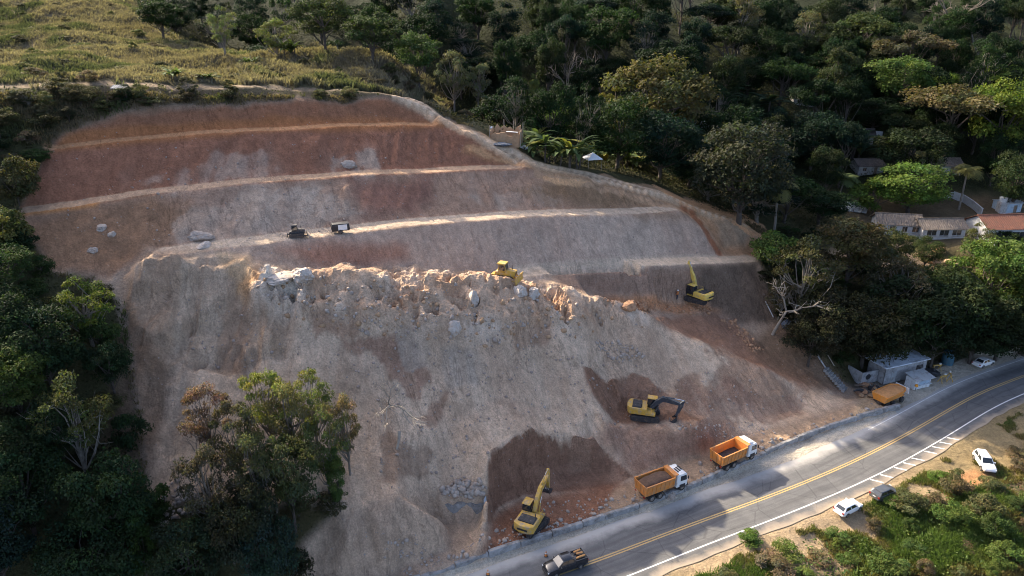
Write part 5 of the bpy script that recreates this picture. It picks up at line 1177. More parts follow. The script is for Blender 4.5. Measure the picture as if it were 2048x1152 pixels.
def dump_truck(loc, fw, label, load=None, vents=False):
    a = math.atan2(fw[1], fw[0]); r = empty('dump_truck', loc, a); tag(r, label, 'truck')
    MB().box((-.1, 0, .95), (7.0, .85, .28)).build('chassis', 'steel_dark', r)
    # tipper body: open box with flared walls
    x0, x1, z0, z1 = -3.75, .95, 1.22, 2.62; wi, wo = 1.12, 1.26; t = .07
    def wallbox(pts, nm, m='orange_paint'):
        return MB().add(pts, [(0, 1, 2, 3), (7, 6, 5, 4), (0, 4, 5, 1), (1, 5, 6, 2), (2, 6, 7, 3), (3, 7, 4, 0)]).build(nm, m, body)
    body = MB().box(((x0+x1)/2, 0, z0-.04), (x1-x0, 2*wi, .1)).build('tipper_body', 'orange_paint', r)
    for s in (-1, 1):
        w = wallbox([(x0, s*wi, z0), (x1, s*wi, z0), (x1, s*wo, z1), (x0-.12, s*wo, z1), (x0, s*(wi-t), z0), (x1, s*(wi-t), z0), (x1, s*(wo-t), z1), (x0-.12, s*(wo-t), z1)], 'side_wall')
        for k in range(7):
            xx = x0+.3+k*(x1-x0-.5)/6; MB().add([(xx-.06, s*wi, z0+.04), (xx+.06, s*wi, z0+.04), (xx+.06, s*wo, z1-.06), (xx-.06, s*wo, z1-.06), (xx-.05, s*(wi+.07), z0+.04), (xx+.05, s*(wi+.07), z0+.04), (xx+.05, s*(wo+.06), z1-.06), (xx-.05, s*(wo+.06), z1-.06)], [(3, 2, 1, 0), (4, 5, 6, 7), (0, 1, 5, 4), (1, 2, 6, 5), (2, 3, 7, 6), (3, 0, 4, 7)]).build('rib', 'orange_paint', body)
        MB().add([(x0-.12, s*(wo-t-.02), z1), (x1, s*(wo-t-.02), z1), (x1, s*(wo+.07), z1), (x0-.12, s*(wo+.07), z1), (x0-.12, s*(wo-t-.02), z1+.09), (x1, s*(wo-t-.02), z1+.09), (x1, s*(wo+.07), z1+.09), (x0-.12, s*(wo+.07), z1+.09)], [(3, 2, 1, 0), (4, 5, 6, 7), (0, 1, 5, 4), (1, 2, 6, 5), (2, 3, 7, 6), (3, 0, 4, 7)]).build('top_rail', 'orange_paint', body)
    wallbox([(x1, -wi, z0), (x1, wi, z0), (x1, wo, z1+.28), (x1, -wo, z1+.28), (x1-t, -wi, z0), (x1-t, wi, z0), (x1-t, wo, z1+.28), (x1-t, -wo, z1+.28)], 'front_wall')
    wallbox([(x0, -wi, z0-.1), (x0, wi, z0-.1), (x0-.14, wo, z1+.06), (x0-.14, -wo, z1+.06), (x0+t, -wi, z0-.1), (x0+t, wi, z0-.1), (x0-.14+t, wo, z1+.06), (x0-.14+t, -wo, z1+.06)], 'tailgate')
    for k in range(3):
        yy = -.75+k*.75; MB().add([(x0-.07-.0, yy-.05, z0), (x0-.07, yy+.05, z0), (x0-.20, yy+.05, z1), (x0-.20, yy-.05, z1), (x0, yy-.05, z0), (x0, yy+.05, z0), (x0-.13, yy+.05, z1), (x0-.13, yy-.05, z1)], [(0, 1, 2, 3), (7, 6, 5, 4), (0, 4, 5, 1), (1, 5, 6, 2), (2, 6, 7, 3), (3, 7, 4, 0)]).build('tailgate_rib', 'orange_paint', body)
    MB().prism([(x1, z1+.2), (x1, z1+.30), (x1+.55, z1+.34), (x1+.55, z1+.26)], -1.2, 1.2).build('cab_guard', 'orange_paint', body)
    # cab
    cab = MB().prism([(1.35, .75), (3.12, .75), (3.18, 1.5), (2.98, 2.55), (2.75, 2.72), (1.4, 2.72), (1.35, 2.4)], -1.14, 1.14).build('cab', 'white_paint', r, True, .07)
    cab_glass(cab, [(3.165, -1.0, 1.62), (3.165, 1.0, 1.62), (3.005, 1.0, 2.42), (3.005, -1.0, 2.42)], 'windshield', off_=.02)
    for s in (-1, 1):
        q = [(1.95, s*1.145, 1.65), (3.02, s*1.145, 1.62), (2.86, s*1.145, 2.4), (1.95, s*1.145, 2.42)]; cab_glass(cab, q if s < 0 else q[::-1], 'side_window')
        MB().box((3.05, s*1.34, 2.1), (.08, .16, .45)).build('mirror', 'plastic_black', cab); MB().box((3.2, s*.85, .98), (.05, .36, .18)).build('headlight', 'lamp_clear', cab)
        MB().box((x0-.05, s*.9, .92), (.05, .3, .14)).build('taillight', 'lamp_red', r); MB().box((2.3, s*1.16, .85), (.9, .06, .5)).build('step', 'plastic_black', cab)
    MB().box((3.22, 0, .78), (.16, 2.3, .34)).build('bumper', 'plastic_black', cab, False, .03); MB().box((3.19, 0, 1.32), (.05, 1.5, .3)).build('grille', 'plastic_black', cab)
    if vents:
        for k in range(3): MB().box((1.95+k*.38, .15*(k-1), 2.745), (.24, .9, .04)).build('roof_vent', 'plastic_black', cab)
    else:
        MB().prism([(1.5, 2.72), (2.6, 2.72), (1.75, 3.0), (1.5, 3.0)], -.9, .9).build('wind_deflector', 'white_paint', cab, True, .03)
    MB().cyl((1.2, -.75, .7), (1.2, -.75, 2.7), .07, None, 8).build('exhaust_pipe', 'steel_dark', r)
    MB().cyl((.3, 1.05, .85), (1.2, 1.05, .85), .3, None, 12).build('fuel_tank', 'steel_bare', r)
    for x in (2.35, -1.35, -2.65):
        for s in (-1, 1):
            wheel(r, x, s*(.98 if x > 0 else .92), .5, .32 if x > 0 else .56, 'steel_bare')
            MB().prism([(x-.68, .62), (x-.62, .62), (x-.42, 1.03), (x+.42, 1.03), (x+.62, .62), (x+.68, .62), (x+.46, 1.09), (x-.46, 1.09)], s*.8-.32, s*.8+.32).build('mudguard', 'plastic_black', r)
    M = Matrix.Translation(loc) @ Matrix.Rotation(a, 4, 'Z')
    if load:
        R = np.random.default_rng(int(loc[0]*10)); nx, ny = 26, 14; xs = np.linspace(x0+.08, x1-.08, nx); ys = np.linspace(-1.14, 1.14, ny); X, Y = np.meshgrid(xs, ys)
        top = load[1]; Zl = z0+(top-z0)*(1-.35*(Y/1.14)**4-.25*((X-(x0+x1)/2)/2.3)**4)+.10*fbm(X+5, Y+3, .8, 77, 4)
        idx = np.arange(nx*ny).reshape(ny, nx); F = np.stack([idx[:-1, :-1], idx[:-1, 1:], idx[1:, 1:], idx[1:, :-1]], -1).reshape(-1, 4)
        o = mesh_np('soil_load', np.stack([X, Y*(.96+.1*(Zl-z0)/1.4), Zl], -1).reshape(-1, 3), F, load[0], True); o.matrix_world = M; tag(o, load[2], 'soil')
    return r
def along_wall(u, v, d):
    p = hit(u, v); k = int(np.argmin(np.hypot(W2[:, 0]-p.x, W2[:, 1]-p.y))); return p, tuple(wt[k]), k
p, t_, k = along_wall(1325, 978, 3); dump_truck(seat(p, 1, 1), t_, 'orange dump truck with white cab loaded with brown soil', ('soil_load', 2.78, 'brown soil heaped in the bed of the nearer dump truck'), True)
p, t_, k = along_wall(1468, 922, 3); dump_truck(seat(p, 1, 1), t_, 'orange dump truck with white cab and nearly empty bed', ('soil_dark_load', 1.5, 'thin layer of dark soil left in the emptier dump truck bed'))
def tipper_trailer(loc, a):
    r = empty('tipper_trailer', loc, a); r.scale = (1.15,)*3; tag(r, 'dusty orange tipper trailer parked by the shed', 'trailer')
    MB().box((0, 0, .8), (5.2, .8, .25)).build('chassis', 'steel_dark', r)
    x0, x1 = -2.5, 2.3; z0, z1 = 1.05, 2.05
    body = MB().box((-.1, 0, z0-.03), (4.7, 1.7, .1)).build('tipper_body', 'orange_dusty', r)
    oc = [(x0, -.85), (1.5, -.85), (2.3, -.4), (2.3, .4), (1.5, .85), (x0, .85)]; ot = [(x0-.15, -1.2), (1.6, -1.2), (2.55, -.6), (2.55, .6), (1.6, 1.2), (x0-.15, 1.2)]
    for i in range(6):
        a0, a1 = oc[i], oc[(i+1) % 6]; b0, b1 = ot[i], ot[(i+1) % 6]; k = .94
        V = [(*a0, z0), (*a1, z0), (*b1, z1), (*b0, z1)]+[(a0[0]*k, a0[1]*k, z0), (a1[0]*k, a1[1]*k, z0), (b1[0]*k, b1[1]*k, z1), (b0[0]*k, b0[1]*k, z1)]
        MB().add(V, [(0, 1, 2, 3), (7, 6, 5, 4), (0, 4, 5, 1), (1, 5, 6, 2), (2, 6, 7, 3), (3, 7, 4, 0)]).build('side_wall' if i != 5 else 'tailgate', 'orange_dusty', body)
    for x in (-1.7, -.5):
        for s in (-1, 1): wheel(r, x, s*.85, .46, .4)
    for s in (-1, 1): wheel(r, 1.7, s*.85, .46, .3)
    MB().cyl((2.4, 0, .7), (4.4, .1, .55), .07, None, 6).build('drawbar', 'steel_bare', r); MB().box((2.75, 0, 1.6), (.12, 2.2, .9), top=(1, .9)).build('headboard', 'white_paint', r)
    X, Y = np.meshgrid(np.linspace(-2.5, 2.3, 24), np.linspace(-1, 1, 14)); Zl = z1-.12+.3*(1-(Y/1.1)**2)*(1-(X/2.8)**2)+.12*fbm(X+9, Y, .7, 79, 4)
    k = np.clip((X-1.5)/.9, 0, 1); Yy = Y*(1.08-.55*k); idx = np.arange(24*14).reshape(14, 24); F = np.stack([idx[:-1, :-1], idx[:-1, 1:], idx[1:, 1:], idx[1:, :-1]], -1).reshape(-1, 4)
    o = mesh_np('soil_load', np.stack([X, Yy, Zl], -1).reshape(-1, 3), F, 'soil_orange_load', True); o.matrix_world = Matrix.Translation(loc) @ Matrix.Rotation(a, 4, 'Z') @ Matrix.Scale(1.15, 4); tag(o, 'orange earth filling the tipper trailer by the shed', 'soil')
p = hit(1776, 806); tipper_trailer(seat(p, 1, 1), math.atan2(.5, .86))

def car(loc, fw, label, pm, style='hatch', cat='car', cargo=None, nm='car'):
    a = math.atan2(fw[1], fw[0]); r = empty(nm, loc, a); tag(r, label, cat)
    L, Wd, H, hood, belt = dict(hatch=(4.0, 1.72, 1.46, .92, .98), suv=(4.35, 1.80, 1.66, 1.05, 1.10), pickup=(5.25, 1.85, 1.80, 1.12, 1.18), sedan=(4.4, 1.74, 1.44, .92, .96))[style]
    wr = .31 if style in ('hatch', 'sedan') else .37; gc = .22 if style in ('hatch', 'sedan') else .32
    xs = [-L/2, -L/2+.08, -L/2+.45, -L*.22, 0, L*.16, L*.28, L/2-.35, L/2-.08, L/2]
    tail = belt-.02 if style != 'sedan' else belt
    zt = [belt*.78, tail, tail+.02, belt+.02, belt, belt-.01, hood+.02, hood-.08, hood-.22, hood*.68]
    ww = [.80, .93, .99, 1, 1, 1, .99, .95, .86, .72]; rings = []
    for x, z, w in zip(xs, zt, ww):
        h = Wd/2*w; zb = gc+(.12 if abs(x) > L/2-.2 else 0); m = zb+(z-zb)*.55
        rings.append([(x, -h*.86, zb), (x, h*.86, zb), (x, h, zb+.16), (x, h*1.0, m), (x, h*.93, z-.05), (x, h*.80, z), (x, 0, z+.035), (x, -h*.80, z), (x, -h*.93, z-.05), (x, -h*1.0, m), (x, -h, zb+.16)])
    body = MB().loft(rings).build('body', pm, r, True)
    # greenhouse: glass shell with body-coloured roof and pillars
    c0, c1, r0, r1 = dict(hatch=(-1.86, 1.02, -1.45, .22), suv=(-2.02, .98, -1.72, .28), pickup=(-.95, 1.30, -.62, .55), sedan=(-1.55, .98, -.85, .22))[style]
    b = Wd/2*.90; t = Wd/2*.72; zb = belt-.03; zr = H
    def ringg(x, hw, z): return [(x, -hw, z), (x, hw, z)]
    G = MB(); Pts = [(c0, -b, zb), (c1, -b, zb), (c1, b, zb), (c0, b, zb), (r0, -t, zr-.05), (r1, -t, zr-.05), (r1, t, zr-.05), (r0, t, zr-.05)]
    cabin = G.add(Pts, [(3, 2, 1, 0), (4, 5, 6, 7), (0, 1, 5, 4), (1, 2, 6, 5), (2, 3, 7, 6), (3, 0, 4, 7)]).build('cabin', pm, r, True, .04)
    def lerp(A, B, f): return tuple(A[i]+(B[i]-A[i])*f for i in range(3))
    def pane(i, j, k, l, nm_, f0, f1, g0=.10, g1=.90, o_=.012):
        A, B, Cc, D = Pts[i], Pts[j], Pts[k], Pts[l]; bl = lerp(A, B, f0); br = lerp(A, B, f1); tl = lerp(D, Cc, f0); tr = lerp(D, Cc, f1)
        cab_glass(cabin, [lerp(bl, tl, g0), lerp(br, tr, g0), lerp(br, tr, g1), lerp(bl, tl, g1)], nm_, 'glass', o_)
    pane(1, 2, 6, 5, 'windshield', .07, .93, .06, .92); pane(3, 0, 4, 7, 'rear_window', .10, .90, .14, .90)
    for (i, j, k, l) in ((0, 1, 5, 4), (2, 3, 7, 6)):
        pane(i, j, k, l, 'side_window', .08, .47); pane(i, j, k, l, 'side_window', .52, .92)
    rf = []
    for x, s in ((r0-.06, .9), (r0+.2, 1), ((r0+r1)/2, 1.02), (r1-.15, 1), (r1+.06, .92)):
        rf.append([(x, -t*s, zr-.06), (x, t*s, zr-.06), (x, t*s*.9, zr-.005), (x, 0, zr+.02), (x, -t*s*.9, zr-.005)])
    MB().loft(rf).build('roof', pm if style != 'hatch_black' else 'glass', cabin, True)
    for s in (-1, 1):
        MB().box((c1-.28, s*(Wd/2+.06), belt+.06), (.12, .18, .12)).build('mirror', pm, r, False, .02)
        MB().box((L/2-.13, s*Wd*.32, hood*.72), (.16, .36, .14), rz=-s*.25).build('headlight', 'lamp_clear', r); MB().box((-L/2+.05, s*Wd*.38, belt*.80), (.10, .26, .2)).build('taillight', 'lamp_red', r)
        for x in (-L*.30, L*.31):
            wheel(r, x, s*(Wd/2-.12), wr, .22, 'steel_bare')
            ar = MB(); pr = [(math.cos(q)*(wr+.07)+x, wr+math.sin(q)*(wr+.07)) for q in np.linspace(0, math.pi, 9)]+[(x-wr*.9, .25), (x+wr*.9, .25)]; ar.prism(pr, s*(Wd/2-.20), s*(Wd/2+.006)); ar.build('wheel_arch', 'plastic_black', r)
    MB().box((L/2-.01, 0, .42), (.10, Wd*.78, .22)).build('bumper', 'plastic_black' if style in ('suv', 'pickup') else pm, r, False, .03); MB().box((-L/2+.01, 0, .45), (.10, Wd*.8, .2)).build('bumper', 'plastic_black' if style in ('suv', 'pickup') else pm, r, False, .03)
    MB().box((-L/2-.005, 0, .72), (.02, .42, .12)).build('number_plate', 'white_paint', r)
    if style == 'pickup':
        bed = MB(); bx0, bx1 = -L/2+.06, c0-.06; hw = Wd/2*.93
        for s in (-1, 1): bed.box(((bx0+bx1)/2, s*(hw-.05), belt+.05), (bx1-bx0, .10, .24))
        bed.box((bx0+.04, 0, belt+.03), (.08, hw*2, .22)); bed.box((bx1-.03, 0, belt+.05), (.06, hw*2-.2, .24)); bed.build('bed_rails', pm, r, False, .015)
        MB().box(((bx0+bx1)/2, 0, belt+.02), (bx1-bx0-.1, hw*2-.25, .02)).build('bed_floor', 'plastic_black', r)
    return r, Matrix.Translation(loc) @ Matrix.Rotation(a, 4, 'Z')
def road_dir(p):
    k = int(np.argmin(np.hypot(YC[:, 0]-p[0], YC[:, 1]-p[1]))); return np.array(tan[k])
p = atz(1130, 1136, .025); d = -road_dir(p); r, M = car(p, tuple(d), 'black pickup truck driving on the shaded lane with timber in its bed', 'black_car', 'pickup', 'pickup', nm='pickup_truck')
for i, (x, y, rz, ln) in enumerate([(-1.75, .42, .05, 1.2), (-1.9, -.1, -.12, .8), (-1.8, -.5, .1, .9)]):
    o = MB().box((0, 0, 0), (ln, .2, .12), rz=rz).build('timber', 'wood_orange', None, False, .01); o.matrix_world = M @ Matrix.Translation((x, y, 1.40+.02*i)); tag(o, ['orange board along the kerb side of the pickup bed', 'orange board in the middle of the pickup bed', 'orange board along the road side of the pickup bed'][i], 'timber')
def flat(p, dz=.0): return (p[0], p[1], float(max(ground(p[0]+a, p[1]+b) for a in (-1, 0, 1) for b in (-.8, 0, .8)))+dz)
p = atz(1695, 1021); car(flat(p), (.87, .49), 'white hatchback parked on the dirt verge', 'white_car', 'hatch')
p = atz(1767, 991); car(flat(p), (.90, .43), 'dark grey hatchback half covered by roadside bushes', 'grey_car', 'hatch')
p = hit(1966, 934); car(flat(p), (-.22, -.97), 'white SUV parked on the dry grass clearing', 'white_car', 'suv')
p = atz(1965, 731, .05); car(flat(p), (.90, .43), 'white car parked under the dark trees by the far shoulder', 'white_car', 'sedan')

# ------------------------------------------------------------------ buildings
def quad_roof(mb, A, B, Cc, D, waves, amp=.05, rows=8, th=.08, jag=.0, seed=1):
    """wavy sheet / tile slope: A-B eave, D-C ridge; waves across the eave"""
    R = np.random.default_rng(seed); A, B, Cc, D = [np.array(p, float) for p in (A, B, Cc, D)]; n = waves*4
    up = np.cross(B-A, D-A); up /= np.linalg.norm(up); up = up if up[2] > 0 else -up; V = []; F = []
    for j in range(rows+1):
        for i in range(n+1):
            f = i/n; g = j/rows; p = (A*(1-f)+B*f)*(1-g)+(D*(1-f)+Cc*f)*g; V.append(p+up*(amp*math.cos(2*math.pi*i/4)+(.025 if j % 2 else 0)*0+R.normal()*jag))
    k = len(V); V += [p-up*th for p in V]
    for j in range(rows):
        for i in range(n):
            a = j*(n+1)+i; F.append((a, a+1, a+n+2, a+n+1)); F.append((k+a+n+1, k+a+n+2, k+a+1, k+a))
    for i in range(n): F.append((k+i, k+i+1, i+1, i)); a = rows*(n+1)+i; F.append((a, a+1, k+a+1, k+a))
    for j in range(rows): a = j*(n+1); F.append((a, a+n+1, k+a+n+1, k+a)); a = a+n; F.append((k+a, k+a+n+1, a+n+1, a))
    mb.add(V, F)
def gable_house(nm, loc, rz, Lx, Wy, Hw, Hr, label, wallm, roofm, openings=(), cat='house', oh=.45, waves=None, post=False, sag=.03, hip=0.0):
    """house: long side along local X, front is -Y; openings: (x, z0, width, height, kind)"""
    r = empty(nm, loc, rz); tag(r, label, cat)
    w = MB(); t = .2
    MB().box((0, Wy/2-t/2, Hw/2-.4), (Lx, t, Hw+.8)).build('rear_wall', wallm, r)
    for s in (-1, 1):
        MB().add([(s*Lx/2, -Wy/2, -.8), (s*Lx/2, Wy/2, -.8), (s*Lx/2, Wy/2, Hw), (s*Lx/2, 0, Hw+Hr-.06), (s*Lx/2, -Wy/2, Hw)]+[(s*(Lx/2-t), -Wy/2, -.8), (s*(Lx/2-t), Wy/2, -.8), (s*(Lx/2-t), Wy/2, Hw), (s*(Lx/2-t), 0, Hw+Hr-.06), (s*(Lx/2-t), -Wy/2, Hw)], [(0, 1, 2, 3, 4), (9, 8, 7, 6, 5)]+[(i, 5+i, 5+(i+1) % 5, (i+1) % 5) for i in range(5)]).build('gable_wall', wallm, r)
    # front wall built round its openings
    fw = MB(); x = -Lx/2+t+.003; y = -Wy/2+t/2; ops = sorted(openings)
    for ox, oz, ow, ohh, kind in ops:
        if ox-ow/2 > x: fw.box(((x+ox-ow/2)/2, y, Hw/2-.4), (ox-ow/2-x, t, Hw+.8))
        if oz > 0: fw.box((ox, y, (oz-.8)/2), (ow, t, oz+.8))
        else: fw.box((ox, y, -.4), (ow, t, .8))
        if oz+ohh < Hw: fw.box((ox, y, (oz+ohh+Hw)/2), (ow, t, Hw-oz-ohh))
        x = ox+ow/2
    fw.box(((x+Lx/2-t-.003)/2, y, Hw/2-.4), (Lx/2-t-.003-x, t, Hw+.8)); fw.build('front_wall', wallm, r)
    for ox, oz, ow, ohh, kind in ops:
        if kind == 'w':
            o = MB().box((ox, y+.02, oz+ohh/2), (ow-.02, .03, ohh-.02)).build('window', 'window_dark', r); f = MB()
            for q in (-.5, 0, .5): f.box((ox+q*(ow-.08), y-.03, oz+ohh/2), (.06, .06, ohh-.02))
            for q in (0, 1): f.box((ox, y-.03, oz+.03+q*(ohh-.06)), (ow-.02, .055, .055))
            f.build('frame', 'plaster_dirty', o); MB().box((ox, -Wy/2-.05, oz-.04), (ow+.15, .18, .07)).build('sill', 'plaster_dirty', o)
        else:
            o = MB().box((ox, y+.03, oz+ohh/2), (ow-.02, .05, ohh-.02)).build('door', 'wood_old', r); MB().cyl((ox+ow*.35, y-.02, oz+1.0), (ox+ow*.35, y-.07, oz+1.0), .03, None, 6).build('handle', 'steel_bare', o)
    wv = waves or int(Lx/.42); e = oh
    for s, sd_ in ((-1, 3), (1, 4)):
        mb = MB(); ye = s*(Wy/2+e); ze = Hw-e*Hr/(Wy/2)
        A, B, Cc, D = (-Lx/2-e, ye, ze+.10), (Lx/2+e, ye, ze+.10), (Lx/2+e-hip, 0, Hw+Hr+.10), (-Lx/2-e+hip, 0, Hw+Hr+.10)
        quad_roof(mb, A, B, Cc, D, wv, .045, 9, .08, sag*.5, sd_); mb.build('roof_slope', roofm, r)
    rd = MB(); 
    for k in range(int(Lx/.5)): rd.cyl((-Lx/2-e+hip+k*(Lx+2*e-2*hip)/int(Lx/.5), 0, Hw+Hr+.1), (-Lx/2-e+hip+(k+1.04)*(Lx+2*e-2*hip)/int(Lx/.5), 0, Hw+Hr+.11), .12, .14, 8)
    rd.build('ridge_cap', roofm, r)
    return r
def spot(u, v, z): p = atz(u, v, z); return Vector((p[0], p[1], z))
# tile-roofed pair and the red-roofed house
p = spot(1800, 470, 15.2); gable_house('house', (p.x, p.y+2.3, p.z), -.18, 8.6, 5.2, 2.5, 1.5, 'older house with collapsing brown tiled roof behind the bank trees', 'plaster_white', 'tile_old', [(1.0, .8, 1.1, 1.2, 'w'), (3.2, .8, 1.5, 1.2, 'w'), (-1.5, .8, 1.1, 1.2, 'w')], sag=.10)
p = spot(1884, 478, 15.0); gable_house('house', (p.x, p.y+2.3, p.z), .02, 9.2, 4.8, 2.4, 1.4, 'white house with long brown tiled roof and three windows', 'plaster_white', 'tile_old', [(-2.6, .75, 2.1, 1.25, 'w'), (.1, .75, 2.0, 1.25, 'w'), (2.8, .75, 2.0, 1.25, 'w')], sag=.05)
p = spot(2028, 482, 15.2); gable_house('house', (p.x, p.y+3.2, p.z), .06, 13.5, 7.0, 2.9, 1.9, 'white house with rusty red roof at the right edge', 'plaster_white', 'tile_red', [(-3.6, .5, 3.2, 1.6, 'w'), (.4, .5, 3.4, 1.6, 'w'), (4.4, 0, 1.2, 2.1, 'd')], sag=.03)
# huts among the forest
for (u, v, Lx, Wy, rz, wm, rm, lab, H) in [(1606,212,6.5,4.2,.12,'plaster_dirty','tile_dark','small hut with grey walls high in the dark forest',2.3), (1395,276,11,5,.05,'plaster_dirty','metal_sheet','long low shed with grey sheet roof half hidden by the big rounded tree',2.6), (1728,288,5,4.2,-.2,'plaster_dirty','tile_dark','dark-roofed hut with a white panel at its side in the forest',2.4), (1738,350,6.5,4.6,.1,'plaster_dirty','tile_dark','dark-roofed hut above the small garden palm',2.4), (1890,350,7.5,4.6,-.05,'plaster_dirty','tile_old','brown-roofed hut beside the coconut palm',2.4)]:
    p = hit(u, v); gable_house('hut', (p.x, p.y+Wy/2, p.z), rz, Lx, Wy, H, 1.2, lab, wm, rm, [(-Lx*.25, .9, 1.1, .9, 'w'), (Lx*.2, 0, .9, 1.9, 'd')], 'hut', .5, None, False, .06)
p = hit(1752, 280); o = MB().box((0, 0, 0), (2.4, .12, 1.5), ry=0).build('sheet_panel', 'metal_sheet_white', None); o.location = (p.x, p.y-.4, p.z+1.6); o.rotation_euler = (-.5, .05, -.2); tag(o, 'white metal panel leaning beside a dark forest hut', 'panel')
# roof slab that has slid off into the trees
def fallen_roof():
    p = hit(1708, 420); r = empty('fallen_roof', (p.x, p.y, p.z+.5), -.55, rx=.35); tag(r, 'grey fallen roof sheet lying among the trees above the houses', 'roof')
    mb = MB(); quad_roof(mb, (-2.8, -1.6, 0), (2.8, -1.6, 0), (2.8, 1.6, .5), (-2.8, 1.6, .5), 18, .05, 5, .05, .03, 5); mb.build('sheet', 'metal_sheet', r)
    for x in (-1.8, 0, 1.8): MB().box((x, 0, .12), (.12, 3.4, .12)).build('beam', 'wood_old', r)
fallen_roof()
# garden walls
def wall_run(nm, pts, h, th, m, label, z=None, segs=4):
    P = [Vector(q) for q in pts]; r = empty(nm, P[0]); tag(r, label, 'wall')
    for a, b in zip(P[:-1], P[1:]):
        d = (b-a); n = Vector((-d.y, d.x, 0)).normalized()*th/2; V = []
        for q in (a, b):
            for s in (-1, 1): V += [q+n*s+Vector((0, 0, -1.0))-P[0], q+n*s+Vector((0, 0, h))-P[0]]
        MB().add(V, [(0, 1, 3, 2), (4, 6, 7, 5), (0, 4, 5, 1), (2, 3, 7, 6), (1, 5, 7, 3), (0, 2, 6, 4)]).build('wall_panel', m, r)
        c = MB(); V = []
        for q in (a, b):
            for s in (-1, 1): V += [q+n*s*1.4+Vector((0, 0, h+.002))-P[0], q+n*s*1.4+Vector((0, 0, h+.09))-P[0]]
        c.add(V, [(0, 1, 3, 2), (4, 6, 7, 5), (0, 4, 5, 1), (2, 3, 7, 6), (1, 5, 7, 3), (0, 2, 6, 4)]); c.build('coping', m, r)
def g(u, v): p = hit(u, v); return (p.x, p.y, p.z)
wall_run('garden_wall', [g(1905,398), g(1925,405), g(1942,416), g(1962,432)], 1.7, .2, 'plaster_white', 'curved white garden wall behind the houses')
wall_run('garden_wall', [g(1858,398), g(1880,396), g(1905,396)], 1.3, .2, 'plaster_white', 'short white wall beside the coconut palm')
wall_run('garden_wall', [g(1928,458), g(1948,474), g(1968,492), g(1985,506)], 1.5, .22, 'plaster_dirty', 'grey boundary wall between the white house and red-roofed house')
def water_tank(u, v):
    p = hit(u, v); r = empty('water_tank', p); tag(r, 'white water tank on a short block tower behind the red roof', 'tank')
    MB().box((0, 0, .9), (1.5, 1.5, 3.2)).build('tower', 'plaster_dirty', r)
    MB().cyl((0, 0, 2.5), (0, 0, 3.5), .72, .86, 18).build('tank', 'metal_sheet_white', r, True); MB().cyl((0, 0, 3.5), (0, 0, 3.68), .92, .5, 18).build('lid', 'metal_sheet_white', r, True)
water_tank(2000, 425)
p = hit(2022, 428); gable_house('outbuilding', (p.x, p.y+2, p.z), .1, 4.6, 3.4, 2.4, .5, 'small pale outbuilding behind the red-roofed house', 'plaster_blue', 'metal_sheet', [(.8, 0, .9, 1.9, 'd')], 'shed', .2)
# white canopy beside the track
def canopy():
    p = hit(1184, 336); r = empty('canopy', p, .3); tag(r, 'small white pyramid canopy beside the dirt track', 'canopy')
    MB().add([(-1.5, -1.5, 2.0), (1.5, -1.5, 2.0), (1.5, 1.5, 2.0), (-1.5, 1.5, 2.0), (0, 0, 3.1), (-1.5, -1.5, 1.85), (1.5, -1.5, 1.85), (1.5, 1.5, 1.85), (-1.5, 1.5, 1.85), (0, 0, 2.95)], [(0, 1, 4), (1, 2, 4), (2, 3, 4), (3, 0, 4), (6, 5, 9), (7, 6, 9), (8, 7, 9), (5, 8, 9), (0, 5, 6, 1), (1, 6, 7, 2), (2, 7, 8, 3), (3, 8, 5, 0)]).build('cover', 'tarp_white', r)
    for x in (-1.4, 1.4):
        for y in (-1.4, 1.4): MB().cyl((x, y, -.3), (x, y, 1.95), .05, None, 6).build('post', 'steel_bare', r)
canopy()
def ruin():
    p = hit(1012, 288); r = empty('ruined_hut', (p.x, p.y+1.6, p.z), -.12); tag(r, 'roofless ruined hut with broken brick walls and posts', 'ruin')
    R = random.Random(3)
    def jag(a, b, h):
        d = Vector(b)-Vector(a); n = 8; V = []; nn = Vector((-d.y, d.x, 0)).normalized()*.11
        rings = []
        for k in range(n+1): q = Vector(a)+d*k/n; hh = h*R.uniform(.55, 1.0); rings.append([q-nn+Vector((0, 0, -.6)), q+nn+Vector((0, 0, -.6)), q+nn+Vector((0, 0, hh)), q-nn+Vector((0, 0, hh))])
        MB().loft(rings).build('wall', 'rock_orange', r)
    jag((-2.6, -1.6, 0), (2.6, -1.6, 0), 2.6); jag((-2.6, 1.8, 0), (2.6, 1.8, 0), 3.2); jag((-2.72, -1.45, 0), (-2.72, 1.7, 0), 2.9); jag((2.72, -1.45, 0), (2.72, 1.7, 0), 2.4)
    for x, y, h in ((-2.9, -1.75, 3.4), (2.9, -1.75, 3.0), (-.6, 2.05, 4.0), (1.2, 2.05, 3.7), (2.9, 2.0, 3.5)): MB().cyl((x, y, -.5), (x+R.uniform(-.1, .1), y, h), .09, .07, 6).build('post', 'dead_wood', r)
    MB().box((1.4, -1.9, 2.3), (2.2, .5, .06), ry=.05).build('roof_scrap', 'metal_sheet_white', r)
    for u, v, nm, m, sc, l in ((1000, 290, 'tarpaulin', 'tarp_blue', (1.8, 1.0, .35), 'grey tarpaulin heap in front of the ruined hut'), (1046, 296, 'tarpaulin', 'tarp_white', (1.0, .8, .5), 'crumpled white tarpaulin right of the ruined hut'), (984, 262, 'sack', 'tarp_white', (.35, .35, .7), 'upright white sack left of the ruined hut')):
        q = hit(u, v); rock(nm, q+Vector((0, 0, sc[2]*.3)), sc, 60+u, m, l, nm, rough=.45)
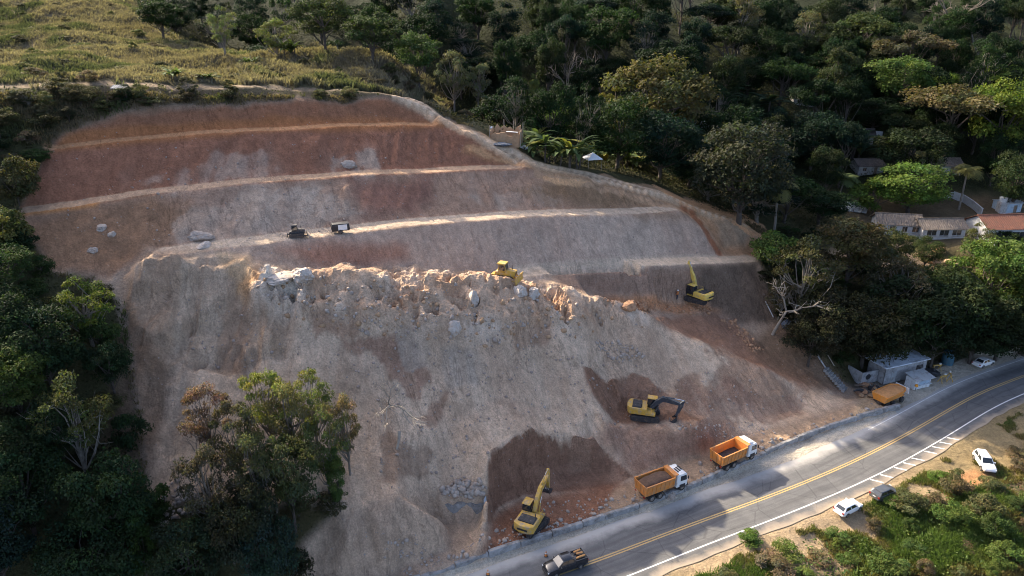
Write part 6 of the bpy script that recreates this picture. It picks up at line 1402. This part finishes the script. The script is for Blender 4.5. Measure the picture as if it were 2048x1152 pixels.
def rock(nm, loc, size, seed, m='rock', label=None, cat='rock', group=None, rough=.34, rz=0, sub=4, parent=None):
    bm = bmesh.new(); bmesh.ops.create_icosphere(bm, subdivisions=sub, radius=1); o3 = Vector((seed*1.7, seed*.3, seed*2.1))
    R = random.Random(seed); planes = [(Vector((R.gauss(0, 1), R.gauss(0, 1), R.gauss(0, 1))).normalized(), R.uniform(.55, .95)) for _ in range(9)]
    for v in bm.verts:
        d = v.co.normalized(); s = 1+rough*(mnoise.fractal(d*1.4+o3, .8, 2.0, 4))+.11*mnoise.fractal(d*5+o3, .9, 2.0, 4); q = d*s
        for n, k in planes:
            e = q.dot(n)-k
            if e > 0: q = q-n*e*.7
        v.co = Vector((q.x*size[0], q.y*size[1], q.z*size[2]))
    me = bpy.data.meshes.new(nm); bm.to_mesh(me); bm.free(); me.polygons.foreach_set('use_smooth', np.ones(len(me.polygons), bool)); me.set_sharp_from_angle(angle=math.radians(24)); me.materials.append(MATS[m])
    o = bpy.data.objects.new(nm, me); COL.objects.link(o); o.location = loc; o.rotation_euler = (0, 0, rz)
    if parent: o.parent = parent
    if label: tag(o, label, cat, group)
    return o
ruin()
p = hit(243, 194); r = empty('lean_to', p, .15); tag(r, 'small lean-to with grey-blue sheet roof below the upper track', 'shelter'); mb = MB(); quad_roof(mb, (-1.1, -.8, 1.1), (1.1, -.8, 1.1), (1.1, .8, 1.5), (-1.1, .8, 1.5), 7, .04, 3, .04, .01, 2); mb.build('roof', 'tarp_blue', r)
for x in (-.95, .95):
    for y in (-.7, .7): MB().cyl((x, y, -.6), (x, y, 1.15+.2*(y > 0)), .05, None, 6).build('post', 'wood_old', r)
# roadside shed
def shed():
    c = [atz(1735, 717, 3.3), atz(1772, 740, 3.1), atz(1862, 720, 3.1), atz(1824, 697, 3.3)]
    O = Vector(((c[1][0]+c[2][0])/2, (c[1][1]+c[2][1])/2, 0)); ex = Vector((c[2][0]-c[1][0], c[2][1]-c[1][1], 0)); Lx = ex.length; ex.normalize(); ey = Vector((-ex.y, ex.x, 0)); dy = (Vector((c[0][0], c[0][1], 0))-Vector((c[1][0], c[1][1], 0))).dot(ey); dy = min(max(dy, 4.5), 7)
    a = math.atan2(ex.y, ex.x); r = empty('roadside_shed', O+Vector((0, 0, .05)), a); tag(r, 'grey concrete roadside shed with flat slab roof', 'shed')
    W_, D_ = Lx-.9, dy-.6
    MB().box((0, dy/2, 3.25), (Lx, dy, .2)).build('roof_slab', 'shed_roof', r, False, .02)
    for (cx, cy, sx, sy, nm) in ((0, .4, W_, .2, 'front_wall'), (0, D_, W_, .2, 'rear_wall'), (-W_/2+.1, D_/2+.2, .2, D_-.21, 'side_wall'), (W_/2-.1, D_/2+.2, .2, D_-.21, 'side_wall')): MB().box((cx, cy, 1.55), (sx, sy, 3.2)).build(nm, 'concrete', r)
    d_ = MB().box((-W_*.28, .28, 1.05), (1.1, .06, 2.1)).build('door', 'metal_sheet', r); MB().cyl((-W_*.28+.4, .25, 1.0), (-W_*.28+.4, .18, 1.0), .04, None, 6).build('handle', 'steel_dark', d_)
    wd = MB().box((W_*.33, .285, 1.9), (1.5, .05, .9)).build('window', 'window_dark', r); f = MB()
    for k in range(6): f.box((W_*.33-.75+k*.3, .25, 1.9), (.05, .04, .9))
    f.build('grating', 'steel_bare', wd)
    # annex on the left
    MB().box((-W_/2-2.0, 1.6, 1.1), (3.6, .18, 2.3)).build('yard_wall', 'concrete', r); MB().box((-W_/2-3.75, 3.2, 1.1), (.18, 3.0, 2.3)).build('yard_wall', 'concrete', r)
    MB().cyl((-W_/2-2.4, 1.49, 1.3), (-W_/2-2.4, 1.44, 1.3), .55, .5, 18).build('round_opening', 'plastic_black', r)
    # kiosk in front
    k = empty('kiosk', O+ex*(.3)-ey*2.1+Vector((0, 0, .05)), a); tag(k, 'small white kiosk with sloping sheet roof before the concrete shed', 'kiosk')
    MB().box((0, 0, .95), (3.6, 1.9, 1.9)).build('body', 'metal_sheet_white', k, False, .02); mb = MB(); quad_roof(mb, (-2.1, -1.5, 1.95), (2.1, -1.5, 1.95), (2.1, 1.2, 2.4), (-2.1, 1.2, 2.4), 16, .04, 4, .05, .005, 9); mb.build('roof', 'metal_sheet', k)
    MB().box((.3, -.97, 1.25), (2.6, .03, .7)).build('serving_hatch', 'plaster_blue', k); MB().box((.3, -1.15, .86), (2.7, .4, .06)).build('counter', 'metal_sheet_white', k)
    return O, ex, ey
O, ex, ey = shed()
p = spot(1893, 728, .1); r = empty('tank', p); tag(r, 'dark blue upright water tank under the trees by the shed', 'tank'); MB().cyl((0, 0, 0), (0, 0, 2.6), 1.0, 1.0, 20).build('tank_body', 'tank_blue', r, True); MB().cyl((0, 0, 2.6), (0, 0, 2.9), 1.0, .4, 20).build('lid', 'tank_blue', r, True)
for z in (.5, 1.2, 1.9): MB().cyl((0, 0, z), (0, 0, z+.08), 1.03, 1.03, 20, False).build('band', 'tank_blue', r)
p = spot(1858, 752, .1); rock('tarpaulin', p+Vector((0, 0, .5)), (1.6, 1.1, .9), 91, 'plastic_black', 'dark covered heap beside the kiosk', 'heap', rough=.4)
def trestle(u, v, rz, lab):
    p = spot(u, v, .06); r = empty('trestle', p, rz); tag(r, lab, 'trestle')
    for s in (-1, 1):
        for q in (-1, 1): MB().cyl((s*.7, q*.45, 0), (s*.6, 0, 1.15), .06, None, 6).build('leg', 'yellow_paint', r)
    MB().box((0, 0, 1.2), (1.7, .22, .22)).build('beam', 'yellow_paint', r); MB().box((.5, 0, 1.42), (.3, .25, .22)).build('lamp', 'lamp_clear', r)
trestle(1884, 764, .5, 'yellow work trestle nearest the road beside the shed'); trestle(1898, 760, 1.2, 'yellow work trestle right of the other by the shoulder'); trestle(1872, 742, .2, 'yellow trestle behind the two near the blue tank')
p = spot(1830, 783, .06); r = empty('warning_light', p); tag(r, 'yellow warning light on a post beside the tipper trailer', 'light'); MB().cyl((0, 0, 0), (0, 0, 1.0), .06, None, 8).build('post', 'steel_bare', r); MB().cyl((0, 0, 1.0), (0, 0, 1.35), .28, .22, 12).build('lamp_head', 'lamp_amber', r, True)
# scrap beside the trailer
def scrap():
    R = random.Random(8)
    for k in range(14):
        u, v = R.uniform(1712, 1758), R.uniform(764, 796); p = hit(u, v)
        rock('scrap_lump', p+Vector((0, 0, .25)), (R.uniform(.4, 1.0), R.uniform(.3, .8), R.uniform(.25, .6)), 200+k, R.choice(['rust_scrap', 'rock_orange', 'steel_dark', 'rock', 'soil_heap']), 'lump of rusty scrap in the heap left of the tipper trailer', 'scrap', 'scrap heap by the trailer', rough=.6, sub=2)
    for k, (u, v) in enumerate(((1722, 776), (1745, 784), (1735, 770))):
        p = hit(u, v); o = MB().box((0, 0, 0), (3.0+k*.5, .25, .12)).build('beam', ['wood_old', 'rust_scrap', 'dead_wood'][k], None); o.location = p+Vector((0, 0, .55)); o.rotation_euler = (.1, .15-.1*k, .3+k*.6); tag(o, ['old dark beam on the scrap heap by the trailer', 'rusty beam on the scrap heap by the trailer', 'pale timber on the scrap heap by the trailer'][k], 'beam')
scrap()
# ------------------------------------------------------------------ rocks, rubble, dead wood
BO = [((1341,994),(.95,.8,.75),'rock','round pale boulder on the low wall by the loaded truck'), ((1040,584),(1.3,1.2,1.2),'rock_white','pale split boulder on the crest right below the bulldozer'), ((1066,590),(1.3,1.2,1.2),'rock_white','pale boulder touching the split one on the crest'), ((946,604),(1.0,1.0,1.9),'rock_white','tall white rock set in the broken crest'), ((908,655),(1.0,1.0,1.6),'rock_white','grey-white rock outcrop low in the broken zone'),
 ((402,474),(2.0,1.3,1.0),'rock','large smooth boulder at the left end of the third bench'), ((408,492),(1.5,1.0,.7),'rock_white','white boulder in front of the smooth boulder on the bench'), ((205,455),(1.0,.8,.8),'rock','brown boulder in the left flank of the cut'), ((184,500),(.9,.7,.6),'rock','boulder lower on the left flank of the cut'), ((222,470),(.8,.6,.6),'rock','small boulder beside the brown one on the left flank'),
 ((560,562),(2.6,1.5,.9),'rock_white','big white rock slab capping the broken crest'), ((1874,500),(2.3,1.6,1.3),'rock_orange','large tawny boulder below the white house'), ((1862,522),(1.8,1.6,1.6),'rock_orange','dark brown boulder below the large tawny one'), ((1900,524),(2.6,1.6,.6),'rock_orange','flat sunlit rock ledge below the white house'), ((1690,520),(1.6,1.2,1.3),'rock_orange','pale rock showing through the olive tree on the bank'),
 ((1258,612),(1.9,1.3,1.1),'soil_heap','orange earth heap left of the pale excavator'), ((1284,618),(1.6,1.2,1.2),'soil_heap','taller orange earth heap beside the pale excavator'), ((606,552),(1.6,1.4,1.6),'rock_white','upright pale rock at the right end of the white slab'), ((698,330),(1.6,1.0,.9),'rock','grey rock knob in the second face')]
for k, ((u, v), s_, m, l) in enumerate(BO):
    p = hit(u, v); rock('boulder' if 'heap' not in l else 'earth_heap', p+Vector((0, 0, -s_[2]*(.15 if u > 230 else .45))), tuple(q*.9 for q in s_), 10+k*3, m, l, 'boulder' if 'heap' not in l else 'heap', rz=k*.7)
def rubble(nm, pts, m, label, seed):
    """joined small stones too many to pick apart"""
    bm = bmesh.new(); bmesh.ops.create_icosphere(bm, subdivisions=1, radius=1); bv = np.array([v.co[:] for v in bm.verts]); bf = np.array([[v.index for v in f.verts] for f in bm.faces]); bm.free()
    R = np.random.default_rng(seed); Vs = []; Fs = []; k = 0
    for x, y, s in pts:
        z = float(ground(x, y)); v = bv*(1+R.normal(size=(len(bv), 1))*.22)*s*R.uniform(.6, 1.3, 3); a = R.uniform(0, 6.28); ca, sa = math.cos(a), math.sin(a)
        v = np.c_[v[:, 0]*ca-v[:, 1]*sa, v[:, 0]*sa+v[:, 1]*ca, v[:, 2]]+np.array([x, y, z+s*.2]); Vs.append(v); Fs.append(bf+k); k += len(v)
    o = mesh_np(nm, np.concatenate(Vs), np.concatenate(Fs), m); tag(o, label, 'rubble', kind='stuff')
R3 = np.random.default_rng(17)
def scatter(n, poly_px, smin, smax, seed):
    R = np.random.default_rng(seed); out = []; us = [p[0] for p in poly_px]; vs = [p[1] for p in poly_px]
    while len(out) < n:
        u = R.uniform(min(us), max(us)); v = R.uniform(min(vs), max(vs)); ins = False
        for i in range(len(poly_px)):
            x1, y1 = poly_px[i]; x2, y2 = poly_px[(i+1) % len(poly_px)]
            if (y1 > v) != (y2 > v) and u < (x2-x1)*(v-y1)/((y2-y1) or 1e-9)+x1: ins = not ins
        if ins: q = hit(u, v); out.append((q.x, q.y, smin+(smax-smin)*R.random()**2.5))
    return out
pts = []
for k in range(420):
    t = R3.uniform(0.10, .98)*(len(W2)-2); i = int(t); d = .5+abs(R3.normal())*.7; q = W2[i]+(W2[i+1]-W2[i])*(t-i)+WN[i]*d
    dens = 1 if q[0] < 22 else .45
    if R3.random() < dens: pts.append((q[0], q[1], .07+.26*R3.random()**2.5))
rubble('wall_rubble', pts, 'rock', 'broken stones lying along the inside of the low wall', 5)
rubble('culvert_rubble', scatter(150, [(880,985),(905,968),(960,965),(975,985),(960,1000),(900,1000)], .12, .5, 6)+scatter(60, [(720,1060),(860,1090),(900,1130),(760,1120)], .06, .25, 16), 'rock', 'broken pale stones heaped on top of the culvert', 6)
rubble('slope_rubble', scatter(380, [(500,560),(640,560),(1000,575),(1100,590),(1300,660),(1000,700),(850,690),(600,660)], .06, .36, 7), 'rock', 'pale loose stones strewn over the broken crest', 7)
rubble('slope_rubble', scatter(160, [(500,560),(640,560),(1000,575),(1100,590),(1300,660),(1000,700),(850,690),(600,660)], .08, .4, 27), 'rock_orange', 'tawny loose lumps strewn over the broken crest', 27)
rubble('slide_stones', scatter(90, [(1190,680),(1280,690),(1290,730),(1200,720)], .10, .36, 8)+scatter(140, [(640,700),(1150,680),(1160,860),(960,960),(760,960)], .05, .22, 9)+scatter(120, [(1340,850),(1500,845),(1560,870),(1400,880)], .06, .28, 10)+scatter(100, [(990,1030),(1230,975),(1180,1045),(1000,1095)], .05, .25, 12), 'rock', 'scattered grey stones on the slide', 8)
rubble('slide_clods', scatter(520, [(300,560),(640,690),(1100,690),(1300,700),(1640,800),(1300,860),(1000,900),(900,980),(760,980),(700,720),(420,760)], .05, .26, 31), 'soil_clod', 'small brown clods strewn down the slide', 31)
rubble('face_clods', scatter(260, [(110,310),(890,262),(1070,340),(1350,425),(1430,505),(1060,540),(640,535),(350,505),(80,430)], .05, .22, 33), 'soil_clod', 'small brown clods on the benched faces', 33)
rubble('pad_lumps', scatter(140, [(1200,598),(1400,606),(1440,628),(1300,632)], .08, .35, 11)+scatter(90, [(1440,640),(1470,640),(1530,700),(1510,710)], .1, .4, 13), 'soil_heap', 'orange earth clods on the upper pad', 11)
rubble('chute_stones', scatter(130, [(290,1010),(350,960),(400,960),(390,1020),(320,1060)], .1, .4, 14), 'rock', 'grey stones at the foot of the dusty chute', 14)
def culvert():
    A = Vector(CT[0]); B = Vector(CT[2]); r = empty('culvert', (A.x, A.y-.3, .4), math.atan2(B.y-A.y, B.x-A.x)); tag(r, 'exposed concrete culvert headwall at the foot of the slide', 'culvert'); Lx = (B-A).xy.length
    rr = random.Random(5); n = 10; rings = []
    for k in range(n+1):
        x = Lx*k/n; h = 2.6+rr.uniform(-.25, .2)-.5*abs(k/n-.5); y = .35*math.sin(k*1.3)*.3; rings.append([(x, y-.25, -.5), (x, y+.35, -.5), (x, y+.45, h), (x, y-.1+rr.uniform(-.06, .06), h)])
    MB().loft(rings).build('headwall', 'concrete_wall', r, True)
    MB().add([(Lx-.2, -.3, -.5), (Lx+.5, -1.2, -.5), (Lx+.8, -.9, -.5), (Lx+.2, .4, -.5), (Lx-.2, -.3, 3.1), (Lx+.5, -1.2, 1.6), (Lx+.8, -.9, 1.7), (Lx+.2, .4, 3.3)], [(3, 2, 1, 0), (4, 5, 6, 7), (0, 1, 5, 4), (1, 2, 6, 5), (2, 3, 7, 6), (3, 0, 4, 7)]).build('wing_wall', 'concrete_pale', r, False, .06)
    rings = []
    for k in range(13): t = math.pi*k/12; rings.append((Lx*.5+.95*math.cos(t), .75*math.sin(t)))
    MB().prism(rings+[(Lx*.5-.95, -.3), (Lx*.5+.95, -.3)], -.36, -.27).build('pipe_mouth', 'plastic_black', r)
culvert()
def fallen(u, v, H, lab, rx, ry, rz, var, m='dead_wood'):
    p = hit(u, v); r = plant('dead_tree', 'bare', p+Vector((0, -.3, 1.0)), H, H*.8, BROWN, lab, 'dead tree', rz=rz, var=var); r.rotation_euler = (rx, ry, rz)
    for c in kids(r): c.data = c.data.copy(); c.data.materials[0] = MATS[m]
fallen(775, 812, 9.5, 'bleached fallen tree with spread roots lying on the slide', .9, .9, 0, 0); fallen(800, 880, 9, 'thin fallen trunk trailing down the slide below the bleached tree', 2.2, .3, .2, 1)
def pole(nm, a, b, rad, m, label, cat):
    A = Vector(a); B = Vector(b); mb = MB(); n = 10; pr = None
    for k in range(n):
        q = A.lerp(B, k/n); w = A.lerp(B, (k+1)/n); q.z = max(q.z, float(ground(q.x, q.y))+rad); w.z = max(w.z, float(ground(w.x, w.y))+rad); mb.cyl(q-A, w-A, rad, None, 7)
    o = mb.build(nm, m, None, True); o.location = A; tag(o, label, cat)
pole('pipe', hit(1588, 646)+Vector((0, 0, .3)), hit(1650, 738)+Vector((0, 0, .3)), .13, 'plaster_white', 'long white drain pipe lying down the bank beside the cut', 'pipe')
pole('pipe', hit(1618, 655)+Vector((0, 0, .3)), hit(1668, 735)+Vector((0, 0, .3)), .08, 'dead_wood', 'thinner pale pipe right of the long white one', 'pipe')
pole('pipe', hit(1530, 610)+Vector((0, 0, .3)), hit(1546, 640)+Vector((0, 0, .3)), .09, 'plaster_white', 'short white pipe by the foot of the leaning bare tree', 'pipe')
p = hit(1572, 655); o = rock('tarpaulin', p+Vector((0, 0, .6)), (.9, .7, 1.1), 95, 'tarp_blue', 'grey-blue tarpaulin caught beside the leaning bare tree', 'tarpaulin', rough=.4, sub=2)
a = hit(1650, 740); b = hit(1690, 785); r = empty('stair', a); tag(r, 'broken concrete stair flight running down beside the cut', 'stair')
d = (b-a); n_ = 9
for k in range(n_):
    q = d*(k+.5)/n_; MB().box((q.x, q.y, q.z+.12), (1.5, d.xy.length/n_*1.05, .5), rz=math.atan2(d.y, d.x)-math.pi/2).build('step', 'concrete_wall', r)
def cone(u, v, lab):
    p = spot(u, v, .03); r = empty('traffic_cone', p); tag(r, lab, 'cone'); MB().box((0, 0, .03), (.42, .42, .06)).build('base', 'plastic_black', r); MB().cyl((0, 0, .06), (0, 0, .75), .17, .03, 12).build('body', 'orange_vest', r, True); MB().cyl((0, 0, .36), (0, 0, .5), .117, .088, 12, False).build('band', 'white_paint', r, True)
cone(1092, 1112, 'orange traffic cone at the dusty road edge beside the pickup'); cone(976, 1149, 'orange traffic cone at the bottom edge by the low wall')
# worker beside the pale excavator
def person(loc, fw, label):
    a = math.atan2(fw[1], fw[0]); r = empty('person', loc, a); tag(r, label, 'person')
    J = {'pel': (0, 0, .95), 'spine': (0, 0, 1.2), 'chest': (.02, 0, 1.42), 'neck': (.03, 0, 1.53), 'head': (.05, 0, 1.66), 'top': (.05, 0, 1.76), 'hl': (0, .1, .9), 'kl': (.06, .12, .5), 'al': (.0, .13, .08), 'tl': (.16, .14, .04), 'hr': (0, -.1, .9), 'kr': (.03, -.12, .5), 'ar': (-.06, -.13, .08), 'tr': (.10, -.14, .04), 'sl': (.0, .2, 1.42), 'el': (.02, .27, 1.14), 'wl': (.14, .25, .92), 'fl': (.2, .24, .85), 'sr': (0, -.2, 1.42), 'er': (.05, -.27, 1.15), 'wr': (.2, -.2, 1.0), 'fr': (.27, -.18, .96)}
    rad = dict(pel=.15, spine=.14, chest=.16, neck=.06, head=.105, top=.07, hl=.1, kl=.065, al=.05, tl=.04, hr=.1, kr=.065, ar=.05, tr=.04, sl=.075, el=.05, wl=.035, fl=.04, sr=.075, er=.05, wr=.035, fr=.04)
    E = [('pel', 'spine'), ('spine', 'chest'), ('chest', 'neck'), ('neck', 'head'), ('head', 'top'), ('pel', 'hl'), ('hl', 'kl'), ('kl', 'al'), ('al', 'tl'), ('pel', 'hr'), ('hr', 'kr'), ('kr', 'ar'), ('ar', 'tr'), ('chest', 'sl'), ('sl', 'el'), ('el', 'wl'), ('wl', 'fl'), ('chest', 'sr'), ('sr', 'er'), ('er', 'wr'), ('wr', 'fr')]
    K = list(J); me = bpy.data.meshes.new('body'); me.from_pydata([J[k] for k in K], [(K.index(x), K.index(y)) for x, y in E], []); me.update()
    o = bpy.data.objects.new('body', me); COL.objects.link(o); o.parent = r
    m = o.modifiers.new('skin', 'SKIN'); 
    if not me.skin_vertices: me.attributes.new('x', 'FLOAT', 'POINT')
    bpy.context.view_layer.objects.active = o; o.select_set(True)
    if len(me.skin_vertices) == 0: bpy.ops.mesh.customdata_skin_add()
    for i, k in enumerate(K): me.skin_vertices[0].data[i].radius = (rad[k], rad[k])
    me.skin_vertices[0].data[0].use_root = True
    s = o.modifiers.new('sub', 'SUBSURF'); s.levels = 1; s.render_levels = 1; me.materials.append(MATS['cloth_dark'])
    MB().loft([[(math.cos(q)*.19*k+.01, math.sin(q)*.25*k, z) for q in np.linspace(0, 6.283, 13)[:-1]] for z, k in ((.92, .95), (1.1, .9), (1.3, .98), (1.47, .9), (1.52, .45))]).build('vest', 'orange_vest', r, True)
    MB().loft([[(math.cos(q)*.135*k+.05, math.sin(q)*.12*k, z) for q in np.linspace(0, 6.283, 13)[:-1]] for z, k in ((1.70, 1.25), (1.715, 1.0), (1.78, .9), (1.84, .45))]).build('helmet', 'helmet_white', r, True)
    MB().loft([[(math.cos(q)*.10*k+.075, math.sin(q)*.095*k, z) for q in np.linspace(0, 6.283, 11)[:-1]] for z, k in ((1.54, .55), (1.58, .85), (1.66, 1.0), (1.71, .95))]).build('face', 'skin', r, True)
p = hit(1353, 606); person(p, (.8, -.6), 'worker in orange vest and white helmet standing left of the pale excavator')
print('done', len(bpy.data.objects), time.time()-T0)
